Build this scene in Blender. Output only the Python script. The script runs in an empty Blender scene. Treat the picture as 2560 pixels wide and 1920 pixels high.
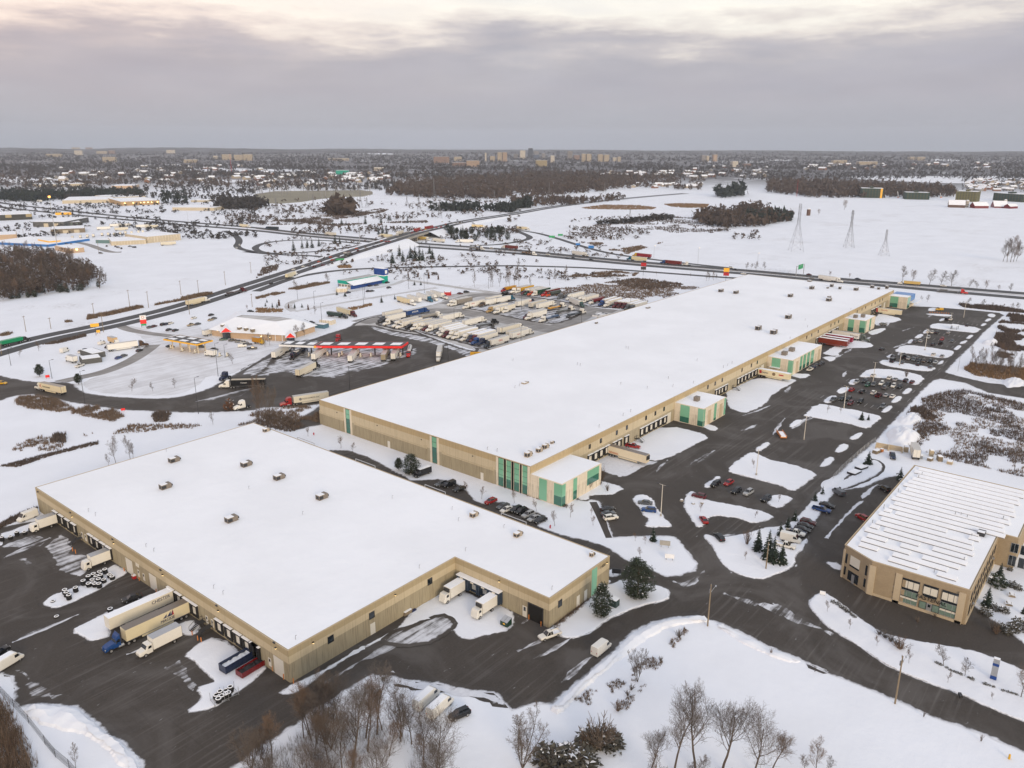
import bpy, math, random
import numpy as np
from mathutils import Vector, Matrix, noise, geometry
R = math.radians
sc = bpy.context.scene
random.seed(7)
CAM_H, FPX, PITCH, YAW, ROLL = 112.0, 1992.39, 0.2949, 0.6864, 0.0027
fw = Vector((math.cos(PITCH)*math.cos(YAW), math.cos(PITCH)*math.sin(YAW), -math.sin(PITCH)))
rt = Vector((math.sin(YAW), -math.cos(YAW), 0)); up = rt.cross(fw)
c_, s_ = math.cos(ROLL), math.sin(ROLL)
rt2, up2 = c_*rt+s_*up, -s_*rt+c_*up
cd = bpy.data.cameras.new('camera'); cam = bpy.data.objects.new('camera', cd)
sc.collection.objects.link(cam)
cam.matrix_world = Matrix(((rt2.x, up2.x, -fw.x, 0), (rt2.y, up2.y, -fw.y, 0), (rt2.z, up2.z, -fw.z, CAM_H), (0, 0, 0, 1)))
cd.sensor_width = 36; cd.lens = FPX/2560*36; cd.clip_start = 1; cd.clip_end = 60000
sc.camera = cam
HAZE = 6e-5
SUN_EL, SUN_AZ = R(16), R(-121)            # low winter sun behind a veil of cloud, behind the camera
sd = bpy.data.lights.new('sun', 'SUN'); sd.energy = 2.0; sd.angle = R(22); sd.color = (1.0, .79, .54)
sun = bpy.data.objects.new('sun', sd); sc.collection.objects.link(sun)
sv = Vector((math.cos(SUN_EL)*math.cos(SUN_AZ), math.cos(SUN_EL)*math.sin(SUN_AZ), math.sin(SUN_EL)))
sun.rotation_euler = sv.to_track_quat('Z', 'Y').to_euler(); sun.location = (0, 0, 300)
W = bpy.data.worlds.new('World'); sc.world = W; W.use_nodes = True
nt = W.node_tree; N = nt.nodes; LK = nt.links
bg = N['Background']; bg.inputs[1].default_value = 1.0
sky = N.new('ShaderNodeTexSky'); sky.sky_type = 'NISHITA'; sky.sun_disc = False
sky.sun_elevation = SUN_EL; sky.sun_rotation = R(90)-SUN_AZ
def wn(t, **k):
    n = N.new(t)
    for a, b in k.items(): setattr(n, a, b)
    return n
tc = wn('ShaderNodeTexCoord'); sep = wn('ShaderNodeSeparateXYZ'); LK.new(tc.outputs['Generated'], sep.inputs[0])
mp = wn('ShaderNodeMapping'); mp.inputs['Scale'].default_value = (2.6, 2.6, 13); LK.new(tc.outputs['Generated'], mp.inputs[0])
n1 = wn('ShaderNodeTexNoise'); n1.inputs['Scale'].default_value = 2.1; n1.inputs['Detail'].default_value = 7; n1.inputs['Roughness'].default_value = .58
LK.new(mp.outputs[0], n1.inputs['Vector'])
def wm(op, a, b):
    m = wn('ShaderNodeMath', operation=op)
    for i, x in enumerate((a, b)):
        if isinstance(x, (int, float)): m.inputs[i].default_value = x
        else: LK.new(x, m.inputs[i])
    return m.outputs[0]
def wramp(fac, stops):
    r = wn('ShaderNodeValToRGB'); e = r.color_ramp.elements
    e[0].position = 0; e[0].color = (*stops[0][1], 1); e[-1].position = 1; e[-1].color = (*stops[-1][1], 1)
    for p, c in stops[1:-1]: e.new(p).color = (*c, 1)
    LK.new(fac, r.inputs[0]); return r.outputs[0]
el = wm('ADD', sep.outputs[2], wm('MULTIPLY', wm('SUBTRACT', n1.outputs[0], .5), wm('MINIMUM', wm('MULTIPLY', wm('MAXIMUM', sep.outputs[2], 0.), 1.6), .13)))
deck = wramp(wm('MULTIPLY', el, 2.0), [(0, (.37, .40, .47)), (.05, (.415, .42, .485)), (.12, (.435, .415, .475)), (.18, (.46, .435, .48)), (.215, (.56, .515, .53)),
    (.242, (.80, .73, .68)), (.275, (1.0, .945, .85)), (.50, (.82, .835, .87)), (1, (.72, .785, .89))])
dotl = wn('ShaderNodeVectorMath', operation='DOT_PRODUCT'); LK.new(tc.outputs['Generated'], dotl.inputs[0])
dotl.inputs[1].default_value = (-rt.x, -rt.y, 0)
pk = wm('MULTIPLY', wm('MAXIMUM', dotl.outputs['Value'], 0.), wm('MINIMUM', wm('MULTIPLY', wm('MAXIMUM', sep.outputs[2], 0.), 9.), 1.))
mixp = wn('ShaderNodeMixRGB', blend_type='MULTIPLY'); LK.new(pk, mixp.inputs[0]); LK.new(deck, mixp.inputs[1]); mixp.inputs[2].default_value = (1.26, 1.0, .90, 1)
n2 = wn('ShaderNodeTexNoise'); n2.inputs['Scale'].default_value = 3.4; n2.inputs['Detail'].default_value = 6; LK.new(mp.outputs[0], n2.inputs['Vector'])
mot = wramp(n2.outputs[0], [(0, (.90, .89, .91)), (.35, (.93, .925, .94)), (.65, (1.05, 1.045, 1.04)), (1, (1.08, 1.07, 1.06))])
mixm = wn('ShaderNodeMixRGB', blend_type='MULTIPLY'); LK.new(wm('MINIMUM', wm('MULTIPLY', wm('MAXIMUM', sep.outputs[2], 0.), 12.), 1.), mixm.inputs[0]); LK.new(mixp.outputs[0], mixm.inputs[1]); LK.new(mot, mixm.inputs[2])
skym = wn('ShaderNodeMixRGB', blend_type='MULTIPLY'); skym.inputs[0].default_value = 1; LK.new(sky.outputs[0], skym.inputs[1]); skym.inputs[2].default_value = (.07, .07, .07, 1)
mixs = wn('ShaderNodeMixRGB'); mixs.inputs[0].default_value = .12; LK.new(mixm.outputs[0], mixs.inputs[1]); LK.new(skym.outputs[0], mixs.inputs[2])
LK.new(mixs.outputs[0], bg.inputs[0])
sc.view_settings.view_transform = 'Standard'; sc.view_settings.look = 'None'; sc.view_settings.exposure = 0.2; sc.view_settings.gamma = 1
sc.cycles.use_denoising = True; sc.cycles.denoising_prefilter = 'ACCURATE'; sc.cycles.use_adaptive_sampling = False
sc.cycles.max_bounces = 5; sc.cycles.diffuse_bounces = 3; sc.cycles.glossy_bounces = 2; sc.cycles.transmission_bounces = 2; sc.cycles.volume_bounces = 0
sc.cycles.transparent_max_bounces = 6
K = 640/2212
TL = {'a': (0, 1200, K), 'b': (640, 1200, K), 'c': (1280, 1200, K), 'd': (1920, 1200, K), 'e': (0, 1560, K), 'f': (640, 1560, K), 'g': (1280, 1560, K), 'h': (1920, 1560, K),
      'i': (0, 720, K), 'j': (640, 720, K), 'k': (1280, 720, K), 'l': (1920, 720, K), 'm': (0, 320, K), 'n': (640, 320, K), 'o': (1280, 320, K), 'p': (1920, 320, K),
      'q': (920, 700, 320/2212), 'r': (1200, 700, 440/2212), 's': (0, 480, 480/2212), 'u': (820, 540, 480/2212), 'v': (820, 670, 200/2212), 'w': (1540, 620, 300/2212),
      'x': (2200, 1180, 360/2212), 'y': (1080, 340, 480/2212), 'z': (520, 740, 400/2212), 'A': (200, 760, 220/2212), 'B': (1860, 840, 240/2212), 'C': (540, 920, 300/2212),
      'D': (2230, 1440, 200/2212), 'S': (0, 0, 1)}
def ray(t, x, y):
    o = TL[t]; X, Y = o[0]+x*o[2], o[1]+y*o[2]
    return fw + rt2*((X-1280)/FPX) + up2*((960-Y)/FPX)
def at(t, x, y, z=0):                       # the point at height z seen at that place of the photograph
    d = ray(t, x, y)
    if d.z > -.0095: d.z = -.0095
    k = (z-CAM_H)/d.z; return Vector((d.x*k, d.y*k, z))
def onX(t, x, y, X): d = ray(t, x, y); k = X/d.x; return Vector((X, d.y*k, CAM_H+d.z*k))
def onY(t, x, y, Y): d = ray(t, x, y); k = Y/d.y; return Vector((d.x*k, Y, CAM_H+d.z*k))
def rise(t, bx, by, ty):                    # height of an upright thing from its foot and the row of its top
    b = at(t, bx, by); d = ray(t, bx, ty); m = ray(t, bx, by)
    lo, hi = 0., 250.; o = TL[t]; Y = o[1]+ty*o[2]
    for _ in range(40):
        h = (lo+hi)/2; q = Vector((b.x, b.y, h-CAM_H)); yy = 960-FPX*q.dot(up2)/q.dot(fw)
        if yy > Y: lo = h
        else: hi = h
    return lo
def PL(s, z=0):                             # "a 10,20 30,40 | c 5,6 | W 100,200" -> points ("W": metres)
    out = []; t = None
    for w in s.replace('|', ' ').split():
        if ',' not in w: t = w; continue
        x, y = map(float, w.split(','))
        out.append(Vector((x, y, z)) if t == 'W' else at(t, x, y, z))
    return out
MATS = {}
def col(h):
    return tuple((int(h[i:i+2], 16)/255)**2.2 for i in (0, 2, 4))
class NT:
    def __init__(s, name, rough=.6, metal=0., spec=.4):
        s.m = bpy.data.materials.new(name); s.m.use_nodes = True; s.t = s.m.node_tree
        s.b = s.t.nodes['Principled BSDF']; s.b.inputs['Roughness'].default_value = rough
        s.b.inputs['Metallic'].default_value = metal; s.b.inputs['Specular IOR Level'].default_value = spec
        g = s.n('ShaderNodeNewGeometry'); s.pos = g.outputs['Position']
    def n(s, t, **k):
        x = s.t.nodes.new(t)
        for a, b in k.items(): setattr(x, a, b)
        return x
    def put(s, i, v):
        if hasattr(v, 'is_output') or hasattr(v, 'links'): s.t.links.new(v, i)
        else: i.default_value = v
    def noise(s, scale, detail=4, rough=.55, vec=None, dist=0.):
        x = s.n('ShaderNodeTexNoise'); x.inputs['Scale'].default_value = scale; x.inputs['Detail'].default_value = detail
        x.inputs['Roughness'].default_value = rough; x.inputs['Distortion'].default_value = dist
        s.t.links.new(vec or s.pos, x.inputs['Vector']); return x.outputs[0]
    def map(s, scale, rot=0., vec=None):
        x = s.n('ShaderNodeMapping'); x.inputs['Scale'].default_value = scale; x.inputs['Rotation'].default_value = (0, 0, rot)
        s.t.links.new(vec or s.pos, x.inputs[0]); return x.outputs[0]
    def math(s, op, a, b=0., clamp=False):
        x = s.n('ShaderNodeMath', operation=op); x.use_clamp = clamp; s.put(x.inputs[0], a); s.put(x.inputs[1], b); return x.outputs[0]
    def step(s, v, lo, hi):
        x = s.n('ShaderNodeMapRange'); x.interpolation_type = 'SMOOTHSTEP'; s.put(x.inputs[0], v); x.inputs[1].default_value = lo; x.inputs[2].default_value = hi; return x.outputs[0]
    def mix(s, f, a, b, mode='MIX'):
        x = s.n('ShaderNodeMixRGB', blend_type=mode); s.put(x.inputs[0], f)
        s.put(x.inputs[1], (*a, 1) if isinstance(a, tuple) else a); s.put(x.inputs[2], (*b, 1) if isinstance(b, tuple) else b); return x.outputs[0]
    def obj(s): return s.n('ShaderNodeTexCoord').outputs['Object']
    def bump(s, h, strength=.3, dist=.1):
        x = s.n('ShaderNodeBump'); x.inputs['Strength'].default_value = strength; x.inputs['Distance'].default_value = dist
        s.t.links.new(h, x.inputs['Height']); s.t.links.new(x.outputs[0], s.b.inputs['Normal'])
    def done(s, c):
        s.put(s.b.inputs['Base Color'], (*c, 1) if isinstance(c, tuple) else c); return s.m
SNOW = (.80, .825, .87)
def flat(name, c, rough=.6, var=.12, scale=.8, metal=0., spec=.4, det=4):
    if name in MATS: return MATS[name]
    t = NT(name, rough, metal, spec); a = tuple(x*(1-var) for x in c); b = tuple(min(1, x*(1+var)) for x in c)
    MATS[name] = t.done(t.mix(t.noise(scale, det), a, b)); return MATS[name]
def snow_mat(name, base=SNOW, far=False):
    t = NT(name, .62, 0, .25)
    v = t.noise(.035, 6, .6); f = t.noise(.9, 5, .6)
    c = t.mix(t.step(v, .3, .7), tuple(x*.93 for x in base), base)
    c = t.mix(t.math('MULTIPLY', t.step(f, .45, .8), .10), c, (.66, .69, .76))
    if far:
        ln = t.n('ShaderNodeVectorMath', operation='LENGTH'); t.t.links.new(t.pos, ln.inputs[0]); d = ln.outputs['Value']
        g = t.step(t.noise(.012, 7, .62), .56, .66); gf = t.step(t.noise(.35, 4, .7), .45, .62)
        c = t.mix(t.math('MULTIPLY', t.math('MULTIPLY', g, gf), t.math('MULTIPLY', t.step(d, 330., 520.), .34)), c, (.20, .15, .11))
        b = t.step(t.noise(.006, 8, .68), .31, .44)
        c = t.mix(t.math('MULTIPLY', b, t.math('MULTIPLY', t.step(d, 1900., 2900.), .94)), c, (.050, .041, .041))
    if name == 'snow_bank':
        a = t.n('ShaderNodeAttribute'); a.attribute_name = 'd'; g = t.step(t.math('ADD', t.noise(1.3, 6, .7), t.math('MULTIPLY', a.outputs['Fac'], .42)), .66, .9)
        c = t.mix(t.math('MULTIPLY', g, .75), c, (.27, .25, .235))
    c2 = c; t.bump(t.math('ADD', t.noise(.25, 6, .6), t.math('MULTIPLY', t.noise(2.5, 4, .6), .15)), .35, .5)
    MATS[name] = t.done(c2); return MATS[name]
def asph_nodes(t):
    c = t.mix(t.noise(.06, 6, .6), (.036, .030, .0245), (.064, .054, .045))
    c = t.mix(t.math('MULTIPLY', t.step(t.noise(2.2, 5, .7), .35, .75), .30), c, (.105, .090, .078))
    c = t.mix(t.math('MULTIPLY', t.step(t.noise(.45, 4, .6), .55, .72), .5), c, (.036, .032, .029))
    c = t.mix(t.math('MULTIPLY', t.step(t.noise(.035, 5, .6, None, 1.5), .46, .66), .55), c, (.115, .105, .097))
    c = t.mix(t.math('MULTIPLY', t.math('MULTIPLY', t.step(t.noise(1., 5, .6, t.map((.03, .9, .2))), .50, .70), t.step(t.noise(.02, 4), .45, .62)), .55), c, (.15, .138, .128))
    c = t.mix(t.math('MULTIPLY', t.math('MULTIPLY', t.step(t.noise(1., 5, .6, t.map((.9, .03, .2), .5)), .56, .74), t.step(t.noise(.025, 4), .5, .6)), .35), c, (.025, .022, .020))
    s = t.step(t.noise(.28, 8, .75, t.map((1, 3.2, 1), .7)), .635, .70)      # thin scraps of trodden snow
    return t.mix(t.math('MULTIPLY', s, .5), c, (.55, .56, .58))
def asphalt(name):
    t = NT(name, .8, 0, .3); c = asph_nodes(t); t.bump(t.noise(3., 5, .7), .15, .04); MATS[name] = t.done(c); return MATS[name]
def dust(name, rot, along=.035, across=.5, lo=.42, hi=.62, top=.9, edge=1.0):
    t = NT(name, .7, 0, .3); a = asph_nodes(t)
    at_ = t.n('ShaderNodeAttribute'); at_.attribute_name = 'e'
    s1 = t.noise(1., 6, .62, t.map((along, across, .2), rot)); s2 = t.noise(.22, 6, .62)
    m = t.math('ADD', t.math('MULTIPLY', s1, .62), t.math('MULTIPLY', s2, .38))
    m = t.math('ADD', m, t.math('MULTIPLY', t.math('SUBTRACT', at_.outputs['Fac'], 1.), .45*edge))
    f = t.math('MULTIPLY', t.step(m, lo, hi), top)
    c = t.mix(f, a, t.mix(t.noise(.8, 5), (.55, .56, .60), (.80, .82, .86)))
    t.bump(t.math('ADD', f, t.noise(1.5, 4)), .25, .15); MATS[name] = t.done(c); return MATS[name]
snow_mat('snow', far=True); snow_mat('snow_bank', (.80, .82, .86)); snow_mat('roof_snow', (.87, .885, .91))
asphalt('asphalt')
t = NT('highway', .8); MATS['highway'] = t.done(t.mix(t.noise(.05, 5), (.050, .050, .052), (.075, .073, .072)))
dust('dust_x', 0.0, .03, .55, .40, .56); dust('dust_y', R(90), .03, .55, .42, .58); dust('dust_d', R(-35), .03, .5, .46, .60, .75)
dust('dust_rim', .6, .3, .45, .30, .52, .95, 1.15); dust('dust_full', 0.0, .04, .4, .28, .46, .96, .8)
def packed(name, lo, hi, rot=0.):
    t = NT(name, .7); s = t.noise(1., 6, .6, t.map((.02, .35, .2), rot)); s2 = t.noise(.09, 6, .6)
    m = t.math('ADD', t.math('MULTIPLY', s, .5), t.math('MULTIPLY', s2, .5))
    MATS[name] = t.done(t.mix(t.step(m, .35, .65), lo, hi)); return MATS[name]
packed('packed', (.36, .345, .325), (.56, .555, .55)); packed('packed_light', (.55, .55, .565), (.74, .755, .79)); packed('packed_y', (.40, .39, .38), (.66, .665, .68))
packed('track', (.18, .168, .155), (.31, .295, .28))
def precast(name, bands):
    t = NT(name, .85, 0, .2); o = t.obj(); sp = t.n('ShaderNodeSeparateXYZ'); t.t.links.new(o, sp.inputs[0])
    z = sp.outputs[2]; u = t.math('ADD', sp.outputs[0], sp.outputs[1])
    cmb = t.n('ShaderNodeCombineXYZ'); t.put(cmb.inputs[0], u); t.put(cmb.inputs[2], t.math('MULTIPLY', z, .06))
    streak = t.noise(2.6, 5, .7, cmb.outputs[0]); big = t.noise(.35, 3, .5, cmb.outputs[0])
    c = bands[0][1]
    for zz, cc in bands[1:]:
        c = t.mix(t.step(z, zz-.03, zz+.03), c, cc)
    c = t.mix(t.math('MULTIPLY', t.step(streak, .40, .72), t.math('ADD', .22, t.math('MULTIPLY', t.math('LESS_THAN', z, 4.7), .38))), c, (.16, .13, .085))
    c = t.mix(t.math('MULTIPLY', t.step(big, .5, .7), .18), c, (.34, .29, .20))
    j = t.math('LESS_THAN', t.math('FRACT', t.math('MULTIPLY', u, 1/3.05)), .02)
    c = t.mix(t.math('MULTIPLY', j, .5), c, (.16, .13, .09))
    t.bump(t.math('FRACT', t.math('MULTIPLY', u, 3.)), .25, .03)
    MATS[name] = t.done(c)
precast('precast_low', [(0, (.36, .31, .21)), (4.75, (.52, .44, .30)), (6.55, (.40, .325, .20))])
precast('precast_high', [(0, (.39, .34, .24)), (5.3, (.56, .48, .335)), (8.35, (.46, .36, .21))])
precast('precast_office', [(0, (.74, .66, .53))])
t = NT('buff_brick', .85, 0, .2); br = t.n('ShaderNodeTexBrick'); br.inputs['Scale'].default_value = 1.6
o = t.obj(); sp = t.n('ShaderNodeSeparateXYZ'); t.t.links.new(o, sp.inputs[0]); cm = t.n('ShaderNodeCombineXYZ'); t.put(cm.inputs[0], t.math('ADD', sp.outputs[0], sp.outputs[1])); t.put(cm.inputs[1], sp.outputs[2])
t.t.links.new(cm.outputs[0], br.inputs['Vector']); br.inputs['Color1'].default_value = (.37, .285, .18, 1); br.inputs['Color2'].default_value = (.32, .245, .155, 1); br.inputs['Mortar'].default_value = (.36, .30, .21, 1)
MATS['buff_brick'] = t.done(t.mix(t.math('MULTIPLY', t.step(t.noise(.7, 4), .4, .7), .3), br.outputs[0], (.26, .20, .13)))
flat('cast_stone', (.50, .41, .28), .8, .10, 1.2); flat('white_door', (.66, .63, .56), .5, .06); flat('dock_rubber', (.012, .012, .013), .7)
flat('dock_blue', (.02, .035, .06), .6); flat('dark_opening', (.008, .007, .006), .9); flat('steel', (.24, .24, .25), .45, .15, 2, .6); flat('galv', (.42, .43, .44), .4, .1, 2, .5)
flat('dark_metal', (.035, .035, .037), .5, .2, 2); flat('unit_beige', (.36, .30, .23), .6, .15, 1.5); flat('unit_grey', (.20, .17, .14), .6, .2, 1.5)
flat('green_spandrel', (.20, .46, .31), .12, .08, .3, 0, .6); flat('green_glass', (.035, .15, .11), .08, .25, .2, 0, .8); flat('dark_glass', (.012, .018, .024), .07, .3, .3, 0, .8)
flat('blue_panel', (.03, .17, .46), .3); flat('teal_panel', (.0, .33, .24), .4); flat('navy_panel', (.012, .055, .24), .35)
flat('blind_white', (.68, .64, .54), .6, .06); flat('glass_grey', (.16, .23, .19), .12, .25, .6, 0, .7)
flat('tyre', (.010, .010, .011), .8); flat('rim', (.42, .42, .42), .35, .1, 3, .5); flat('carglass', (.008, .011, .014), .05, .2, .5, 0, .8)
flat('headlight', (.75, .74, .68), .15); flat('taillight', (.38, .015, .015), .25); flat('chassis', (.018, .018, .019), .6)
flat('concrete', (.34, .32, .28), .85, .15, .8); flat('orange_paint', (.55, .20, .05), .5); flat('yellow_paint', (.62, .36, .03), .45); flat('red_paint', (.42, .018, .02), .4)
flat('wood_pole', (.23, .18, .12), .85, .2, 1.5); flat('pale_pole', (.62, .58, .50), .6); flat('black_print', (.012, .012, .014), .5); flat('red_print', (.45, .03, .03), .5); flat('white_print', (.78, .78, .78), .5)
flat('orange_print', (.50, .14, .05), .5); flat('navy_print', (.02, .03, .09), .5); flat('sign_green', (.02, .30, .10), .5); flat('bark', (.105, .080, .060), .9, .3, 1.5); flat('twigs', (.125, .098, .078), .9, .35, .7); flat('twigs_red', (.16, .105, .07), .9, .3, .7); flat('twigs_grey', (.13, .11, .096), .9, .3, .7)
flat('needles', (.020, .034, .022), .8, .45, 1.2); flat('needles_pine', (.030, .042, .022), .8, .45, 1.2); flat('rust_leaf', (.12, .055, .025), .9, .35, 1.)
flat('weeds', (.17, .120, .082), .95, .4, .3); flat('weeds_dark', (.105, .080, .066), .95, .4, .3); flat('reeds', (.24, .155, .085), .95, .3, .2)
flat('thicket', (.085, .078, .060), .95, .45, .8); flat('stone', (.30, .27, .23), .9, .3, .6); flat('ground_mulch', (.09, .07, .055), .95, .4, .9); flat('solar', (.02, .02, .03), .2)
def em(name, c, s):
    if name in MATS: return MATS[name]
    m = bpy.data.materials.new(name); m.use_nodes = True; b = m.node_tree.nodes['Principled BSDF']
    b.inputs['Base Color'].default_value = (*c, 1); b.inputs['Emission Color'].default_value = (*c, 1); b.inputs['Emission Strength'].default_value = s; MATS[name] = m; return m
em('lamp_warm', (1, .72, .32), 2.2); em('lamp_orange', (1, .45, .10), 2.5); em('tail_lit', (1, .10, .05), 1.0); em('head_lit', (1, .85, .6), 2.0); em('canopy_red', (.75, .015, .012), .06); em('canopy_yellow', (.80, .42, .03), .06)
def mt(x): return MATS[x]
def paint(h):
    n = 'paint_'+h
    if n not in MATS: flat(n, col(h), .32, .05, 1., 0, .5)
    return MATS[n]
class MB:
    def __init__(s): s.v = []; s.f = []; s.m = []; s.cur = 0
    def add(s, vs, fs, m=None):
        b = len(s.v); s.v += [tuple(v) for v in vs]; s.f += [tuple(b+i for i in f) for f in fs]; s.m += [s.cur if m is None else m]*len(fs); return s
    def box(s, x0, y0, z0, x1, y1, z1, m=None):
        return s.add([(x0, y0, z0), (x1, y0, z0), (x1, y1, z0), (x0, y1, z0), (x0, y0, z1), (x1, y0, z1), (x1, y1, z1), (x0, y1, z1)],
                     [(0, 3, 2, 1), (4, 5, 6, 7), (0, 1, 5, 4), (1, 2, 6, 5), (2, 3, 7, 6), (3, 0, 4, 7)], m)
    def prism(s, poly, z0, z1, m=None, mtop=None):
        n = len(poly); a = sum(poly[i][0]*poly[(i+1) % n][1]-poly[(i+1) % n][0]*poly[i][1] for i in range(n))
        if a < 0: poly = poly[::-1]
        vs = [(p[0], p[1], z0) for p in poly]+[(p[0], p[1], z1) for p in poly]
        s.add(vs, [(i, (i+1) % n, n+(i+1) % n, n+i) for i in range(n)], m)
        tr = geometry.tessellate_polygon([[Vector((p[0], p[1], 0)) for p in poly]])
        fs = []
        for q in tr:
            A, B, C = (Vector((poly[i][0], poly[i][1])) for i in q)
            if (B-A).cross(C-A) < 0: q = (q[0], q[2], q[1])
            fs.append(tuple(n+i for i in q))
        return s.add(vs, fs, m if mtop is None else mtop)
    def tube(s, p0, p1, r0, r1=None, n=6, m=None, cap=True):
        r1 = r0 if r1 is None else r1; p0, p1 = Vector(p0), Vector(p1); d = (p1-p0)
        if d.length < 1e-6: return s
        d.normalize(); a = d.orthogonal().normalized(); b = d.cross(a); vs = []
        for p, r in ((p0, r0), (p1, r1)):
            for i in range(n):
                t = 2*math.pi*i/n; vs.append(p+a*(r*math.cos(t))+b*(r*math.sin(t)))
        fs = [(i, (i+1) % n, n+(i+1) % n, n+i) for i in range(n)]
        if cap: fs += [tuple(range(n))[::-1], tuple(range(n, 2*n))]
        return s.add(vs, fs, m)
    def loft(s, rings, m=None, closed=True):
        n = len(rings[0]); vs = [p for r in rings for p in r]; fs = []
        for k in range(len(rings)-1):
            for i in range(n): j = (i+1) % n; fs.append((k*n+i, k*n+j, (k+1)*n+j, (k+1)*n+i))
        fs += [tuple(range(n))[::-1], tuple(range((len(rings)-1)*n, len(rings)*n))]
        return s.add(vs, fs, m)
    def quad(s, a, b, c, d, m=None): return s.add([a, b, c, d], [(0, 1, 2, 3)], m)
    def wheel(s, x, y, r, w, mt_=0, mr=1):      # axle along y, outer face towards sign of y
        g = 1 if y > 0 else -1
        s.tube((x, y-w/2, r), (x, y+w/2, r), r, n=14, m=mt_); s.tube((x, y+g*(w/2), r), (x, y+g*(w/2+.02), r), r*.58, n=10, m=mr); return s
    def mesh(s, name, mats):
        me = bpy.data.meshes.new(name); me.from_pydata(s.v, [], s.f)
        for m in mats: me.materials.append(m)
        me.polygons.foreach_set('material_index', s.m); me.update(); return me
COL = sc.collection
def link(name, data, parent=None):
    o = bpy.data.objects.new(name, data); COL.objects.link(o)
    if parent: o.parent = parent
    return o
def part(name, mb, mats, parent=None, smooth=False, label=None):
    if not isinstance(mats, (list, tuple)): mats = [mats]
    mats = [mt(m) if isinstance(m, str) else m for m in mats]
    me = mb.mesh(name, mats) if isinstance(mb, MB) else mb
    if smooth: me.polygons.foreach_set('use_smooth', [True]*len(me.polygons))
    o = link(name, me, parent)
    if label: o['label'] = label
    return o
def tag(o, label=None, cat=None, group=None, kind=None):
    if label: o['label'] = label
    if cat: o['category'] = cat
    if group: o['group'] = group
    if kind: o['kind'] = kind
    return o
def thing(name, label, cat, loc=(0, 0, 0), rz=0., group=None):
    o = link(name, None); o.empty_display_size = .5; o.location = loc; o.rotation_euler = (0, 0, rz); return tag(o, label, cat, group)
def copy_thing(src, loc, rz=0., scale=None, label=None, group=None):
    o = src.copy(); COL.objects.link(o); o.location = loc; o.rotation_euler = (0, 0, rz)
    if scale is not None: o.scale = scale if isinstance(scale, (tuple, list)) else (scale,)*3
    if label: o['label'] = label
    if group: o['group'] = group
    for ch in src.children:
        c = ch.copy(); COL.objects.link(c); c.parent = o
        for g in ch.children: d = g.copy(); COL.objects.link(d); d.parent = c
    return o
ORD = ['first', 'second', 'third', 'fourth', 'fifth', 'sixth', 'seventh', 'eighth', 'ninth', 'tenth', 'eleventh', 'twelfth', 'thirteenth', 'fourteenth', 'fifteenth',
       'sixteenth', 'seventeenth', 'eighteenth', 'nineteenth', 'twentieth', 'twenty first', 'twenty second', 'twenty third', 'twenty fourth', 'twenty fifth', 'twenty sixth', 'twenty seventh', 'twenty eighth', 'twenty ninth', 'thirtieth', 'thirty first', 'thirty second', 'thirty third']
def text_mesh(txt, size, ext=.02):
    cu = bpy.data.curves.new('lettering', 'FONT'); cu.body = txt; cu.size = size; cu.extrude = ext; cu.align_x = 'CENTER'; cu.align_y = 'CENTER'
    cu.resolution_u = 3
    o = bpy.data.objects.new('lettering', cu); COL.objects.link(o); bpy.context.view_layer.update()
    me = bpy.data.meshes.new_from_object(o.evaluated_get(bpy.context.evaluated_depsgraph_get()))
    bpy.data.objects.remove(o); bpy.data.curves.remove(cu); return me
def lettering(txt, size, loc, along, mat, parent, name='lettering', bold=1.0, slant=0., squash=1.0):
    me = text_mesh(txt, size); me.materials.clear(); me.materials.append(mt(mat) if isinstance(mat, str) else mat)
    a = Vector(along).normalized(); z = Vector((0, 0, 1)); n = a.cross(z)
    M = Matrix(((a.x*squash, z.x+a.x*slant, n.x, loc[0]), (a.y*squash, z.y+a.y*slant, n.y, loc[1]), (0, 1, n.z, loc[2]), (0, 0, 0, 1)))
    me.transform(M); return part(name, me, [], parent)
def chaikin(p, n=2):
    for _ in range(n):
        q = []
        for i in range(len(p)):
            a, b = p[i], p[(i+1) % len(p)]; q += [a*.75+b*.25, a*.25+b*.75]
        p = q
    return p
def outline(pts, rag=.3, seg=.9, rnd=2, seed=0.):
    p = [Vector((q.x, q.y)) for q in pts]
    if rnd: p = chaikin(p, rnd)
    per = sum((p[i]-p[i-1]).length for i in range(len(p))); seg = max(seg, per/700)
    q = []
    for i in range(len(p)):
        a, b = p[i], p[(i+1) % len(p)]; n = max(1, int((b-a).length/seg))
        q += [a.lerp(b, k/n) for k in range(n)]
    area = sum(q[i].x*q[(i+1) % len(q)].y-q[(i+1) % len(q)].x*q[i].y for i in range(len(q)))
    if area < 0: q = q[::-1]
    nr = []
    for i in range(len(q)):
        d = q[(i+1) % len(q)]-q[i-1]; d = d.normalized() if d.length > 1e-6 else Vector((1, 0)); nr.append(Vector((d.y, -d.x)))
    if rag:
        for i in range(len(q)):
            v = Vector((q[i].x*.22, q[i].y*.22, seed)); k = noise.fractal(v, .8, 2.2, 6)+.5*noise.noise(v*9)
            q[i] = q[i]+nr[i]*(rag*k)
    return q, nr
def fill(q, z):
    n = len(q); r = geometry.delaunay_2d_cdt([Vector((p.x, p.y)) for p in q], [], [tuple(range(n))], 1, 1e-4)
    V = [Vector((p.x, p.y, z)) for p in r[0]]; F = []
    for t_ in r[2]:
        A, B, C = V[t_[0]], V[t_[1]], V[t_[2]]
        F.append(tuple(t_) if (B-A).cross(C-A).z > 0 else tuple(t_[::-1]))
    return V, F
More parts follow.
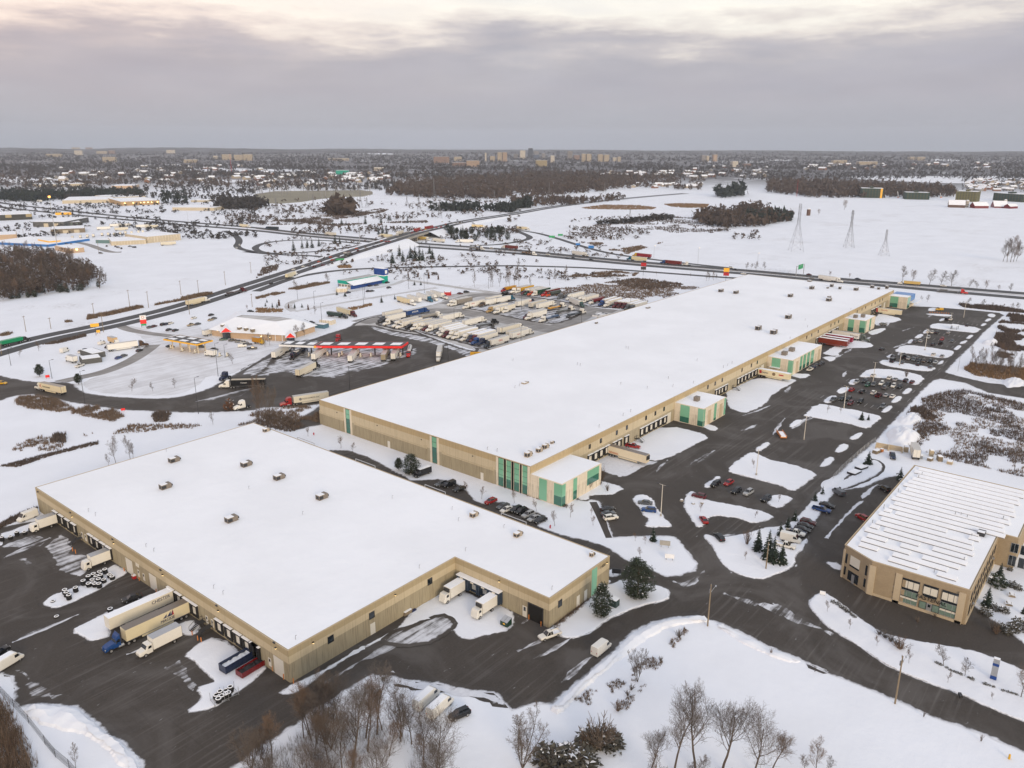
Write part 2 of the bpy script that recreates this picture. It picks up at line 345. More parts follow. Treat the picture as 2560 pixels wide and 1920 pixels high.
def sheet(name, s, z, mat, rag=.3, seg=.9, rnd=1, kind='structure', seed=0.):
    q, nr = outline(PL(s) if isinstance(s, str) else s, rag, seg, rnd, seed); V, F = fill(q, z)
    SHEETS.append((name, q, nr, z)); mb = MB().add(V, F); return tag(part(name, mb, mat), kind=kind)
def dusting(name, s, z, mat, w=1.6, rag=.6, rnd=2, seed=3.):
    q, nr = outline(PL(s) if isinstance(s, str) else s, rag, 1.0, rnd, seed)
    n = len(q); inn = [q[i]-nr[i]*w for i in range(n)]
    mb = MB(); V = [(p.x, p.y, z) for p in q]+[(p.x, p.y, z+.004) for p in inn]
    mb.add(V, [(i, (i+1) % n, n+(i+1) % n, n+i) for i in range(n)])
    V2, F2 = fill(inn, z+.007); mb.add(V2, F2)
    o = part(name, mb, mat); a = o.data.attributes.new('e', 'FLOAT', 'POINT'); a.data.foreach_set('value', [0.]*n+[1.]*(n+len(V2)))
    return tag(o, kind='stuff')
def bank(name, s, h=.22, rag=.62, edge=.5, z=0., mat='snow_bank', rnd=1, seed=1., seg=.55, bumps=.12, skirt=1.0):
    q, nr = outline(PL(s) if isinstance(s, str) else s, rag, seg, rnd, seed); n = len(q); mb = MB()
    rings = [(0, 0, z-.05), (edge*.25, 0, z+h*.6), (edge, 0, z+h)]; V = []
    for off, _, zz in rings:
        for i in range(n):
            p = q[i]-nr[i]*off; V.append((p.x, p.y, zz+(bumps*noise.noise(Vector((p.x*.3, p.y*.3, 5))) if zz > z else 0)))
    mb.add(V, [(k*n+i, k*n+(i+1) % n, (k+1)*n+(i+1) % n, (k+1)*n+i) for k in range(2) for i in range(n)])
    V2, F2 = fill([Vector((x, y)) for x, y, _ in V[2*n:]], 0)
    mb.add([(p.x, p.y, z+h+.004+bumps*noise.noise(Vector((p.x*.3, p.y*.3, 5)))) for p in V2], F2)
    if skirt:
        b0 = len(mb.v); mb.v += [(p.x+m.x*skirt, p.y+m.y*skirt, z+.042) for p, m in zip(q, nr)]+[(p.x-m.x*.12, p.y-m.y*.12, z+.05) for p, m in zip(q, nr)]
        mb.f += [(b0+i, b0+(i+1) % n, b0+n+(i+1) % n, b0+n+i) for i in range(n)]; mb.m += [1]*n
        o = part(name, mb, (mat, 'dust_rim')); dv_ = o.data.attributes.new('d', 'FLOAT', 'POINT'); dv_.data.foreach_set('value', ([1.]*n+[.6]*n+[0.]*(len(mb.v)-2*n))[:len(mb.v)]); a = o.data.attributes.new('e', 'FLOAT', 'POINT'); a.data.foreach_set('value', [1.]*b0+[0.]*n+[1.]*n); return tag(o, kind='stuff')
    return tag(part(name, mb, mat), kind='stuff')
SHEETS = []
def rim(names, w=1.6):
    for nm in names:
        q, nr, z = [s_[1:] for s_ in SHEETS if s_[0] == nm][0]; n = len(q); oth = [s_[1] for s_ in SHEETS if s_[0] in names and s_[0] != nm]
        ok = [not any(inside((p.x+m.x*.5, p.y+m.y*.5), o_) for o_ in oth) for p, m in zip(q, nr)]
        mb = MB(); mb.v = [(p.x+m.x*.3, p.y+m.y*.3, .046) for p, m in zip(q, nr)]+[(p.x-m.x*w, p.y-m.y*w, .040) for p, m in zip(q, nr)]
        mb.f = [(i, (i+1) % n, n+(i+1) % n, n+i) for i in range(n) if ok[i] and ok[(i+1) % n]]; mb.m = [0]*len(mb.f)
        o = part('slush_margin', mb, 'dust_rim'); a = o.data.attributes.new('e', 'FLOAT', 'POINT'); a.data.foreach_set('value', [1.1]*n+[0.]*n); tag(o, kind='stuff')
def inside(p, P_):
    c = False; j = len(P_)-1
    for i in range(len(P_)):
        if (P_[i].y > p[1]) != (P_[j].y > p[1]) and p[0] < (P_[j].x-P_[i].x)*(p[1]-P_[i].y)/(P_[j].y-P_[i].y)+P_[i].x: c = not c
        j = i
    return c
def ribbon(name, s, width, z, mat, kind='structure', zs=None, sub=3, rag=0.):
    p = PL(s) if isinstance(s, str) else s
    if zs is None: zs = [z]*len(p)
    p = [Vector((q.x, q.y, h)) for q, h in zip(p, zs)]
    for _ in range(sub-1):
        q = [p[0]]
        for a, b in zip(p, p[1:]): q += [a*.75+b*.25, a*.25+b*.75]
        p = q+[p[-1]]
    mb = MB(); V = []
    for i in range(len(p)):
        d = (p[min(i+1, len(p)-1)]-p[max(i-1, 0)]); d.z = 0; d.normalize(); nn = Vector((-d.y, d.x, 0))*(width/2)
        V += [p[i]+nn, p[i]-nn]
    mb.add(V, [(2*i, 2*i+1, 2*i+3, 2*i+2) for i in range(len(p)-1)])
    o = part(name, mb, mat); return tag(o, kind=kind) if kind else o
# ================================================================= the land
GR = 11800.
def disc(r0, r1, n=96):
    return
mb = MB(); rr = [0, 150, 400, 900, 1800, 3500, 6500, GR]; n = 64
mb.v.append((0, 0, 0))
for r in rr[1:]:
    for i in range(n): mb.v.append((r*math.cos(2*math.pi*i/n), r*math.sin(2*math.pi*i/n), 0))
for i in range(n): mb.f.append((0, 1+i, 1+(i+1) % n)); mb.m.append(0)
for k in range(len(rr)-2):
    for i in range(n):
        a = 1+k*n; mb.f.append((a+i, a+n+i, a+n+(i+1) % n, a+(i+1) % n)); mb.m.append(0)
tag(part('snow_ground', mb, 'snow'), kind='structure')
t = NT('hill_woods', .95, 0, .1)
MATS['hill_woods'] = t.done(t.mix(t.step(t.noise(.004, 8, .7), .47, .58), (.050, .045, .046), (.17, .17, .18)))
mb = MB(); NA, NRr = 180, 5
for k in range(NRr):
    r = 7800+k*1000
    for i in range(NA):
        a = YAW+R(44)*(1-2*i/(NA-1)); s = i/(NA-1)
        env = .25+1.25*max(0, 1-s/.42)**.8+.62*max(0, (s-.72)/.28)
        h = (26+30*noise.fractal(Vector((a*9, k*.7, 2)), 1, 2, 5)+9*noise.noise(Vector((a*120, k, 7))))*env
        h = max(-3, h)*(0 if k == 0 else min(1, .45+.28*k))
        mb.v.append((r*math.cos(a), r*math.sin(a), h-(2 if k == 0 else 0)))
for k in range(NRr-1):
    for i in range(NA-1): a = k*NA+i; mb.f.append((a, a+1, a+NA+1, a+NA)); mb.m.append(0)
mb.f = [f[::-1] for f in mb.f]
tag(part('hills', mb, 'hill_woods', smooth=True), kind='structure')
Z1, Z2, Z3, Z4, Z5 = .012, .017, .022, .027, .033
sheet('warehouse_yard', 'a -400,520 0,415 200,370 430,335 | W 95,200 95,250 155,222 | j 640,1400 800,1402 1000,1472 1200,1580 1340,1659 | b 1460,0 1570,-8 1700,10 1800,70 1840,120 1900,180 1990,215 2050,190 2130,190 2212,225 | c 0,215 120,235 290,310 225,395 430,475 640,520 760,560 860,600 990,690 1180,770 1340,835 1440,825 | c 1640,760 1780,680 | c 1900,900 1740,1215 1600,1180 1400,1185 1200,1240 1050,1310 950,1400 870,1490 700,1640 | g 560,500 350,690 120,700 0,745 | f 2060,590 1850,575 1600,520 1250,475 1090,450 1000,440 900,500 750,590 650,660 520,720 400,830 200,960 0,1085 | e 2212,1080 2100,1180 2000,1244 1800,1400 | e 1240,1400 1225,1200 1170,1120 1050,1010 920,950 880,890 790,820 660,715 480,700 370,690 160,715 120,660 140,560 100,450 0,420 -400,390', Z1, 'asphalt', .28, .8, 0)
sheet('street', 'c 1600,1178 1740,1215 1850,1260 2050,1350 2212,1440 | d 150,1490 530,1659 | h 340,340 560,440 850,550 1130,670 1500,830 1850,950 2212,1105 2700,1310 | h 2700,640 | d 2212,1400 | W 215,27 215,46 262,49 | l 1150,1600 1080,1630 1000,1640 | d 830,60 720,75 620,90 560,110 430,330 345,430 260,470 150,560 150,620 235,650 240,740 150,790 0,830 | c 2100,850 1900,800 1790,690 1650,640 | c 1500,900', Z2, 'asphalt', .22, .8, 0)
sheet('parking_lot', 'W 200,152 612,152 | l 1290,160 1400,163 1750,190 2000,215 2040,235 1960,300 1860,390 1760,500 1640,610 1530,730 1700,775 1900,820 2212,850 2600,900 2600,1000 2212,955 1900,905 1700,820 1490,785 1430,800 1340,880 1230,1000 1050,1190 930,1330 700,1520 560,1659 | d 360,200 250,330 120,400 | c 2130,440 1960,470 1830,482 1680,482 1720,560 1790,690 | c 1600,720 1570,690 1440,520 1390,490 1250,482 1000,490 870,495 820,350 745,180 690,172 560,178 | W 200,140', Z3, 'asphalt', .25, .9, 0)
ribbon('path', 'c 700,190 770,330 845,500', 2.4, Z4, 'asphalt'); ribbon('path', 'c 800,930 870,880 960,800', 1.8, Z4, 'asphalt')
sheet('truck_plaza', 'i -300,655 0,757 150,790 330,815 470,812 620,815 700,890 800,922 1100,947 1400,957 1600,932 1800,872 1950,790 2212,640 | j 150,545 300,490 520,432 620,392 800,342 850,300 1000,245 1100,250 1500,420 1900,560 | W 330,300 330,255 200,255 170,262 | j 600,985 540,1008 350,1030 200,1030 0,1040 | i 2212,1060 1960,1070 1720,1080 1500,1075 1250,1065 1000,1050 750,1010 560,980 300,920 180,925 100,940 0,980 -300,1060', Z1, 'asphalt', .35, 1.5, 1)
sheet('truck_park', 'j 800,330 1000,245 1300,190 1600,130 1640,60 1900,28 2212,68 | r 0,138 300,170 700,232 1000,262 1320,330 1450,360 1850,380 | W 560,258 330,258 | j 2080,600 1980,565 1700,482 1500,412 1200,372 1000,315', Z2, 'packed', .6, 1.5, 1)
ribbon('yard_lane', 'j 900,300 1100,250 1400,200 1700,195 | r 0,440 300,500 700,580 950,640 1100,600', 17, Z3, 'track', sub=4)
ribbon('yard_lane', 'j 1640,140 1900,50 2212,75 | r 200,165 700,240 1000,290 1350,360 1700,395', 12, Z3+.003, 'track', sub=3)
ribbon('yard_lane', 'r 1350,350 1300,440 1150,520 900,640', 15, Z4, 'track', sub=3)
sheet('fuel_yard', 'i 1000,700 1200,560 1290,470 1080,335 1120,320 1400,400 1700,300 1820,450 2212,480 | j 250,480 200,560 0,640 | i 2212,640 1950,770 1800,750 1700,850 1600,905 1400,935 1100,925 800,900 700,830 820,770', Z2, 'packed_light', .8, 1.5, 1)
ribbon('drive', 'i 500,815 700,770 850,740 1000,690 1150,620 1270,540 1330,490', 7.5, Z3, 'track', sub=4)
ribbon('drive', 'i 1030,325 1120,365 1300,395 1480,415', 6.5, Z3, 'track', sub=3)
dusting('slush', 'j 300,480 520,430 700,470 900,480 1260,520 1440,500 1470,560 1400,610 1250,620 1150,700 900,730 700,800 500,790 350,790 200,740 100,770 0,790 0,690 130,610', Z4, 'dust_x', 6, 1.5)
dusting('slush', 'i 2212,640 2100,690 2030,760 2212,760 | j 0,760 130,700 200,560 100,590', Z4, 'dust_x', 3, 1.)
dusting('slush', 'j 1000,320 1200,375 1500,420 1700,490 1950,570 1880,640 1650,520 1400,460 1100,400 960,350', Z4, 'dust_x', 2, 1.)
dusting('slush', 'q 60,760 250,700 600,640 1250,600 1700,640 2100,740 2212,780 2212,1190 1900,1170 1500,1060 1000,930 450,860', Z4+.004, 'dust_x', 3, 1.)
dusting('slush', 'q 1600,470 2212,330 | r 350,230 700,330 1050,380 1300,380 1250,450 1050,540 850,560 300,460 0,390', Z4+.004, 'dust_x', 3, 1.)
dusting('slush', 'r 200,150 500,100 1000,170 1500,200 2000,280 1850,370 1300,330 900,250 500,200', Z4+.004, 'dust_x', 3, 1.)
dusting('slush', 'i 1500,1000 1900,900 2212,800 | j 100,830 0,920 | i 2000,1000', Z4, 'dust_d', 5, 1.)
def lane(s, w, z, m='highway', **k): return ribbon('highway', s, w, z, m, **k)
lane('m -150,608 0,650 500,705 1000,760 1500,806 2212,860 | n 300,898 600,925 900,950 1150,975 1500,1004 2212,1052 | o 500,1103 1000,1150 1600,1198 2212,1246 | p 400,1285 700,1310 1100,1340 1500,1372 2212,1430 2800,1475', 13, .03)
lane('m -150,650 0,686 500,737 1000,785 1500,830 2212,885 | n 300,920 600,948 900,975 1150,1000 1500,1033 2212,1078 | o 500,1127 1000,1176 1600,1226 2212,1275 | p 400,1311 700,1337 1100,1371 1500,1408 2212,1470 2800,1520', 13, .03)
ribbon('median_barrier', 'm 2212,872 | n 600,937 1150,988 1500,1019 2212,1065 | o 500,1115 1000,1163 1600,1212 2212,1260 | p 700,1324 1500,1391 2212,1450', 1.2, .30, 'reeds', None)
bpy.data.objects['median_barrier']['label'] = 'low tawny median barrier between the two carriageways of the highway'; bpy.data.objects['median_barrier']['category'] = 'barrier'
lane('n 0,1412 300,1300 460,1265 700,1230 1000,1212 1500,1200 2212,1190 | o 0,1190 700,1207 1500,1267 1950,1300 | p 0,1310 400,1335', 8, .045)
lane('o -250,860 140,890 350,940 600,1022 800,1075 1000,1110 1500,1170 1900,1212', 7.5, .05)
lane('n 1650,850 1900,855 2212,872 | o 80,905 170,945 110,972 -20,995 | n 2050,1012 1850,1014', 8, .04, sub=5)
lane('n 900,1000 640,972 300,966 80,990 -20,1030 20,1068 150,1086 400,1078 700,1050 1000,1000', 7.5, .04, sub=5)
lane('n -100,1068 150,1094 520,1104 620,1128', 7.5, .045)
lane('m 1940,888 2040,930 2075,980 2030,1035 2212,1075', 8, .045)
ribbon('drive', 'n 1290,1312 1450,1335 1700,1372 1900,1402 2212,1442', 7, .02, 'packed')
ribbon('drive', 'n 1290,1312 1180,1360 900,1400 500,1460 300,1500 270,1550 330,1585', 5.5, .025, 'packed_y')
ribbon('drive', 'n 330,1585 800,1500 1300,1420 1560,1380', 5, .03, 'packed_y')
ribbon('drive', 'm 620,980 760,1005 850,1040 960,1075 1050,1072', 8, .02, 'track')
P_up = [('i', -150, 585, 0), ('i', 180, 487, 0), ('i', 500, 410, 0), ('i', 800, 352, 0), ('i', 1200, 262, 0), ('i', 1600, 160, 0), ('n', 0, 1345, 0), ('n', 300, 1250, .5), ('n', 600, 1150, 1.5), ('n', 850, 1065, 3.5), ('n', 1100, 990, 6), ('n', 1280, 935, 7), ('n', 1420, 893, 7), ('n', 1600, 855, 5.5), ('n', 1800, 805, 3), ('n', 2212, 745, .6), ('o', 300, 690, 0), ('o', 600, 650, 0), ('o', 950, 612, 0), ('o', 1250, 585, 0), ('o', 1500, 565, 0)]
rp = [at(t_, x, y, z) for t_, x, y, z in P_up]; zs = [q.z for q in rp]
def off(pts, d):
    o = []
    for i in range(len(pts)):
        v = pts[min(i+1, len(pts)-1)]-pts[max(i-1, 0)]; v.z = 0; v.normalize(); o.append(pts[i]+Vector((-v.y, v.x, 0))*d)
    return o
mb = MB(); V = []
def smooth_pts(p):
    for _ in range(2):
        q = [p[0]]
        for a, b in zip(p, p[1:]): q += [a*.75+b*.25, a*.25+b*.75]
        p = q+[p[-1]]
    return p
rs = smooth_pts(rp)
A_, B_ = off(rs, 15), off(rs, -15)
for i, q in enumerate(rs):
    h = q.z; o1, o2 = off(rs, 15+2.2*h)[i], off(rs, -15-2.2*h)[i]
    V += [(o1.x, o1.y, -.02), (A_[i].x, A_[i].y, h+.02), (B_[i].x, B_[i].y, h+.02), (o2.x, o2.y, -.02)]
ob = at('n', 1330, 925, 7)
for i in range(len(rs)-1):
    if (rs[i]-ob).length < 34 or rs[i].z < .2: continue
    for k in range(3): mb.add([], []); mb.f.append((4*i+k, 4*i+k+1, 4*i+5+k, 4*i+4+k)); mb.m.append(0)
mb.v = V; mb.f = [f[::-1] for f in mb.f]
tag(part('embankment', mb, 'snow_bank'), kind='structure')
ribbon('road', off(rp, 6.2), 9.5, 0, 'highway', zs=[z+.06 for z in zs]); ribbon('road', off(rp, -6.2), 9.5, 0, 'highway', zs=[z+.06 for z in zs])
br_ = [i for i in range(len(rs)) if (rs[i]-ob).length < 44]
bd = thing('road_bridge', 'concrete road bridge carrying the traffic queue over the highway', 'bridge', (ob.x, ob.y, 0))
mb = MB(); pts = [rs[i] for i in br_]; Lp, Rp = off(pts, 12.5), off(pts, -12.5); rows = []
for a, b in zip(Lp, Rp): rows.append([(a.x-ob.x, a.y-ob.y, a.z-1.5), (a.x-ob.x, a.y-ob.y, a.z+.03), (b.x-ob.x, b.y-ob.y, b.z+.03), (b.x-ob.x, b.y-ob.y, b.z-1.5)])
mb.loft(rows); part('deck', mb, 'concrete', bd)
for side in (Lp, Rp):
    mb = MB()
    for a, b in zip(side, side[1:]):
        mb.tube((a.x-ob.x, a.y-ob.y, a.z+.55), (b.x-ob.x, b.y-ob.y, b.z+.55), .45, n=4)
    part('parapet', mb, 'concrete', bd)
dv = (pts[-1]-pts[0]); dv.z = 0; dv.normalize(); nv = Vector((-dv.y, dv.x, 0))
for k in (-.55, 0., .55):
    c = dv*(k*36)
    for q in (-9, -3, 3, 9): part('pier', MB().tube((c.x+nv.x*q, c.y+nv.y*q, 0), (c.x+nv.x*q, c.y+nv.y*q, 5.6), .55, n=8), 'concrete', bd)
rim(('warehouse_yard', 'street', 'parking_lot')); rim(('truck_plaza',), 2.5)
I = 'snow_island'
bank(I, 'c 1030,170 1080,130 1150,125 1220,170 1240,230 1300,310 1370,380 1360,410 1160,412 1140,390 1190,350 1130,290 1100,230')
bank(I, 'c 1475,180 1530,100 1580,100 1610,150 1750,190 1900,215 2040,240 2212,290 2270,320 2200,350 2080,375 1990,340 1850,315 1700,315 1665,390 1600,415 1570,370 1500,250')
bank(I, 'k 1830,1580 2040,1425 2110,1420 | l 0,1485 200,1520 430,1600 | d 370,0 270,70 225,95 130,60 0,20 | c 2130,0 | k 1950,1615')
bank(I, 'c 1655,60 1740,-15 1775,10 1700,68', .15)
bank(I, 'd 0,170 60,120 205,145 180,190 95,243 0,220', .2)
bank(I, 'd -60,320 -20,290 25,305 0,330 -45,345', .15)
bank(I, 'l 300,1105 420,1003 520,1010 650,1040 780,1060 900,1090 990,1112 930,1160 870,1218 780,1200 690,1170 500,1140 340,1112')
bank(I, 'l 780,768 860,703 1000,698 1180,720 1367,765 1290,842 1230,832 1160,790 900,772')
bank(I, 'l 960,642 1000,618 1100,640 1250,660 1400,688 1457,690 1410,722 1300,716 1100,690 980,662')
bank(I, 'l 1088,547 1160,493 1300,500 1500,530 1617,550 1580,592 1520,612 1350,585 1150,560')
bank(I, 'l 1385,342 1430,303 1600,315 1848,345 1800,392 1700,380 1500,360')
bank(I, 'l 1340,225 1420,223 1580,230 1592,247 1500,245')
for s in ('700,1300 770,1255 822,1248 800,1287 740,1317', '568,1412 640,1343 702,1360 680,1397 620,1427', '438,1542 520,1458 582,1470 540,1522 480,1547', '1058,987 1110,933 1167,940 1130,982 1090,994', '1158,912 1200,863 1252,870 1220,907 1180,919', '973,1072 1030,1018 1082,1020 1050,1062 1010,1077', '1458,662 1490,630 1522,628 1500,657', '1598,532 1640,495 1677,500 1640,537', '1648,482 1690,455 1727,455 1692,484', '1708,437 1745,405 1777,408 1745,439', '1833,327 1860,305 1892,308 1865,330', '1868,287 1900,262 1937,268 1900,292', '1893,237 1920,220 1967,230 1960,252 1920,254', '688,832 720,788 782,790 760,837', '588,892 640,858 707,860 680,897 620,917', '478,977 530,933 602,930 560,987 500,997', '178,1197 230,1143 302,1138 280,1167 210,1207', '1018,602 1050,573 1102,575 1090,607', '1198,477 1230,443 1262,450 1230,482', '1258,432 1310,396 1347,405 1310,437', '1328,392 1365,358 1402,365 1380,392', '1473,282 1510,260 1542,270 1500,289', '1378,192 1400,170 1462,175 1450,197 1400,200'):
    bank(I, 'l '+s, .2, .2, .35)
bank(I, 'k 2095,1402 2180,1333 2232,1335 2200,1372 2130,1417', .2); bank(I, 'k 1728,1660 1760,1628 1802,1630 1780,1662', .2)
A = 'snow_apron'
bank(A, 'k 850,1395 1040,1320 1325,1178 1735,1277 1600,1342 1450,1425 1330,1472 1200,1500 1150,1440 900,1380', .10, .5)
dusting('slush', 'k 640,1500 850,1400 1050,1330 1200,1490 1330,1470 1240,1520 1060,1600 960,1650 850,1620 700,1560', Z4, 'dust_full', 1.5, .8)
bank(A, 'c 500,60 590,10 740,0 980,70 900,110 850,130 670,130 665,175 570,170', .14, .25)
bank(A, 'k 1850,868 1940,848 2100,778 2212,788 | l 0,745 160,780 258,800 130,860 0,950 | k 2212,985 2050,1077 1960,1070 1860,1030', .10, .6)
bank(A, 'k 1420,1140 1650,1163 1792,1205 1740,1242 1640,1195 1430,1155', .2, .3)
bank(A, 'l 480,560 545,520 630,470 800,450 922,492 880,517 660,520 620,550 602,592 470,572', .14, .6)
bank(A, 'l 905,300 945,225 1000,225 1172,268 1080,300 1000,300 950,330', .08, .6, mat='snow_bank'); bank(A, 'l 180,740 230,740 382,745 300,787 200,762', .15, .3); bank(A, 'l 470,600 530,590 602,600 540,642 490,612', .15, .3); bank(A, 'l 850,385 940,352 1040,345 920,412', .12, .3)
bank('snow_strip', 'a 0,585 0,520 130,480 330,410 430,350 410,325 300,365 100,440 0,475', .06, .5)
dusting('slush', 'a 330,600 440,500 560,440 690,530 640,620 700,640 820,620 980,690 800,760 700,860 540,840 430,770 420,650', Z2, 'dust_x', 1.5, 1.2)
dusting('slush', 'a 0,600 330,600 420,540 440,500 330,440 0,560', Z2, 'dust_x', 1.2, .8)
S = 'snow_strip'
bank(S, 'a 365,1060 470,990 560,960 700,910 800,860 960,740 1000,730 1100,792 1050,832 880,932 800,972 640,1052 540,1092 470,1108 400,1092', .13, .4)
bank(S, 'a 625,1300 700,1250 920,1150 1100,1090 1340,965 1395,1000 1300,1060 1100,1170 930,1240 960,1345 880,1378 780,1392 700,1345', .16, .35)
bank(S, 'a 1250,1390 1450,1290 1650,1200 1740,1262 1680,1345 1600,1335 1560,1330 1400,1345', .08, .5)
bank(S, 'e 1595,275 1690,180 1870,105 2060,230 2120,270 2212,330 | f 105,372 40,430 0,470 | e 2120,540 1980,640 1900,700 1800,745 1700,758 1620,760 1690,700 1760,640 1690,560 1800,510 1870,500 1720,370 1640,300', .14, .4)
dusting('slush', 'e 1350,380 1460,320 1600,270 1760,500 1800,650 1700,740 1560,560 1450,430', Z2, 'dust_d', 1.5, 1.)
bank(S, 'f 205,607 250,560 300,520 470,460 1000,170 1210,50 | b 1400,1090 1660,940 1720,890 1790,960 1900,1010 2140,1100 2230,1150 2212,1292 2050,1342 1950,1340 1800,1387 1700,1310 1740,1240 1640,1190 1480,1210 1250,1290 1100,1370 | f 870,230 620,400 430,545 320,605', .09, .5)
dusting('slush', 'b 1000,1420 1200,1290 1480,1190 1650,1160 1760,1230 1700,1320 1560,1400 1400,1440 1200,1440', Z2+.12, 'dust_x', 1.5, 1.)
dusting('slush', 'b 1150,1400 1400,1280 1560,1300 1570,1410 1400,1440 1250,1440', Z2, 'dust_full', 2, 1.)
dusting('slush', 'f 1020,440 1300,470 1600,520 1850,575 2060,590 2212,640 2212,760 1900,640 1500,560 1350,600 1200,520', Z2+.006, 'dust_full', 2.5, 1.)
bank(S, 'c 395,1340 410,1280 370,1285 330,1300 325,1290 440,1220 560,1120 700,1010 820,905 870,900 950,862 1100,882 1340,932 1362,990 1350,1040 1100,1092 960,1152 800,1222 700,1312 550,1372 450,1367', .25, .25)
bank(S, 'c 835,760 955,800 880,845 830,830', .15, .2); bank(S, 'c 800,862 860,870 820,905', .12, .2)
rz_ = random.Random(3)
for s_ in ('e 0,430 130,470 150,560 130,660 370,690 480,700 640,700 560,590 430,470 280,380 120,350', 'f 440,560 620,430 870,290 1150,150 1210,120 1180,180 1000,330 800,450 620,560', 'a 0,640 200,620 330,680 280,760 100,730 0,700'): dusting('slush', s_, Z3+.006, 'dust_d', 2.5, 1.)
for k in range(34):
    x, y = (rz_.uniform(205, 600), rz_.uniform(104, 133)) if k < 20 else (rz_.uniform(20, 76), rz_.uniform(120, 240)) if k < 28 else (rz_.uniform(95, 150), rz_.uniform(84, 112)); L_, w_ = rz_.uniform(4, 16), rz_.uniform(.5, 1.6)
    ps_ = [Vector((x+L_*math.cos(a)*(1-.3*(a > 3)), y+w_*math.sin(a)*1.4+.15*L_*math.cos(a)*(k % 3-1), 0)) for a in (0, .9, 1.9, 3.1, 4.2, 5.3)]
    if all(any(inside((v.x, v.y), s_[1]) for s_ in SHEETS[:3]) for v in ps_) and not any(X_ < v.x < 161 and v.y > 128 for X_ in (81,) for v in ps_): dusting('slush', ps_, Z4+.009+k*.0004, 'dust_x', w_*.6, .5)
bank(I, 'd 480,965 600,1040 760,1170 880,1262 1000,1332 1180,1372 1480,1426 1700,1456 1900,1516 2212,1646 2700,1850 | h 2700,1030 2212,850 2000,760 1850,700 1640,600 1400,520 1150,420 1000,340 850,240 600,80 480,0 | d 430,1180 372,1120 352,1060 400,1000', .25, .25)
bank(I, 'c 1650,480 1680,465 1760,500 1850,490 1960,480 2130,435 | d 0,410 130,400 250,335 360,205 480,60 560,20 680,0 | l 760,1590 900,1480 960,1500 1000,1560 900,1640 | d 700,60 560,105 430,330 345,430 240,470 100,500 130,560 300,540 345,500 300,600 240,640 240,720 150,790 30,830 | c 2150,870 1900,802 1790,692 1750,600 1700,540', .2, .3)
bank(I, 'd 480,700 560,770 640,785 620,720', .06, .4)
for s in ('d 500,480 560,400 640,320 700,250 760,190 850,170 800,230 700,310 620,400 540,470 500,520', 'd 780,130 860,80 940,0 1000,0 900,110 820,180'): dusting('slush', s, Z3+.004, 'dust_full', .8, .5)
dusting('slush', 'c 1330,850 1500,880 1650,760 1700,800 1600,930 1450,940', Z3+.004, 'dust_x', 1., .8)
dusting('slush', 'c 1740,960 1900,960 2212,1080 | d 200,1180 0,1080 | c 2050,1120', Z3+.006, 'dust_y', 1.5, 1.)
dusting('slush', 'd 0,1020 250,1120 700,1400 400,1300 0,1170', Z3+.004, 'dust_y', 1.5, 1.)
dusting('slush', 'k 1440,1560 1700,1400 1800,1400 1600,1540', Z4, 'dust_d', 1, .6); dusting('slush', 'k 2050,1070 2200,960 | l 60,900 0,960 | k 2130,1060', Z4, 'dust_x', 1, .8)
bank('snow_ridge', 'c 1740,1225 1600,1195 1400,1200 1200,1255 1050,1330 950,1420 870,1510 700,1655 | g 560,520 420,680 300,740 420,790 560,640 700,500 | c 950,1540 1130,1400 1300,1300 1450,1250 1600,1235', .85, .5, 1.6, bumps=.5, skirt=0)
bank('snow_ridge', 'c 1760,1235 2050,1370 2212,1452 | d 300,1560 | d 250,1600 0,1520 | c 2000,1420 1800,1290', .45, .4, 1.2, bumps=.3, skirt=0)
bank('snow_ridge', 'e 1230,1380 1215,1200 1160,1130 1040,1020 910,960 870,900 780,830 650,725 480,712 370,700 170,730 300,860 500,900 700,960 900,1060 1050,1240 1100,1380', .8, .6, 2., bumps=.6, skirt=0)
def heap(loc, rx, ry, h, rz, label, seed):
    mb = MB(); n, m = 40, 12; V = []
    for k in range(m+1):
        r = k/m
        for i in range(n):
            a = 2*math.pi*i/n; e = 1+.25*noise.noise(Vector((math.cos(a)*1.5, math.sin(a)*1.5, seed)))
            z = h*(1-r**2.4)*(1+.4*noise.fractal(Vector((math.cos(a)*r*3, math.sin(a)*r*3, seed+3)), 1, 2, 4))-.05
            V.append((rx*r*e*math.cos(a), ry*r*e*math.sin(a), z))
    mb.add(V, [(k*n+i, k*n+(i+1) % n, (k+1)*n+(i+1) % n, (k+1)*n+i) for k in range(m) for i in range(n)])
    mb.f = [f[::-1] for f in mb.f]
    o = part('snow_heap', mb, 'snow_bank', smooth=True); o.location = loc; o.rotation_euler = (0, 0, rz)
    return tag(o, label, 'snow heap', 'heaps of ploughed snow')
heap(at('l', 1160, 1290), 13, 6, 3.2, R(10), 'largest ploughed heap of snow beside the grey concrete enclosure', 3.)
heap(at('l', 1230, 1130), 11, 4, 1.5, R(0), 'long low heap of snow behind the large ploughed heap', 8.)
heap(at('l', 1925, 475), 9, 4, 2.2, 0, 'snow heap at the edge of the far lot beside the scrub', 5.)
heap(at('l', 2120, 815), 12, 4, 1.4, 0, 'low snow heap along the curving side road', 6.)
heap(at('d', 560, 30), 8, 3, .8, 0, 'trodden low snow heap by the spruce at the fence', 9.)
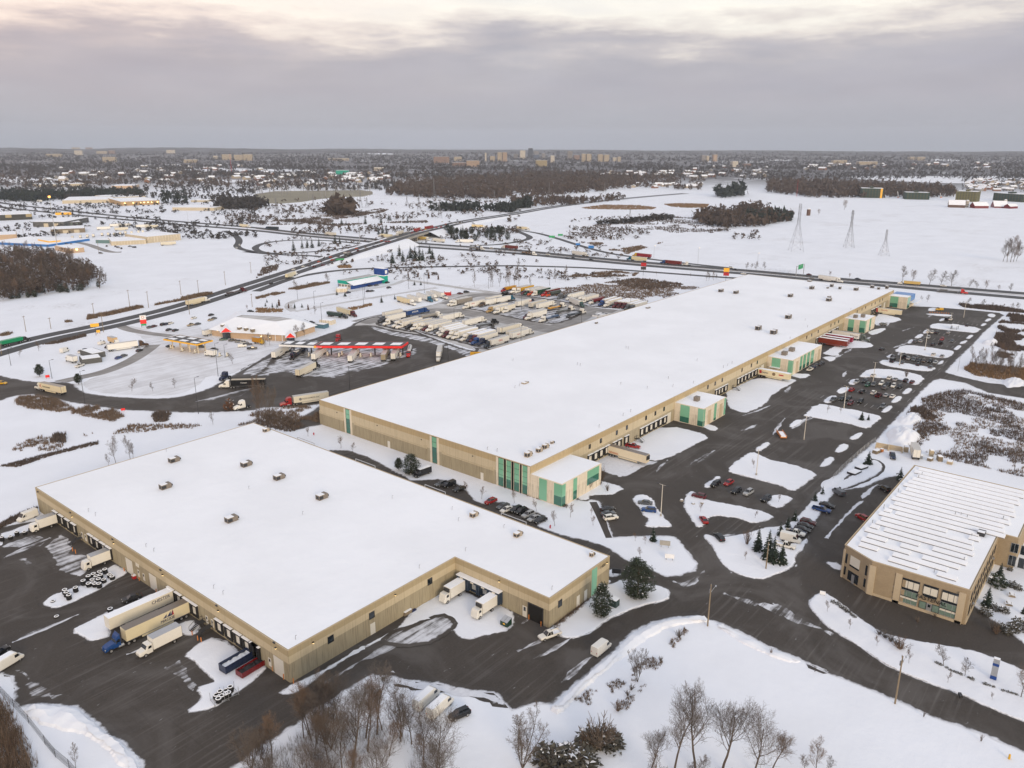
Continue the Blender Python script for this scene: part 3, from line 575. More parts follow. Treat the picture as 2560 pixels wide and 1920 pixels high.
for s_ in ('p 640,428 900,412 1500,420 2212,415 2212,440 1750,480 1500,478 1150,462 880,450', 'p 0,275 220,272 215,283 0,285', 'p 930,225 1190,228 1180,240 940,238', 'p 1400,268 1680,272 1660,290 1420,285', 'p 1950,225 2212,232 2212,243 1960,237', 'o 1640,290 2212,292 2212,299 1650,299', 'n 670,208 1000,212 1200,220 1190,231 980,227 680,219', 'n 0,355 400,360 390,380 0,376', 'n 620,500 1160,505 1150,530 640,528', 'm 0,420 300,430 620,450 600,470 200,480 0,470', 'm 1560,345 2212,350 2212,378 1600,375', 'm 200,168 540,165 540,186 200,186', 'm 1700,445 2212,450 2212,475 1720,470', 'o 0,505 200,475 390,465 380,490 150,520 0,530'): sheet('snow_field', s_, .6, 'snow_bank', 22, 30)
# ================================================================= warehouses and offices
def pw(name, mb, mats, root, label=None, smooth=False, parent=None):   # built in place, kept relative to its thing's foot
    l = root.location; mb.v = [(x-l.x, y-l.y, z-l.z) for x, y, z in mb.v]
    return part(name, mb, mats, parent or root, smooth, label)
def wallbox(mb, face, c, u0, u1, z0, z1, out0, out1, m=None):
    if face == 'x': mb.box(c-out1, u0, z0, c-out0, u1, z1, m)
    else: mb.box(u0, c-out1, z0, u1, c-out0, z1, m)
    return mb
def dock_door(root, face, c, u, w=2.7, z0=1.25, z1=4.15, mat='white_door', frame='dock_rubber', deep=.45):
    d = pw('dock_door', wallbox(MB(), face, c, u-w/2+.3, u+w/2-.3, z0, z1-.5, -.1, .04), mat, root)
    mb = MB()
    wallbox(mb, face, c, u-w/2-.15, u-w/2+.3, z0-.1, z1-.5, -.1, deep); wallbox(mb, face, c, u+w/2-.3, u+w/2+.15, z0-.1, z1-.5, -.1, deep)
    wallbox(mb, face, c, u-w/2-.15, u+w/2+.15, z1-.5, z1+.05, -.1, deep)
    wallbox(mb, face, c, u-w/2, u+w/2, .55, z0-.1, -.1, .18)
    pw('dock_shelter', mb, frame, root, parent=d); pw('dock_canopy', wallbox(MB(), face, c, u-w/2-.22, u+w/2+.22, z1+.055, z1+.19, .0, deep+.15), 'roof_snow', root, parent=d) if deep < 1 else 0; return d
def wall_door(root, face, c, u, w, z0, z1, mat='white_door', name='door', pane=None):
    d = pw(name, wallbox(MB(), face, c, u-w/2, u+w/2, z0, z1, -.1, .05), mat, root)
    if pane:
        pw('pane', wallbox(MB(), face, c, u-w/4, u+w/4, z0+(z1-z0)*.55, z1-.25, .0, .07), pane, root, parent=d)
    return d
def wall_window(root, face, c, u0, u1, z0, z1, mat='dark_glass', bars=0, frame='dark_metal', out=.04):
    w = pw('window', wallbox(MB(), face, c, u0, u1, z0, z1, -.1, out), mat, root)
    mb = MB(); b = .09
    wallbox(mb, face, c, u0-b, u0, z0-b, z1+b, -.05, out+.05); wallbox(mb, face, c, u1, u1+b, z0-b, z1+b, -.05, out+.05)
    wallbox(mb, face, c, u0, u1, z0-b, z0, -.05, out+.05); wallbox(mb, face, c, u0, u1, z1, z1+b, -.05, out+.05)
    for k in range(bars):
        q = u0+(u1-u0)*(k+1)/(bars+1); wallbox(mb, face, c, q-.04, q+.04, z0, z1, 0, out+.03)
    pw('frame', mb, frame, root, parent=w); return w
def wall_lamp(root, face, c, u, z, lit='lamp_warm'):
    mb = MB(); wallbox(mb, face, c, u-.18, u+.18, z, z+.25, 0, .35); l = pw('wall_lamp', mb, 'dark_metal', root)
    mb = MB(); wallbox(mb, face, c, u-.15, u+.15, z-.10, z-.005, .05, .33); pw('lens', mb, lit, root, parent=l)
def roof_unit(root, x, y, z, L=3.2, Wd=2.0, h=1.5, mat='unit_grey', rz=0.):
    u = pw('rooftop_unit', MB().box(x-L/2, y-Wd/2, z-.1, x+L/2, y+Wd/2, z+h), mat, root)
    mb = MB(); mb.box(x-L/2, y-Wd/2-.012, z+.25, x-L*.05, y-Wd/2+.01, z+h-.25); mb.box(x-L/2-.012, y-Wd*.3, z+.3, x-L/2+.01, y+Wd*.3, z+h-.3); pw('grille', mb, 'dark_metal', root, parent=u); pw('fan_duct', MB().tube((x+L/2, y-Wd*.2, z+h*.4), (x+L/2+.5, y-Wd*.2, z+h*.4), .38, n=10), 'dark_metal', root, parent=u)
    pw('snow_cap', MB().box(x-L/2+.05, y-Wd/2+.05, z+h, x+L*.12, y+Wd/2-.05, z+h+.1), 'roof_snow', root, parent=u)
def roof_pipe(root, x, y, z, h=1.1, r=.07):
    mb = MB(); mb.tube((x, y, z-.1), (x, y, z+h), r, n=6); mb.tube((x, y, z+h), (x+.3, y, z+h+.06), r*1.3, n=6); pw('vent_pipe', mb, 'galv', root)
def ladder_rail(root, p, q, z):
    mb = MB(); mb.tube((p.x, p.y, z-.3), (p.x, p.y, z+1.), .12, n=6); mb.tube((q.x, q.y, z-.3), (q.x, q.y, z+1.), .12, n=6); mb.tube((p.x, p.y, z+1.), (q.x, q.y, z+1.), .12, n=6); pw('roof_rail', mb, 'galv', root)
def inset(poly, d):
    n = len(poly); out = []
    for i in range(n):
        a, b, c = (Vector(poly[(i+k-1) % n]) for k in range(3)); e, f = (b-a).normalized(), (c-b).normalized()
        n1_, n2_ = Vector((-e.y, e.x)), Vector((-f.y, f.x)); k = 1+n1_.dot(n2_)
        out.append(tuple(b+(n1_+n2_)*(d/k if k > .1 else d)))
    return out
X0, Y0, YA, XC, YD, XE, H1 = 82.66, 129.3, 260.5, 134.5, 98.46, 160.85, 8.15
foot1 = [(X0, Y0), (XC, Y0), (XC, YD), (XE, YD), (XE, YA), (X0, YA)]
w1 = thing('warehouse', 'low tan warehouse with an L shaped snowy roof and dock yard in front', 'warehouse', (X0, Y0, 0))
pw('wall', MB().prism(foot1, -.2, H1), 'precast_low', w1)
mb = MB(); ins = inset(foot1, .32); mb.prism(ins, H1-.05, H1+.05); rf = pw('roof', mb, 'roof_snow', w1)
mb = MB()
for i in range(6):
    a, b = Vector(foot1[i]), Vector(foot1[(i+1) % 6]); mb.tube((a.x, a.y, H1+.02), (b.x, b.y, H1+.02), .10, n=4)
pw('coping', mb, 'cast_stone', w1, parent=rf)
for t_, x, y in (('a', 500, 372), ('a', 550, 400), ('a', 602, 432), ('a', 656, 466), ('a', 800, 556), ('a', 852, 600), ('a', 905, 630), ('a', 955, 655), ('a', 1492, 1030), ('a', 1556, 1060), ('a', 1630, 1120), ('a', 1692, 1165), ('a', 1906, 1305), ('a', 1986, 1350), ('a', 2066, 1400), ('a', 2142, 1445), ('e', 2212, 300), ('f', 12, 260)):
    dock_door(w1, 'x', X0, onX(t_, x, y, X0).y)
for t_, x, y, w, z1 in (('a', 1120, 745, 3.6, 4.4), ('a', 1325, 885, 3.6, 4.4), ('f', 198, 350, 3.6, 4.6)): wall_door(w1, 'x', X0, onX(t_, x, y, X0).y, w, .02, z1, 'white_door', 'loading_door')
for t_, x, y in (('a', 713, 490), ('a', 743, 505), ('a', 1198, 800), ('a', 1243, 830), ('a', 1788, 1195), ('a', 1834, 1222), ('f', 122, 330)): wall_door(w1, 'x', X0, onX(t_, x, y, X0).y, 1.0, .9, 3.0, 'white_door', 'door', 'dark_glass')
for t_, x, y in (('a', 625, 315), ('a', 985, 545), ('a', 1410, 820), ('a', 1890, 1130), ('f', 175, 207)):
    q = onX(t_, x, y, X0); wall_lamp(w1, 'x', X0, q.y, q.z)
for t_, x, y in (('a', 330, 100), ('a', 610, 280), ('a', 975, 510), ('a', 1390, 775), ('a', 1875, 1082), ('b', 160, 1402)):
    q = onX(t_, x, y, X0); mb = MB(); wallbox(mb, 'x', X0, q.y-.35, q.y+.35, q.z-.15, q.z+.12, .0, .3); pw('camera_box', mb, 'dark_metal', w1)
pw('wall_notice', wallbox(MB(), 'x', X0, onX('a', 1185, 725, X0).y-.9, onX('a', 1185, 725, X0).y+.9, 3.9, 4.9, 0, .05), 'blind_white', w1, 'small white notice board with red heading')
for t_, x, y in (('b', 645, 1375), ('b', 1000, 1168), ('b', 1502, 876)):
    q = onY(t_, x, y, Y0); wall_window(w1, 'y', Y0, q.x-.75, q.x+.75, q.z-.8, q.z+.8)
q = onY('b', 1010, 1290, Y0); wall_door(w1, 'y', Y0, q.x, 1.5, .05, 3.0)
for t_, x, y in (('b', 490, 1405), ('b', 1200, 993)):
    q = onY(t_, x, y, Y0); wall_lamp(w1, 'y', Y0, q.x, q.z)
for k, (t_, x, y) in enumerate((('b', 1810, 930), ('b', 1900, 975), ('b', 1993, 1020), ('b', 2085, 1065))):
    u = onX(t_, x, y, XC).y; dock_door(w1, 'x', XC, u, 3.2, 1.2, 4.3, frame='dock_blue', deep=1.5)
    h_ = pw('dock_canopy', MB().box(XC-1.65, u-1.8, 4.42, XC-.005, u+1.8, 4.62), 'roof_snow', w1); pw('dock_number', MB().box(XC-1.56, u-.5, 3.85, XC-1.50, u+.5, 4.2), 'blind_white', w1, parent=h_)
q = onX('b', 2105, 875, XC); wall_lamp(w1, 'x', XC, q.y, q.z)
q = onX('c', 110, 1140, XC); wall_door(w1, 'x', XC, q.y, 1.3, .1, 3.1, 'white_door', 'door', 'dark_glass')
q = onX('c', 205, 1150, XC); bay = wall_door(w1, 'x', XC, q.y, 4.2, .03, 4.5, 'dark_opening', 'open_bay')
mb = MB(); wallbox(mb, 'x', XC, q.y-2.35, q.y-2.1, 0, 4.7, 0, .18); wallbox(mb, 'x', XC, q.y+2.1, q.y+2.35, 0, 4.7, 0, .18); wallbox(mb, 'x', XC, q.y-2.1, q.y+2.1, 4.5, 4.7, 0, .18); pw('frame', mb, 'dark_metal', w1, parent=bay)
q = onY('c', 415, 1065, YD); wall_window(w1, 'y', YD, q.x-.7, q.x+.7, q.z-.85, q.z+.85)
for t_, x, y in (('c', 570, 1065), ('c', 635, 1000)): wall_door(w1, 'y', YD, onY(t_, x, y, YD).x, 1.3, .1, 3.2)
q0, q1 = onY('c', 688, 800, YD).x, onY('c', 735, 800, YD).x
wall_window(w1, 'y', YD, q0, q1, .2, H1-.35, 'green_spandrel', 0, 'cast_stone')
q = onY('c', 817, 712, YD); wall_lamp(w1, 'y', YD, q.x, q.z-.1)
q = onY('c', 785, 742, YD); lettering('1400', 1.25, (q.x-X0, YD-Y0-.03, q.z-.05), (1, 0, 0), 'black_print', w1)
for t_, x, y in (('a', 1430, 60), ('a', 2000, 345), ('i', 1505, 1490), ('i', 2128, 1527), ('j', 200, 1640), ('b', 570, 150), ('a', 2212, 135)):
    if (t_, x) in (('a', 2212),): continue
    q = at(t_, x, y+10, H1); roof_unit(w1, q.x, q.y, H1+.05)
q = at('b', 1882, 315, H1); roof_unit(w1, q.x, q.y, H1+.05, 2.2, 1.5, 1.3, 'unit_beige')
q = at('c', 50, 485, H1); roof_unit(w1, q.x, q.y, H1+.05, 2.4, 1.4, 1.2, 'unit_beige'); q = at('j', 88, 1240, H1); roof_unit(w1, q.x, q.y, H1+.05, 2.2, 1.4, 1.2, 'unit_beige'); q = at('c', 688, 660, H1); roof_unit(w1, q.x, q.y, H1+.05, 1.1, .9, 1.1, 'unit_beige')
for s in ('a 765,275', 'a 825,310', 'a 1262,580', 'a 1330,620', 'a 1847,940', 'a 1928,990', 'a 2150,80', 'b 404,300', 'b 343,1380', 'b 1412,765', 'b 1695,258', 'b 2142,415', 'b 1810,615', 'c 345,950', 'i 1437,1415', 'b 1178,162', 'b 1750,355'):
    q = PL(s, H1)[0]; roof_pipe(w1, q.x, q.y, H1+.05, .9)
for a, b in ((('b', 1470, 60), ('b', 1655, 122)), (('b', 2130, 305), ('c', 135, 385)), (('j', 370, 1308), ('j', 510, 1362)), (('j', 880, 1492), ('j', 1045, 1556))):
    p, q = at(*a, H1), at(*b, H1); p.x = q.x = XE-.25; ladder_rail(w1, p, q, H1)
U0, U1, V0, V1, H2 = 190.35, 614.8, 148.0, 258.3, 10.54
w2 = thing('warehouse', 'very long pale tan warehouse with wide snowy roof and green glass strips', 'warehouse', (U0, V0, 0))
foot2 = [(U0, V0), (U1, V0), (U1, V1), (U0, V1)]
pw('wall', MB().prism(foot2, -.2, H2), 'precast_high', w2)
rf = pw('roof', MB().prism(inset(foot2, .35), H2-.05, H2+.05), 'roof_snow', w2)
mb = MB()
for i in range(4):
    a, b = Vector(foot2[i]), Vector(foot2[(i+1) % 4]); mb.tube((a.x, a.y, H2+.02), (b.x, b.y, H2+.02), .12, n=4)
pw('coping', mb, 'cast_stone', w2, parent=rf)
def strip(root, face, c, u0, u1, z0, zs, z1, trim=True):      # a green spandrel above darker glass
    w = wall_window(root, face, c, u0, u1, z0, z1, 'green_spandrel', 0, 'dark_metal', .05)
    mb = MB(); wallbox(mb, face, c, u0+.05, u1-.05, z0+.05, zs, .04, .075); pw('pane', mb, 'green_glass', root, parent=w)
    mb = MB()
    for k in range(1, 5): zz = z0+(z1-z0)*k/5; wallbox(mb, face, c, u0, u1, zz-.04, zz+.04, .04, .10)
    pw('mullion', mb, 'dark_metal', root, parent=w); return w
for (t_, xa, xb, y) in (('j', 780, 812, 1150), ('j', 1524, 1562, 1390), ('j', 2097, 2142, 1560), ('j', 2163, 2205, 1590), ('c', 20, 68, 40), ('c', 86, 132, 50)):
    ya, yb = onX(t_, xa, y, U0).y, onX(t_, xb, y, U0).y
    strip(w2, 'x', U0, min(ya, yb), max(ya, yb), .3, 6.2 if t_ == 'j' and xa < 1600 else 3.4, H2-.3)
    lo, hi = min(ya, yb), max(ya, yb)
    for v in (lo-1.1, hi+.1): pw('pier', wallbox(MB(), 'x', U0, v, v+1, 0, H2-.2, -.05, .12), 'precast_office', w2)
ys = sorted([onX('j', 545, 1100, U0).y-.4, onX('j', 770, 1100, U0).y+1.2, onX('j', 826, 1100, U0).y-1.2, onX('j', 1500, 1300, U0).y+1.5, onX('j', 1580, 1300, U0).y-1.3, onX('j', 2075, 1500, U0).y+1.2], reverse=True)
for k in range(0, 6, 2):
    b, a = ys[k], ys[k+1]; mb = MB(); prof = [(a, 0), (b, 0), (b, 6.0), (b-1.0, 6.0), (b-2.4, 5.2), (a+2.4, 5.2), (a+1., 6.0), (a, 6.0)]
    V = [(U0-.1, y, z) for y, z in prof]+[(U0+.05, y, z) for y, z in prof]; n = len(prof)
    mb.add(V, [tuple(range(n))[::-1]]+[(i, (i+1) % n, n+(i+1) % n, n+i) for i in range(n)]); pw('wall_panel', mb, 'precast_low', w2)
for x, y in ((1150, 1345), (1955, 1615)): wall_door(w2, 'x', U0-.1, onX('j', x, y, U0).y, 1.3, .05, 2.7)
for x, y in ((700, 1075), (1048, 1187), (1430, 1309), (1873, 1452)):
    q = onX('j', x, y, U0); mb = MB(); wallbox(mb, 'x', U0, q.y-.2, q.y+.2, q.z-.15, q.z+.15, 0, .2); pw('wall_lamp', mb, 'dark_metal', w2)
for t_, x, y in (('k', 671, 1370), ('k', 767, 1320), ('k', 905, 1250), ('k', 992, 1205), ('k', 1158, 1122), ('k', 1238, 1083), ('k', 1313, 1045), ('k', 1692, 855), ('k', 1755, 825), ('k', 1816, 795), ('k', 1987, 708), ('k', 2068, 668), ('k', 2119, 642), ('l', 335, 425), ('l', 377, 405), ('l', 434, 376), ('l', 543, 322), ('l', 577, 305), ('l', 610, 290), ('l', 770, 205), ('l', 812, 183), ('l', 843, 166), ('l', 897, 143), ('l', 926, 130), ('l', 966, 110), ('l', 990, 98)):
    q = onY(t_, x, y, V0); wall_window(w2, 'y', V0, q.x-.55, q.x+.55, q.z-.8, q.z+.8)
docks = [('k', x, y) for x, y in ((672, 1470), (720, 1470), (768, 1440), (816, 1415), (885, 1385), (922, 1355), (985, 1320), (1120, 1245), (1160, 1225), (1200, 1205), (1240, 1185), (1280, 1160), (1318, 1140), (1765, 885), (1790, 880), (1815, 868), (1845, 860), (1955, 805), (1985, 790), (2015, 775), (2045, 760), (2075, 745), (2105, 730))]+[('l', x, y) for x, y in ((420, 440), (452, 425), (484, 408), (527, 392), (550, 382), (570, 372), (595, 362), (895, 205), (912, 197), (930, 190), (948, 182), (965, 175))]
for t_, x, y in docks: dock_door(w2, 'y', V0, onY(t_, x, y, V0).x, 2.8)
for t_, x, y in (('k', 1355, 1110), ('k', 2165, 670), ('l', 1010, 110)): wall_door(w2, 'y', V0, onY(t_, x, y, V0).x, 3.4, .05, 4.6, 'white_door', 'loading_door')
for t_, x, y, L_, h_ in (('k', 140, 1455, 2.6, 1.6), ('k', 235, 1415, 2.3, 1.4), ('k', 288, 1385, 2.3, 1.5), ('k', 345, 1345, 1.2, .9), ('k', 112, 825, 3, .6), ('k', 727, 308, 1.6, .9), ('k', 1175, 175, 3, .8), ('k', 1805, 33, 4, 2), ('k', 1935, 48, 4, 2), ('k', 2127, 360, 4, 2.2), ('l', 48, 395, 4.4, 2.2), ('l', 175, 262, 4.4, 2.2), ('l', 193, 76, 4, 2), ('l', 525, 112, 4.4, 2), ('l', 527, 92, 3, 1.8), ('l', 378, 8, 4, 2), ('l', 760, 20, 4, 2), ('l', 955, 12, 2.4, 1.6), ('p', 380, 1392, 3.6, 2), ('p', 550, 1372, 3, 2), ('p', 620, 1392, 2.4, 1.8), ('p', 515, 1386, 2, 1.), ('p', 900, 1382, 3.4, 2), ('p', 1027, 1387, 3, 2), ('p', 360, 1326, 4, 1)):
    q = at(t_, x, y, H2); roof_unit(w2, q.x, q.y, H2+.05, L_, L_*.6, h_, 'unit_grey' if t_ != 'k' or x > 400 else 'unit_beige')
for s in ('k 25,865', 'k 65,850', 'k 752,1205', 'k 960,1105', 'k 1025,1072', 'k 1168,870', 'k 1390,855', 'k 1350,785', 'k 1568,825', 'k 1598,630', 'k 1900,655', 'k 1826,690', 'k 565,665', 'k 590,672', 'k 985,522', 'k 1005,525', 'k 940,835', 'k 8,632', 'j 2000,1400', 'j 2083,1415', 'j 1537,705', 'l 340,340', 'l 715,190', 'l 190,440', 'l 320,282', 'k 1863,675'):
    q = PL(s, H2)[0]; roof_pipe(w2, q.x, q.y, H2+.05, 1.0, .1)
def office(x0, x1, y0, label_panels, h=7.95, left=(), front=(), units=(), name='office_block'):
    o = pw(name, MB().prism([(x0, y0), (x1, y0), (x1, V0-.01), (x0, V0-.01)], -.2, h), 'precast_office', w2)
    pw('roof', MB().box(x0+.3, y0+.3, h-.05, x1-.3, V0-.05, h+.07), 'roof_snow', w2, parent=o)
    for u0, u1, z0, z1, dark in left:
        wnd = pw('window', wallbox(MB(), 'x', x0, u0, u1, z0, z1, -.1, .06), 'green_spandrel', w2, parent=o)
        pw('pane', wallbox(MB(), 'x', x0, u0+.05, u1-.05, z0, z0+dark, .02, .085), 'green_glass', w2, parent=o) if dark else 0
    for u0, u1, z0, z1, dark in front:
        pw('window', wallbox(MB(), 'y', y0, u0, u1, z0, z1, -.1, .06), 'green_spandrel', w2, parent=o)
        pw('pane', wallbox(MB(), 'y', y0, u0+.05, u1-.05, z0, z0+dark, .02, .085), 'green_glass', w2, parent=o) if dark else 0
    mb = MB()
    for zz in (1.95, 3.95, 5.95):
        wallbox(mb, 'x', x0, y0, V0, zz-.015, zz+.015, -.02, .012); wallbox(mb, 'y', y0, x0, x1, zz-.015, zz+.015, -.02, .012)
    pw('panel_joint', mb, 'cast_stone', w2, parent=o)
    for x, y, L_ in units:
        pw('rooftop_unit', MB().box(x-L_/2, y-L_*.4, h, x+L_/2, y+L_*.4, h+1.9), 'unit_grey', w2, parent=o)
    return o
office(190.25, 213, 135.2, '', 7.95, [(135.2, 138.3, .3, 7.7, 3.2), (141.2, 144.3, .3, 7.7, 0.)], [(190.3, 192.2, .3, 7.7, 3.2), (196.5, 198.6, .3, 7.7, 3.), (204.5, 211.5, 2.6, 7.7, 2.4)])
office(288, 308.8, 134.6, '', 7.95, [(134.65, 137.2, .3, 7.7, 2.2), (141, 145.2, .3, 7.7, 2.4)], [(288.1, 289.3, .3, 7.7, 2.2), (297.6, 299.8, .3, 7.7, 1.), (307, 308.7, .3, 7.7, 0.)], [(296, 142, 2.4)])
q = onY('k', 1705, 1095, 134.6); w_ = wall_door(w2, 'y', 134.6, q.x, 2.6, .05, 6.2, 'cast_stone', 'door', None); q = onY('k', 1805, 1030, 134.6); wall_door(w2, 'y', 134.6, q.x, 2.6, .05, 6.2, 'cast_stone', 'door', None)
office(386, 428.1, 135., '', 7.95, [(135.05, 137.2, .3, 7.7, 0.), (141.2, 145.6, 2.8, 7.7, 0.)], [(386.05, 387., .3, 7.7, 0.), (396.5, 399.5, .4, 7.7, 2.), (401, 404.8, .4, 7.7, 2.), (406.5, 410.3, .4, 7.7, 2.), (412, 416.5, .4, 7.7, 1.)], [(394, 142.5, 3), (404, 142.5, 3)])
pw('entrance_canopy', MB().box(384.4, 140.8, 2.9, 386.02, 146.2, 3.12), 'roof_snow', w2); q = onY('B', 1225, 650, 135.); wall_door(w2, 'y', 135., q.x, 3., .05, 6.3, 'cast_stone', 'door'); q = onY('B', 1735, 350, 135.); wall_door(w2, 'y', 135., q.x, 3., .05, 6.3, 'cast_stone', 'door')
office(506, 526, 135.2, '', 7.95, [(135.3, 138.6, .3, 7.7, 3.), (142, 145.4, .3, 7.7, 2.4)], [(506.1, 507.5, .3, 7.7, 2.), (514.5, 517.5, .4, 7.7, 2.)], [(511, 143, 2.6), (516, 140, 2.6)])
office(603, 623, 135.6, '', 8.3, [(141.5, 146.8, .3, 8., 3.)], [(604, 611, .3, 8., 3.)], [])
pw('fascia', MB().box(612, 135.45, 4.2, 623.2, 148, 8.45), 'blue_panel', w2, 'bright blue corner cladding'); pw('entrance_canopy', MB().box(611, 131, 3.4, 624, 135.4, 3.8), 'roof_snow', w2)
w3 = thing('office_building', 'two storey buff brick building with snowed over panel rows on roof', 'building', (199, 22, 0)); H3 = 9.45
foot3 = [(199.6, 44.), (200.0, 21.6), (238., 21.6), (238., 17.), (275, 17.), (275, 52.2), (204., 52.2)]
pw('wall', MB().prism(foot3, -.2, H3), 'buff_brick', w3)
rf = pw('roof', MB().prism(inset(foot3 if True else 0, .4), H3-.05, H3+.05), 'roof_snow', w3)
mb = MB(); n_ = len(foot3)
for i in range(n_):
    a, b = Vector(foot3[i]), Vector(foot3[(i+1) % n_]); mb.tube((a.x, a.y, H3+.03), (b.x, b.y, H3+.03), .13, n=4)
pw('coping', mb, 'cast_stone', w3, parent=rf)
C3 = 199.8
def onx3(x, y, t_='d'): return onX(t_, x, y, C3)
for x in (905, 1140, 1720):                     # pale stone piers
    q = onx3(x, 800); mb = MB(); wallbox(mb, 'x', C3-.2 if x < 1000 else C3, q.y-.75, q.y+.75, 0, 8.3, -.4, .25); pw('pier', mb, 'cast_stone', w3)
mb = MB(); mb.box(C3-.25, 22.4, 0, C3+.3, 44, .7); mb.box(200.3, 21.35, 0, 237.9, 21.7, .9); pw('plinth', mb, 'cast_stone', w3)
for x0, x1, n_ in ((932, 1110, 3), (1160, 1302, 2), (1352, 1472, 1), (1522, 1676, 2)):
    ya, yb = onx3(x0, 900).y, onx3(x1, 950).y; lo, hi = min(ya, yb), max(ya, yb)
    w = wall_window(w3, 'x', C3, lo, hi, 5.0, 7.5, 'blind_white', n_, 'dark_metal', .05)
    pw('pane', wallbox(MB(), 'x', C3, lo, hi, 7.0, 7.5, .04, .08), 'dark_glass', w3, parent=w); pw('pane', wallbox(MB(), 'x', C3, lo, hi, 4.35, 5.0, .0, .09), 'dark_glass', w3, parent=w)
    if n_ != 1:
        w = wall_window(w3, 'x', C3, lo, hi, .9, 4.3, 'glass_grey', n_, 'galv', .05)
        mb = MB(); wallbox(mb, 'x', C3, lo, hi, 2.55, 2.75, .04, .1); pw('mullion', mb, 'dark_metal', w3, parent=w)
        mb = MB(); wallbox(mb, 'x', C3, lo, hi, 2.0, 2.5, .04, .07); pw('blind', mb, 'blind_white', w3, parent=w)
q = onx3(1410, 1045); lettering('FASTENAL', 1.5, (q.x-199-.12, q.y-22, 3.75), (0, -1, 0), 'black_print', w3, 'sign_lettering', 1, .15)
ya, yb = onx3(1330, 1090).y, onx3(1450, 1110).y
d3 = wall_door(w3, 'x', C3, (ya+yb)/2, 1.2, .4, 2.7, 'galv', 'door', 'dark_glass')
for u in ((ya*.98+yb*.02), (yb*.98+ya*.02)): wall_window(w3, 'x', C3, u-.75, u+.75, .9, 2.7, 'glass_grey', 0, 'dark_metal', .05)
a, b = Vector((204., 52.2)), Vector((199.6, 44.)); dd = (b-a).normalized(); nn = Vector((dd.y, -dd.x)); nn = nn if nn.x < 0 else -nn
def skew(s0, s1, z0, z1, name, mat, out=.06):
    p, q = a+dd*s0, a+dd*s1; mb = MB(); o1, o0 = nn*out, nn*-.1
    mb.prism([tuple(p+o1), tuple(q+o1), tuple(q+o0), tuple(p+o0)], z0, z1); return pw(name, mb, mat, w3)
L_ = (b-a).length
for s0, s1, z0, z1 in ((.8, 1.4, 1.2, 3.6), (.8, 1.4, 4.6, 7.4), (7.6, 8.2, 1.2, 3.6), (7.6, 8.2, 4.6, 7.4)): skew(s0, s1, z0, z1, 'window', 'dark_glass')
skew(2.4, 5.6, 5., 7.6, 'window', 'blind_white'); skew(2.4, 5.6, 4.5, 5., 'window', 'dark_glass', .07); skew(2.2, 5.8, .5, 3.2, 'window', 'dark_glass'); skew(3.6, 4.5, .1, 2.6, 'door', 'galv', .1); skew(-.05, .55, 0, 8.3, 'pier', 'cast_stone', .2); skew(8.7, 9.25, 0, 8.3, 'pier', 'cast_stone', .2)
for x0, x1 in ((2105, 2165), (2195, 2300)):
    ya, yb = onX('d', x0, 560, 238.).y, onX('d', x1, 580, 238.).y
    wall_window(w3, 'x', 238., yb, ya, 5.0, 7.6, 'dark_glass', 1, 'galv'); wall_window(w3, 'x', 238., yb, ya, 1., 3.9, 'dark_glass', 1, 'galv')
for k in range(9): u = 203+k*3.8; wall_window(w3, 'y', 21.6, u, u+1.6, 5.0, 7.2, 'dark_glass', 1, 'dark_metal'); wall_window(w3, 'y', 21.6, u, u+1.6, 1.2, 3.8, 'dark_glass', 1, 'dark_metal')
for s in ('d 1940,675', 'd 1765,1065'):
    q = onY(*('d', *map(float, s[2:].split(','))), 21.6); mb = MB(); wallbox(mb, 'y', 21.6, q.x-.3, q.x+.3, q.z-.2, q.z+.2, 0, .5); pw('wall_lamp', mb, 'galv', w3)
def prow(x, ya, yb):
    w = 2.25; mb = MB(); y0, y1 = min(ya, yb), max(ya, yb); z = H3+.08; N_ = max(2, int((y1-y0)/1.2)); V = []
    for i in range(N_+1):
        y = y0+(y1-y0)*i/N_; e = .09*noise.noise(Vector((x*3, y*.45, 1))); k = .05*noise.noise(Vector((x, y*.9, 4)))
        V += [(x-w/2-.02, y, z), (x-w/2+.06+e*.5, y, z+.36+k), (x+w/2-.4, y, z+.62+k), (x+w/2-.12+e, y, z+.2), (x+w/2-.1+e, y, z)]
    mb.add(V, [(5*i+k, 5*i+5+k, 5*i+6+k, 5*i+1+k) for i in range(N_) for k in range(4)]+[(0, 1, 2, 3, 4), tuple(5*N_+k for k in (4, 3, 2, 1, 0))])
    mb.f = [f[::-1] for f in mb.f]
    p = pw('solar_panel', mb, 'roof_snow', w3)
    mb = MB(); mb.box(x-w/2-.10, y0+.05, z+.0, x-w/2+.05, y1-.05, z+.15); pw('panel_edge', mb, 'steel', w3, parent=p)
rows = [('d', 870, 630, 1350, 760, 1), ('d', 740, 530, 970, 590, 0), ('d', 1080, 640, 1700, 800, 0), ('d', 1470, 810, 1665, 860, 1)]
xr = 203.2; k = 0
gaps = {2: [(34.5, 37.5)], 3: [(40.6, 44.2)], 4: [(33.5, 36.8)], 8: [(27.5, 33)], 5: [(46.5, 48)], 9: [(47, 48.2)]}
while xr < 274:
    t_ = (xr-199)/60.; y1 = 50.6 if xr > 206 else 41.5; y0 = 24.6 if xr < 236 else 20.
    if k == 0: segs = [(34., 41.), (25.2, 29.6)]
    elif k == 1: segs = [(44.5, 49.2), (28., 40.8)]
    else:
        segs = [(y0+(k*37 % 5)*.35, y1-(k*53 % 4)*.5)]
        for g0, g1 in gaps.get(k, []): segs = [s2 for s0, s1 in segs for s2 in ((s0, g0), (g1, s1))]
    for s0, s1 in segs: prow(xr, s0, s1)
    xr += 3.28; k += 1
q = at('d', 1842, 475, H3); roof_unit(w3, q.x, q.y, H3+.05, 2.4, 1.8, 1.1, 'dark_metal')
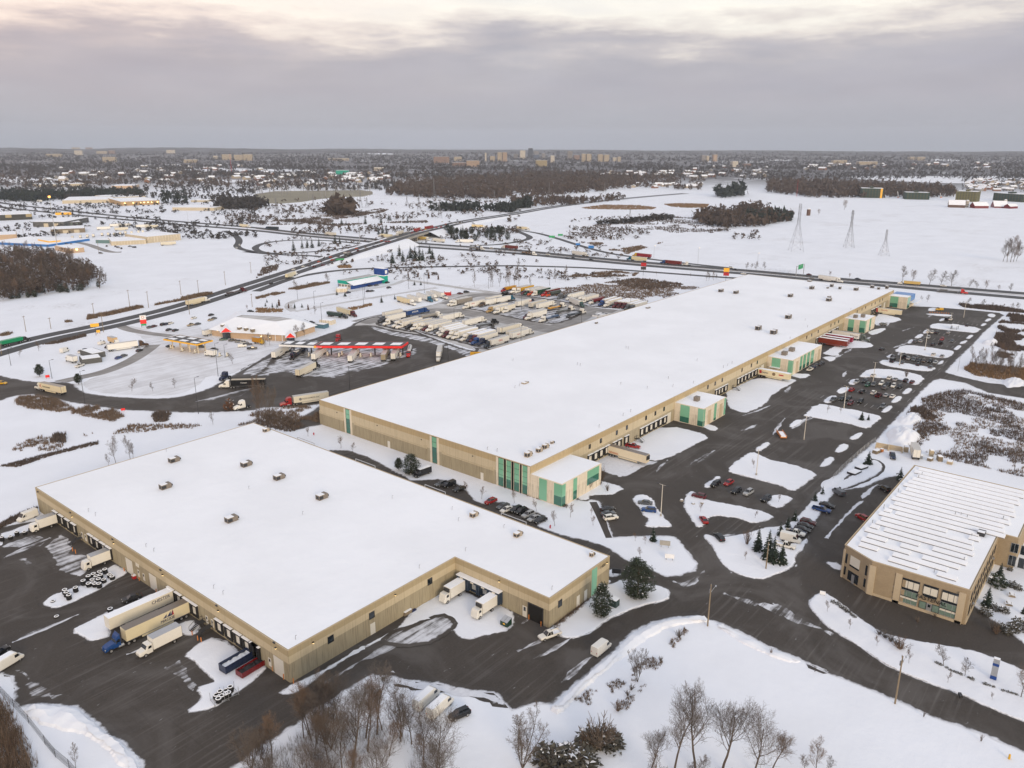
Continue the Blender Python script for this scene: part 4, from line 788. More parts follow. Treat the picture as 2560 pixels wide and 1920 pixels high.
for s in ('d 1755,500', 'd 1690,705', 'd 1435,800', 'd 900,380', 'd 1000,245', 'd 1615,310', 'd 1665,315', 'd 1718,335', 'd 2030,345', 'x 640,60', 'x 588,100', 'd 1125,105'):
    q = PL(s, H3)[0]; roof_pipe(w3, q.x, q.y, H3+.05, 1.0, .1)
# ================================================================= vehicles
CACHE = {}
def ring(x, w, z0, z1, k=.88, c=.12):
    zm = z0+(z1-z0)*.55
    return [(x, -w*.9, z0), (x, w*.9, z0), (x, w, z0+c), (x, w, zm), (x, w*k, z1), (x, -w*k, z1), (x, -w, zm), (x, -w, z0+c)]
def glass_house(mb, xb0, xb1, xt0, xt1, wb, wt, z0, z1):
    mb.add([(xb0, -wb, z0), (xb1, -wb, z0), (xb1, wb, z0), (xb0, wb, z0), (xt0, -wt, z1), (xt1, -wt, z1), (xt1, wt, z1), (xt0, wt, z1)], [(0, 1, 5, 4), (1, 2, 6, 5), (2, 3, 7, 6), (3, 0, 4, 7), (4, 5, 6, 7)])
def wheels4(parts, x1, x2, y, r, w=.22):
    for x in (x1, x2):
        for g in (-1, 1): parts.append(('wheel', MB().wheel(x, g*y, r, w), ('tyre', 'rim'), 0))
def lights(parts, xf, xr, y, zf, zr, h=.14, w=.28):
    for g in (-1, 1): parts.append(('headlight', MB().box(xf-.06, g*y-w/2, zf, xf+.03, g*y+w/2, zf+h), ('headlight',), 0))
    for g in (-1, 1): parts.append(('tail_light', MB().box(xr-.03, g*y-.1, zr, xr+.06, g*y+.1, zr+h*1.6), ('taillight',), 0))
def V_sedan(suv=0., snow=0):
    P = []; L = 2.38; h = suv*.28; b = MB(); z = .95+h*.6
    b.loft([ring(-L, .72, .42, .80+h*.5), ring(-L+.12, .86, .28, .98+h*.6), ring(-1.5, .91, .24, z+.04), ring(0, .92, .24, z), ring(.95, .91, .24, z-.02), ring(1.6, .89, .24, .88+h*.8), ring(2.2, .84, .26, .76+h*.8), ring(L, .70, .36, .62+h*.7)])
    zt = 1.45+h; xr0 = -1.05-suv*.75; rf = ring
    b.add([(xr0-.03, -.60, zt-.01), (.32, -.60, zt-.01), (.32, .60, zt-.01), (xr0-.03, .60, zt-.01), (xr0+.06, -.5, zt+.045), (.22, -.5, zt+.045), (.22, .5, zt+.045), (xr0+.06, .5, zt+.045)], [(0, 1, 5, 4), (1, 2, 6, 5), (2, 3, 7, 6), (3, 0, 4, 7), (4, 5, 6, 7)])
    for g in (-1, 1):                               # pillars
        for xb, xt in ((1.02, .34), (-.32, -.36), (-1.72-suv*.35, xr0)): b.tube((xb, g*.83, z-.03), (xt, g*.615, zt), .05, n=4)
    P.append(('body', b, ('PAINT',), 1)); g = MB(); glass_house(g, -1.78-suv*.35, 1.1, xr0, .36, .82, .60, z-.03, zt); P.append(('window', g, ('carglass',), 0))
    lights(P, L-.04, -L+.02, .60, .60+h*.7, .70+h*.6); wheels4(P, 1.42, -1.42, .80, .33+suv*.04)
    if snow: P.append(('snow_cap', MB().box(xr0+.06, -.48, zt+.04, .2, .48, zt+.12), ('roof_snow',), 0))
    return P
def V_pickup(snow=0):
    P = []; L = 2.85; b = MB()
    b.loft([ring(-.55, .95, .42, 1.12), ring(1., .95, .42, 1.12), ring(1.9, .93, .42, 1.10), ring(2.6, .92, .44, 1.04), ring(L, .82, .5, .9)])
    b.box(-L, -.93, .55, -.52, .93, .66); b.box(-L, -.93, .66, -.52, -.86, 1.14); b.box(-L, .86, .66, -.52, .93, 1.14); b.box(-L, -.86, .66, -L+.08, .86, 1.14)
    b.add([(-.42, -.66, 1.83), (.62, -.66, 1.83), (.62, .66, 1.83), (-.42, .66, 1.83), (-.34, -.56, 1.89), (.54, -.56, 1.89), (.54, .56, 1.89), (-.34, .56, 1.89)], [(0, 1, 5, 4), (1, 2, 6, 5), (2, 3, 7, 6), (3, 0, 4, 7), (4, 5, 6, 7)])
    for g in (-1, 1):
        for xb, xt in ((1.3, .64), (.15, .1), (-.5, -.44)): b.tube((xb, g*.87, 1.1), (xt, g*.67, 1.84), .055, n=4)
    P.append(('body', b, ('PAINT',), 1)); g = MB(); glass_house(g, -.52, 1.38, -.42, .66, .86, .66, 1.1, 1.84); P.append(('window', g, ('carglass',), 0))
    P.append(('cargo_bed', MB().box(-L+.1, -.84, .665, -.56, .84, .70 if not snow else .82), ('roof_snow' if snow else 'chassis',), 0))
    lights(P, L-.03, -L+.02, .68, .78, .9); wheels4(P, 1.9, -1.75, .82, .40, .26); return P
def V_van(L=5.9, H=2.65, snow=0):
    P = []; h = L/2; b = MB()
    def rg(x, w, z0, z1): return [(x, -w*.95, z0), (x, w*.95, z0), (x, w, z0+.15), (x, w, z0+(z1-z0)*.5), (x, w*.94, z1-.12), (x, w*.80, z1), (x, -w*.80, z1), (x, -w*.94, z1-.12), (x, -w, z0+(z1-z0)*.5), (x, -w, z0+.15)]
    b.loft([rg(-h, .96, .38, H-.03), rg(-h+.1, 1., .34, H), rg(h-1.9, 1., .34, H), rg(h-1.55, .99, .34, H-.12), rg(h-.85, .98, .34, 1.45), rg(h-.3, .94, .36, 1.15), rg(h, .84, .42, .9)])
    P.append(('body', b, ('PAINT',), 1)); g = MB()
    x0, x1 = h-1.5, h-.86; g.add([(x0+.06, -.84, H-.17), (x0+.06, .84, H-.17), (x1+.04, .9, 1.5), (x1+.04, -.9, 1.5)], [(0, 3, 2, 1)])
    P.append(('windshield', g, ('carglass',), 0))
    for s in (-1, 1):
        g = MB(); y = s*1.005; v = [(h-2.2, y, 1.42), (h-1.0, y*.99, 1.42), (h-1.45, s*.965, 2.12), (h-2.2, s*.965, 2.12)]
        g.add(v, [(0, 1, 2, 3) if s < 0 else (3, 2, 1, 0)]); P.append(('window', g, ('carglass',), 0))
    lights(P, h-.03, -h+.02, .72, .80, 1.1); wheels4(P, h-1.15, -h+1.15, .86, .36, .24)
    if snow: P.append(('snow_cap', MB().box(-h+.15, -.78, H-.01, h-2.0, .78, H+.10), ('roof_snow',), 0))
    return P
def V_boxtruck(L=8.2, cabover=0, hood=0, reefer=0):
    P = []; h = L/2; bl = L-2.1-hood*1.1; x0 = -h; x1 = -h+bl
    P.append(('cargo_box', MB().box(x0, -1.25, 1.05, x1, 1.25, 3.75), ('BOX',), 0))
    P.append(('box_roof', MB().box(x0+.04, -1.21, 3.75, x1-.04, 1.21, 3.80), ('roof_snow' if reefer else 'galv',), 0))
    mb = MB(); mb.box(x0-.01, -1.28, 1.0, x0+.12, 1.28, 1.14); mb.box(x0-.012, -1.26, 1.14, x0+.05, -1.17, 3.72); mb.box(x0-.012, 1.17, 1.14, x0+.05, 1.26, 3.72); P.append(('rear_frame', mb, ('steel',), 0))
    P.append(('chassis', MB().box(x0+.2, -.42, .62, h-.5, .42, 1.0), ('chassis',), 0)); c = MB()
    def rg(x, w, z0, z1): return [(x, -w, z0), (x, w, z0), (x, w, z0+(z1-z0)*.55), (x, w*.9, z1), (x, -w*.9, z1), (x, -w, z0+(z1-z0)*.55)]
    g = MB(); xc = x1+.15
    if hood:
        c.loft([rg(xc, 1.1, .6, 2.75), rg(xc+1.15, 1.1, .6, 2.72), rg(xc+1.65, 1.06, .6, 1.75), rg(xc+2.8, .92, .6, 1.5), rg(h, .8, .65, 1.25)])
        g.add([(xc+1.2, -.92, 2.62), (xc+1.2, .92, 2.62), (xc+1.63, 1.0, 1.83), (xc+1.63, -1.0, 1.83)], [(0, 3, 2, 1)]); wx = xc+.2
    else:
        c.loft([rg(xc, 1.08, .55, 2.65), rg(h-.55, 1.08, .55, 2.65), rg(h-.22, 1.06, .55, 2.1), rg(h-.05, 1.04, .55, 1.5), rg(h, 1., .6, 1.1)])
        g.add([(h-.53, -.9, 2.58), (h-.53, .9, 2.58), (h-.05, .98, 1.5), (h-.05, -.98, 1.5)], [(0, 3, 2, 1)]); wx = xc+.35
    P.append(('cab', c, ('PAINT',), 1)); P.append(('windshield', g, ('carglass',), 0))
    for s in (-1, 1):
        w = MB(); w.add([(wx, s*1.10, 1.75), (wx+.85, s*1.10, 1.75), (wx+.7, s*1.06, 2.4), (wx, s*1.06, 2.4)], [(0, 1, 2, 3) if s < 0 else (3, 2, 1, 0)]); P.append(('window', w, ('carglass',), 0))
        P.append(('headlight', MB().box(h-.08, s*.7-.16, .85, h+.02, s*.7+.16, 1.02), ('headlight',), 0))
    if reefer: P.append(('cooling_unit', MB().box(x1-.02, -.85, 2.75, x1+.42, .85, 3.6), ('dark_metal',), 0))
    for s in (-1, 1): P.append(('wheel', MB().wheel(h-1.1-hood*.2, s*.98, .46, .28), ('tyre', 'rim'), 0)); P.append(('wheel', MB().wheel(x0+2., s*.95, .46, .5), ('tyre', 'rim'), 0))
    return P
def trailer_parts(P, x0, x1, kind, snow, axles=2):
    if kind == 'box':
        P.append(('trailer', MB().box(x0, -1.29, 1.12, x1, 1.29, 4.08), ('BOX',), 0))
        P.append(('trailer_roof', MB().box(x0+.05, -1.25, 4.08, x1-.05, 1.25, 4.10 if not snow else 4.16), ('roof_snow' if snow == 1 else 'ROOF',), 0))
        mb = MB(); mb.box(x0-.02, -1.3, 1.05, x0+.1, 1.3, 1.2); mb.box(x0-.02, -1.31, 1.2, x0+.08, -1.2, 4.09); mb.box(x0-.02, 1.2, 1.2, x0+.08, 1.31, 4.09); mb.box(x0-.025, -.02, 1.2, x0+.02, .02, 4.0); mb.box(x0, -1.305, 1.06, x1, -1.285, 1.2); mb.box(x0, 1.285, 1.06, x1, 1.305, 1.2)
        P.append(('rear_frame', mb, ('steel',), 0))
        for s in (-1, 1): P.append(('side_skirt', MB().box(x0+4.4, s*1.2-.03, .5, x1-3.6, s*1.2+.03, 1.05), ('BOX',), 0))
    elif kind == 'flat':
        P.append(('trailer', MB().box(x0, -1.28, 1.2, x1, 1.28, 1.42), ('steel',), 0)); P.append(('load', MB().box(x0+2, -1.1, 1.42, x0+7.5, 1.1, 2.3).box(x0+8.2, -1, 1.42, x1-1.5, 1, 1.9), ('BOX',), 0))
        P.append(('bulkhead', MB().box(x1-.12, -1.2, 1.42, x1, 1.2, 2.6), ('dark_metal',), 0))
    elif kind == 'tank':
        mb = MB(); n = 14
        rg = lambda x, r: [(x, r*math.cos(2*math.pi*i/n), 2.35+r*.92*math.sin(2*math.pi*i/n)) for i in range(n)]
        mb.loft([rg(x0, .7), rg(x0+.35, 1.1), rg((x0+x1)/2, 1.16), rg(x1-.35, 1.1), rg(x1, .7)]); P.append(('tank', mb, ('BOX',), 1)); P.append(('walkway', MB().box(x0+2, -.3, 3.42, x1-2, .3, 3.5), ('steel',), 0))
    elif kind == 'dump':
        mb = MB(); mb.add([(x0, -1.2, 1.3), (x1, -1.2, 1.3), (x1, 1.2, 1.3), (x0, 1.2, 1.3), (x0-.3, -1.3, 3.3), (x1+.2, -1.3, 3.3), (x1+.2, 1.3, 3.3), (x0-.3, 1.3, 3.3)], [(0, 3, 2, 1), (4, 5, 6, 7), (0, 1, 5, 4), (1, 2, 6, 5), (2, 3, 7, 6), (3, 0, 4, 7)]); P.append(('hopper', mb, ('BOX',), 0))
        mb = MB()
        for k in range(8): x = x0+(x1-x0)*(k+.5)/8; mb.box(x-.05, -1.34, 1.35, x+.05, 1.34, 3.3)
        P.append(('hopper_ribs', mb, ('BOX',), 0))
    elif kind == 'autos':
        mb = MB(); mb.box(x0, -1.28, 1.0, x1, 1.28, 1.12); mb.box(x0, -1.28, 2.6, x1, 1.28, 2.72)
        for x in (x0+.2, x0+4, x0+8, x1-.3):
            for s in (-1, 1): mb.box(x-.07, s*1.28-.06, 1.0, x+.07, s*1.28+.06, 3.2)
        P.append(('carrier_frame', mb, ('dark_metal',), 0))
    P.append(('trailer_frame', MB().box(x0+.3, -.5, .8, x1-.6, .5, 1.1), ('chassis',), 0))
    for k in range(axles):
        for s in (-1, 1): P.append(('wheel', MB().wheel(x0+1.2+1.25*k, s*1.0, .5, .56), ('tyre', 'rim'), 0))
def tractor_parts(P, xf, sleeper=1, aero=1):
    def rg(x, w, z0, z1, k=.9): return [(x, -w, z0), (x, w, z0), (x, w, z0+(z1-z0)*.6), (x, w*k, z1), (x, -w*k, z1), (x, -w, z0+(z1-z0)*.6)]
    c = MB(); xs = xf-2.3
    c.loft([rg(xs-1.1-1.6*sleeper, 1.22, .75, 3.85 if aero else 3.0), rg(xs-1.2, 1.22, .75, 3.8 if aero else 3.0), rg(xs-.55, 1.16, .75, 3.2 if aero else 2.85), rg(xs, 1.08, .75, 1.98), rg(xf-.8, .96, .7, 1.72), rg(xf-.15, .9, .55, 1.45), rg(xf, .85, .5, 1.1)])
    P.append(('cab', c, ('PAINT',), 1)); g = MB(); g.add([(xs-.5, -.98, 2.95), (xs-.5, .98, 2.95), (xs+.02, 1.02, 2.08), (xs+.02, -1.02, 2.08)], [(0, 3, 2, 1)])
    P.append(('windshield', g, ('carglass',), 0))
    for s in (-1, 1):
        w = MB(); v = [(xs-1.15, s*1.25, 1.95), (xs-.25, s*1.16, 1.95), (xs-.62, s*1.15, 2.7), (xs-1.15, s*1.2, 2.7)]
        w.add(v, [(0, 1, 2, 3) if s < 0 else (3, 2, 1, 0)]); P.append(('window', w, ('carglass',), 0))
        P.append(('headlight', MB().box(xf-.2, s*.72-.16, 1.0, xf-.02, s*.72+.16, 1.2), ('headlight',), 0)); P.append(('mirror', MB().box(xs-.2, s*1.42-.12, 1.9, xs-.1, s*1.42+.12, 2.6), ('dark_metal',), 0))
        P.append(('wheel', MB().wheel(xf-1.2, s*1.02, .5, .32), ('tyre', 'rim'), 0))
        for k in (0, 1): P.append(('wheel', MB().wheel(xs-2.9-1.3*k-.6*sleeper, s*.98, .5, .58), ('tyre', 'rim'), 0))
        P.append(('fuel_tank', MB().tube((xs-1.9, s*.95, .75), (xs-.7, s*.95, .75), .32, n=10), ('galv',), 0))
    P.append(('chassis', MB().box(xs-4.7-.6*sleeper, -.45, .7, xf-.4, .45, .98), ('chassis',), 0))
    return xs-1.1-1.6*sleeper
def V_semi(kind='box', sleeper=1, aero=1, snow=0, tl=15.8, axles=2, trailer=1):
    P = []; L = (5.9+tl if sleeper else 4.8+tl) if trailer else 8.4; xf = L/2; xb = tractor_parts(P, xf, sleeper, aero)
    if trailer: trailer_parts(P, -L/2, -L/2+tl, kind, snow, axles)
    return P
def V_trailer(kind='box', snow=0, tl=16.1, reefer=0):
    P = []; trailer_parts(P, -tl/2, tl/2, kind, snow)
    for s in (-1, 1): P.append(('landing_leg', MB().box(tl/2-3.2, s*.7-.08, 0, tl/2-3.0, s*.7+.08, 1.1), ('steel',), 0))
    if reefer: P.append(('cooling_unit', MB().box(tl/2, -.95, 2.3, tl/2+.35, .95, 3.9), ('dark_metal',), 0))
    return P
KINDS = {'sedan': lambda: V_sedan(0), 'suv': lambda: V_sedan(1), 'hatch': lambda: V_sedan(.5), 'sedan_snow': lambda: V_sedan(0, 1), 'suv_snow': lambda: V_sedan(1, 1), 'pickup': V_pickup, 'pickup_snow': lambda: V_pickup(1),
         'van': lambda: V_van(), 'van_snow': lambda: V_van(7.1, 2.6, 1), 'minivan': lambda: V_van(4.9, 1.85), 'cube': lambda: V_boxtruck(7.4), 'cubecold': lambda: V_boxtruck(7.6, reefer=1), 'hoodbox': lambda: V_boxtruck(10.2, hood=1), 'bigbox': lambda: V_boxtruck(8.8),
         'semi': lambda: V_semi(), 'semi_snow': lambda: V_semi(snow=1), 'daycab': lambda: V_semi(sleeper=0, aero=1), 'classic': lambda: V_semi(aero=0), 'flat': lambda: V_semi('flat', aero=1), 'tank': lambda: V_semi('tank', sleeper=0, aero=0, tl=12.5), 'tank_semi': lambda: V_semi('tank', tl=13), 'dump': lambda: V_semi('dump', sleeper=0, aero=0, tl=12, axles=3), 'bobtail': lambda: V_semi(trailer=0), 'carrier': lambda: V_semi('autos', sleeper=1, aero=0),
         'trailer': lambda: V_trailer(), 'trailer_snow': lambda: V_trailer(snow=1), 'reefer': lambda: V_trailer(reefer=1), 'pup': lambda: V_trailer(tl=8.5)}
CATS = {'sedan': 'car', 'suv': 'car', 'hatch': 'car', 'pickup': 'pickup truck', 'van': 'van', 'minivan': 'van', 'cube': 'box truck', 'cubecold': 'box truck', 'hoodbox': 'box truck', 'bigbox': 'box truck', 'trailer': 'trailer', 'reefer': 'trailer', 'pup': 'trailer'}
NAMES_ = {'sedan': 'parked_car', 'suv': 'parked_car', 'hatch': 'parked_car', 'pickup': 'pickup_truck', 'van': 'cargo_van', 'minivan': 'cargo_van', 'cube': 'box_truck', 'cubecold': 'box_truck', 'hoodbox': 'box_truck', 'bigbox': 'box_truck', 'trailer': 'box_trailer', 'reefer': 'box_trailer', 'pup': 'box_trailer'}
HUE = {'black': '17181a', 'grey': '55585b', 'silver': '9b9d9e', 'white': 'd9d6cd', 'red': '8e1a1c', 'darkred': '4e1418', 'blue': '1c3f73', 'navy': '1d2740', 'green': '1f4a3b', 'brown': '4b3a2c', 'beige': 'a89a80', 'cream': 'e2dfd6', 'yellow': 'c79a20', 'orange': 'b4481c', 'bright red': 'b0241d', 'teal': '1d5a72', 'maroon': '541a22', 'jade': '1f8a6a', 'tan': 'a08558', 'sky': '4b86b0'}
def mesh_for(kind, hue, box, roof):
    key = (kind, hue, box, roof)
    if key not in CACHE:
        if kind not in CACHE: CACHE[kind] = [(n, m.mesh(n, []), ms, sm) for n, m, ms, sm in KINDS[kind]()]
        out = []
        for n, me, ms, sm in CACHE[kind]:
            k2 = (kind, id(me), hue if 'PAINT' in ms else '', box if 'BOX' in ms else '', roof if 'ROOF' in ms else '')
            if k2 not in CACHE:
                m2 = me.copy(); m2.name = n
                for x in ms: m2.materials.append(paint(HUE.get(hue, hue)) if x == 'PAINT' else paint(HUE.get(box, box)) if x == 'BOX' else paint(HUE.get(roof, roof)) if x == 'ROOF' else mt(x))
                if sm and kind.split('_')[0] in ('sedan', 'suv', 'hatch', 'minivan'): m2.polygons.foreach_set('use_smooth', [False]*len(m2.polygons))
                CACHE[k2] = m2
            out.append((n, CACHE[k2]))
        CACHE[key] = out
    return CACHE[key]
def heading(h, loc, t=None, x=0, y=0):
    if h == 'X': return 0.
    if h == '-X': return math.pi
    if h == 'Y': return math.pi/2
    if h == '-Y': return -math.pi/2
    if isinstance(h, (int, float)): return R(h)
    q = at(t, x+h[0], y+h[1]); return math.atan2(q.y-loc.y, q.x-loc.x)
def vehicle(kind, hue, loc, rz, label, group=None, box='cream', roof='b4b0a9', z=.04, name=None):
    b = kind.split('_')[0]
    o = thing(name or NAMES_.get(b, 'semi_truck'), label, CATS.get(b, 'truck'), (loc.x, loc.y, loc.z+z), rz, group)
    for n, me in mesh_for(kind, hue, box, roof): link(n, me, o)
    return o
KW = {'sedan': 'sedan', 'suv': 'SUV', 'hatch': 'hatchback', 'pickup': 'pickup truck', 'van': 'cargo van', 'minivan': 'minivan'}
def kw(kind): return ('snow topped ' if kind.endswith('_snow') else '')+KW[kind.split('_')[0]]
ROWS = []
def park(rowname, items, h, group):
    L = [i.split() for i in items.split(';') if i.strip()]
    for k, w in enumerate(L):
        x, y = map(float, w[3].split(',')); p = at(w[2], x, y, .55); p.z = 0
        hh = h if len(w) < 5 else (tuple(map(float, w[4].split(','))) if ',' in w[4] else w[4])
        lab = f"{w[1]} {kw(w[0])}, "+(f"{ORD[k]} from left in {rowname}" if len(L) > 1 else rowname)
        vehicle(w[0], w[1], p, heading(hh, p, w[2], x, y), lab, group)
        if group == G1 and len(L) > 2: ROWS.append((rowname, p.x, p.y))
G1 = 'cars parked in the lots before the long warehouse'
park('the rear row in the fullest lot', 'hatch white l 910,757;suv white l 1050,778;sedan silver l 1100,790;suv black l 1190,800;sedan darkred l 1245,812', 'X', G1)
park('the second row in the fullest lot', 'suv silver l 765,812;suv black l 835,806;suv green l 860,838;pickup grey l 917,834;suv cream l 981,826;pickup black l 1036,836;suv white l 1085,846;suv black l 1136,853', '-X', G1)
park('the third row in the fullest lot', 'hatch red l 722,880;suv black l 813,896;suv white l 912,906;suv grey l 1008,862;pickup darkred l 955,930;sedan silver l 1020,926;sedan white l 1075,936', 'X', G1)
park('the front row in the fullest lot', 'pickup grey l 565,966;sedan black l 640,956;suv black l 697,960;suv maroon l 712,996;suv black l 800,980;suv grey l 992,1023', '-X', G1)
park('the rear row in the smaller lot', 'suv black l 1080,592;pickup black l 1180,598;sedan silver l 1215,608;sedan grey l 1285,598;suv white l 1430,577;sedan silver l 1505,588', 'X', G1)
park('the middle row in the smaller lot', 'sedan grey l 1262,618;sedan black l 1305,626;sedan brown l 1350,630;suv black l 1400,634;sedan silver l 1447,641', '-X', G1)
park('the front row in the smaller lot', 'van black l 1077,632;sedan grey l 1160,645;suv black l 1298,661;sedan grey l 1405,682', 'X', G1)
park('the rear row in the lot with a shelter', 'sedan white l 1385,377;sedan white l 1420,382;suv black l 1460,386;sedan silver l 1558,385', 'X', G1)
park('the middle row in the lot with a shelter', 'suv silver l 1383,428;hatch red l 1503,442;sedan grey l 1590,457', '-X', G1)
park('the front row in the lot with a shelter', 'suv grey l 1270,464;sedan silver l 1318,459;sedan black l 1425,487;pickup black l 1493,478', 'X', G1)
park('alone by the small snow island at the far end', 'minivan yellow l 1480,187', (-25, 6), G1)
park('the three in the farthest lot', 'minivan black l 1545,270;sedan white l 1578,270;sedan black l 1720,324', 'X', G1)
park('the line before the green windows', 'pickup white B 1520,775;sedan navy B 1600,715;sedan grey B 1670,665;sedan black B 1755,655;suv black B 1800,625', 'X', 'cars nosed up to the office with long green windows')
park('alone behind the small office with two roof boxes', 'sedan grey l 995,312', (25, 8), G1); park('beside the last office under the blue corner', 'suv black l 1065,157', (-20, -8), G1)
park('driving along the wide avenue', 'sedan black l 985,527', (30, -2), G1)
G2 = 'cars in the lot by the office corner'
park('the loose row by the big island', 'suv black c 1757,37;hatch red c 1872,25;suv black c 1937,97;suv silver c 2042,110;suv black c 2195,165', (-30, 30), G2)
park('alone on the snow at the island tip', 'suv maroon c 1615,140', (-40, 4), G2); park('stopped askew beside the snow island', 'sedan red c 1657,345', (-40, -45), G2); park('half on the snow by the entrance road', 'suv black c 1790,497', (-50, -35), G2)
park('the pair on the oval snow island', 'sedan grey c 1150,197;suv blue c 1182,262', (-55, 8), G2)
park('the three beside the footpath', 'sedan black c 828,252;sedan grey c 832,290;suv white c 853,327', (60, 4), G2)
G3 = 'cars in the lot of the brick office'
park('the upper row beside the fence', 'minivan grey d 610,108;suv black d 1005,77', (-60, -22), G3)
park('the row along the small spruces', 'sedan black d 510,217;pickup blue d 462,258;suv darkred d 345,367;sedan black d 322,395;sedan black d 297,425;sedan navy d 262,450;pickup white d 235,460;van white d 195,515;pickup_snow white d 150,567', (70, 32), G3)
park('half hidden by the edge of the panel roof', 'suv red d 815,327', (-60, -20), G3)
G4 = 'cars parked between the two warehouses'
park('those by the two dark pines', 'van_snow black j 1437,1605;sedan grey b 1598,32;minivan black b 1668,42;sedan black b 1758,78', (-70, 38), G4)
park('the row behind the near roof', 'hatch red b 2028,184;sedan grey b 2135,226;sedan white b 2165,256;suv black c 35,258;suv black c 80,272;suv silver c 140,302;sedan silver c 190,332;sedan black c 246,348', (-60, 38), G4)
park('near the open loading bay', 'pickup_snow white c 325,1342', (-80, 45), None)
park('driving past the field edge in front', 'van white c 772,1462', (80, -48), None)
park('the pair by the bare wood', 'van_snow white f 1475,655;van_snow white f 1592,725', (80, -52), 'snow covered vans by the bare wood'); park('in the snow with wheel tracks behind', 'suv black f 1758,782', (-70, 50), None)
park('at the end of the yard beside stacked tyres', 'van white a 238,325', (-100, 55), None); park('alone between snow strips in the dock yard', 'sedan black a 1140,1022', (-80, 40), None)
park('the pair cut by the picture edge', 'van_snow white e 60,345;suv black e -10,248', (80, -28), 'vehicles at the yard edge')
park('behind the docked trailer with red writing', 'pickup red k 1045,1370', (50, 20), None)
def lorry(kind, hue, t, x, y, h, label, group=None, **k):
    p = at(t, x, y); return vehicle(kind, hue, p, heading(h, p, t, x, y), label, group, **k)
def dock(kind, hue, face, c, u, L, label, group=None, gap=.25, **k):   # backed against a dock: tail at the wall
    if face == 'x': return vehicle(kind, hue, Vector((c-gap-L/2, u, 0)), math.pi, label, group, **k)
    return vehicle(kind, hue, Vector((u, c-gap-L/2, 0)), -math.pi/2, label, group, **k)
dock('cube', 'cream', 'x', X0, onX('a', 500, 372, X0).y, 7.4, 'cream cube truck backed to the first dock door beyond the tyre rows', box='cream')
dock('cube', 'white', 'x', X0, onX('a', 955, 655, X0).y, 7.4, 'white cube truck at the dock behind the crowd of tyre stacks', box='cream')
tr = dock('trailer_snow', 'white', 'x', X0, onX('a', 1492, 1010, X0).y, 16.1, 'snow roofed white trailer with dark block capitals backed to the dock', box='d8d2c2')
lettering('CHESTER', 1.15, (-4.7, 1.33, 3.25), (-1, 0, 0), 'navy_print', tr, slant=.1)
mk = dock('daycab', 'blue', 'x', X0, onX('a', 1628, 1090, X0).y, 20.6, 'blue tractor with long cream trailer bearing a peaked logo at dock', box='d3c7a6', roof='6f665c')
lettering('MACKIE', 1.0, (-4.5, 1.33, 2.05), (-1, 0, 0), 'navy_print', mk, slant=.12)
mb = MB()
for k, (w_, h_) in enumerate(((.9, .9), (1.0, 1.25), (.55, 1.5))):
    x = -3.4-k*.95; mb.add([(x, 1.305, 2.65), (x-w_, 1.305, 2.65), (x-w_-.1, 1.305, 2.65+h_)], [(0, 1, 2)])
part('peak_logo', mb, 'navy_print', mk)
part('red_peak', MB().add([(-5.75, 1.306, 2.65), (-6.15, 1.306, 2.65), (-6.0, 1.306, 4.0)], [(0, 1, 2)]), 'red_print', mk)
lorry('hoodbox', 'white', 'a', 1380, 1450, (-100, 50), 'white bonneted box truck parked beside the blue tractor', box='cream')
dock('cubecold', 'white', 'x', XC, onX('b', 1810, 930, XC).y, 7.6, 'white refrigerated cube truck at the innermost dock of the recess', gap=1.3, box='d9d6cd')
dock('cubecold', 'white', 'x', XC, onX('b', 2085, 1065, XC).y, 7.6, 'white refrigerated cube truck at the dock nearest the open bay', gap=1.3, box='d9d6cd')
tr = dock('reefer', 'white', 'y', V0, onY('k', 840, 1395, V0).x, 16.1, 'cream refrigerated trailer with red lettering at the first docks', box='dccfb4', roof='6f665f')
lettering('Johnston', 1.1, (-5.6, -1.33, 1.95), (1, 0, 0), 'orange_print', tr); part('stripe', MB().box(-7.2, -1.31, 1.5, -3.4, -1.3, 1.62), 'orange_print', tr)
tr = dock('trailer_snow', 'white', 'y', V0, onY('k', 2125, 725, V0).x, 16.1, 'snow topped white trailer with red badge and dark script', box='dccda8')
lettering('Atlantic', 1.1, (-4.2, -1.33, 2.75), (1, 0, 0), 'navy_print', tr); part('badge', MB().box(-7.1, -1.315, 2.1, -5.9, -1.3, 3.6), 'red_print', tr); part('stripe', MB().box(2.8, -1.315, 2.5, 5.2, -1.3, 3.1), 'red_print', tr); part('emblem', MB().tube((.3, -1.3, 2.7), (.3, -1.32, 2.7), .85, n=16), 'brown_print' if 'brown_print' in MATS else flat('brown_print', (.22, .15, .08)), tr)
for k, (x, y, hu) in enumerate(((440, 430, 'maroon'), (468, 412, 'darkred'), (500, 398, 'darkred'))):
    dock('trailer_snow', hu, 'y', V0, onY('l', x, y, V0).x, 14.5 if k else 16.1, ('rust', 'dark red', 'crimson')[k]+' trailer with snow along its roof, '+('nearest of the three beside the office', 'middle one of the three red trailers', 'farthest of the three red trailers')[k], 'red trailers at the docks', box=('7a2f18', '6b1a20', '8a1838')[k])
tk = dock('semi', '4d544c', 'y', V0, onY('l', 555, 372, V0).x, 21.7, 'grey tractor and cream trailer with black name at the docks', box='cream')
lettering('Vitran', 1.9, (2.2, -1.33, 2.5), (1, 0, 0), 'black_print', tk, slant=.15)
tr = dock('trailer', 'white', 'y', V0, onY('l', 935, 182, V0).x, 16.1, 'white trailer with red slash and script at the farthest docks', box='dccfae')
part('slash', MB().add([(-7.8, -1.305, 1.2), (-6.6, -1.305, 1.2), (-7.0, -1.305, 4.0), (-8.0, -1.305, 4.0)], [(0, 1, 2, 3)]), 'red_print', tr); lettering('Shoeville', 1.2, (-2.6, -1.33, 2.9), (1, 0, 0), 'red_print', tr)
G5 = 'lorries at the truck stop'
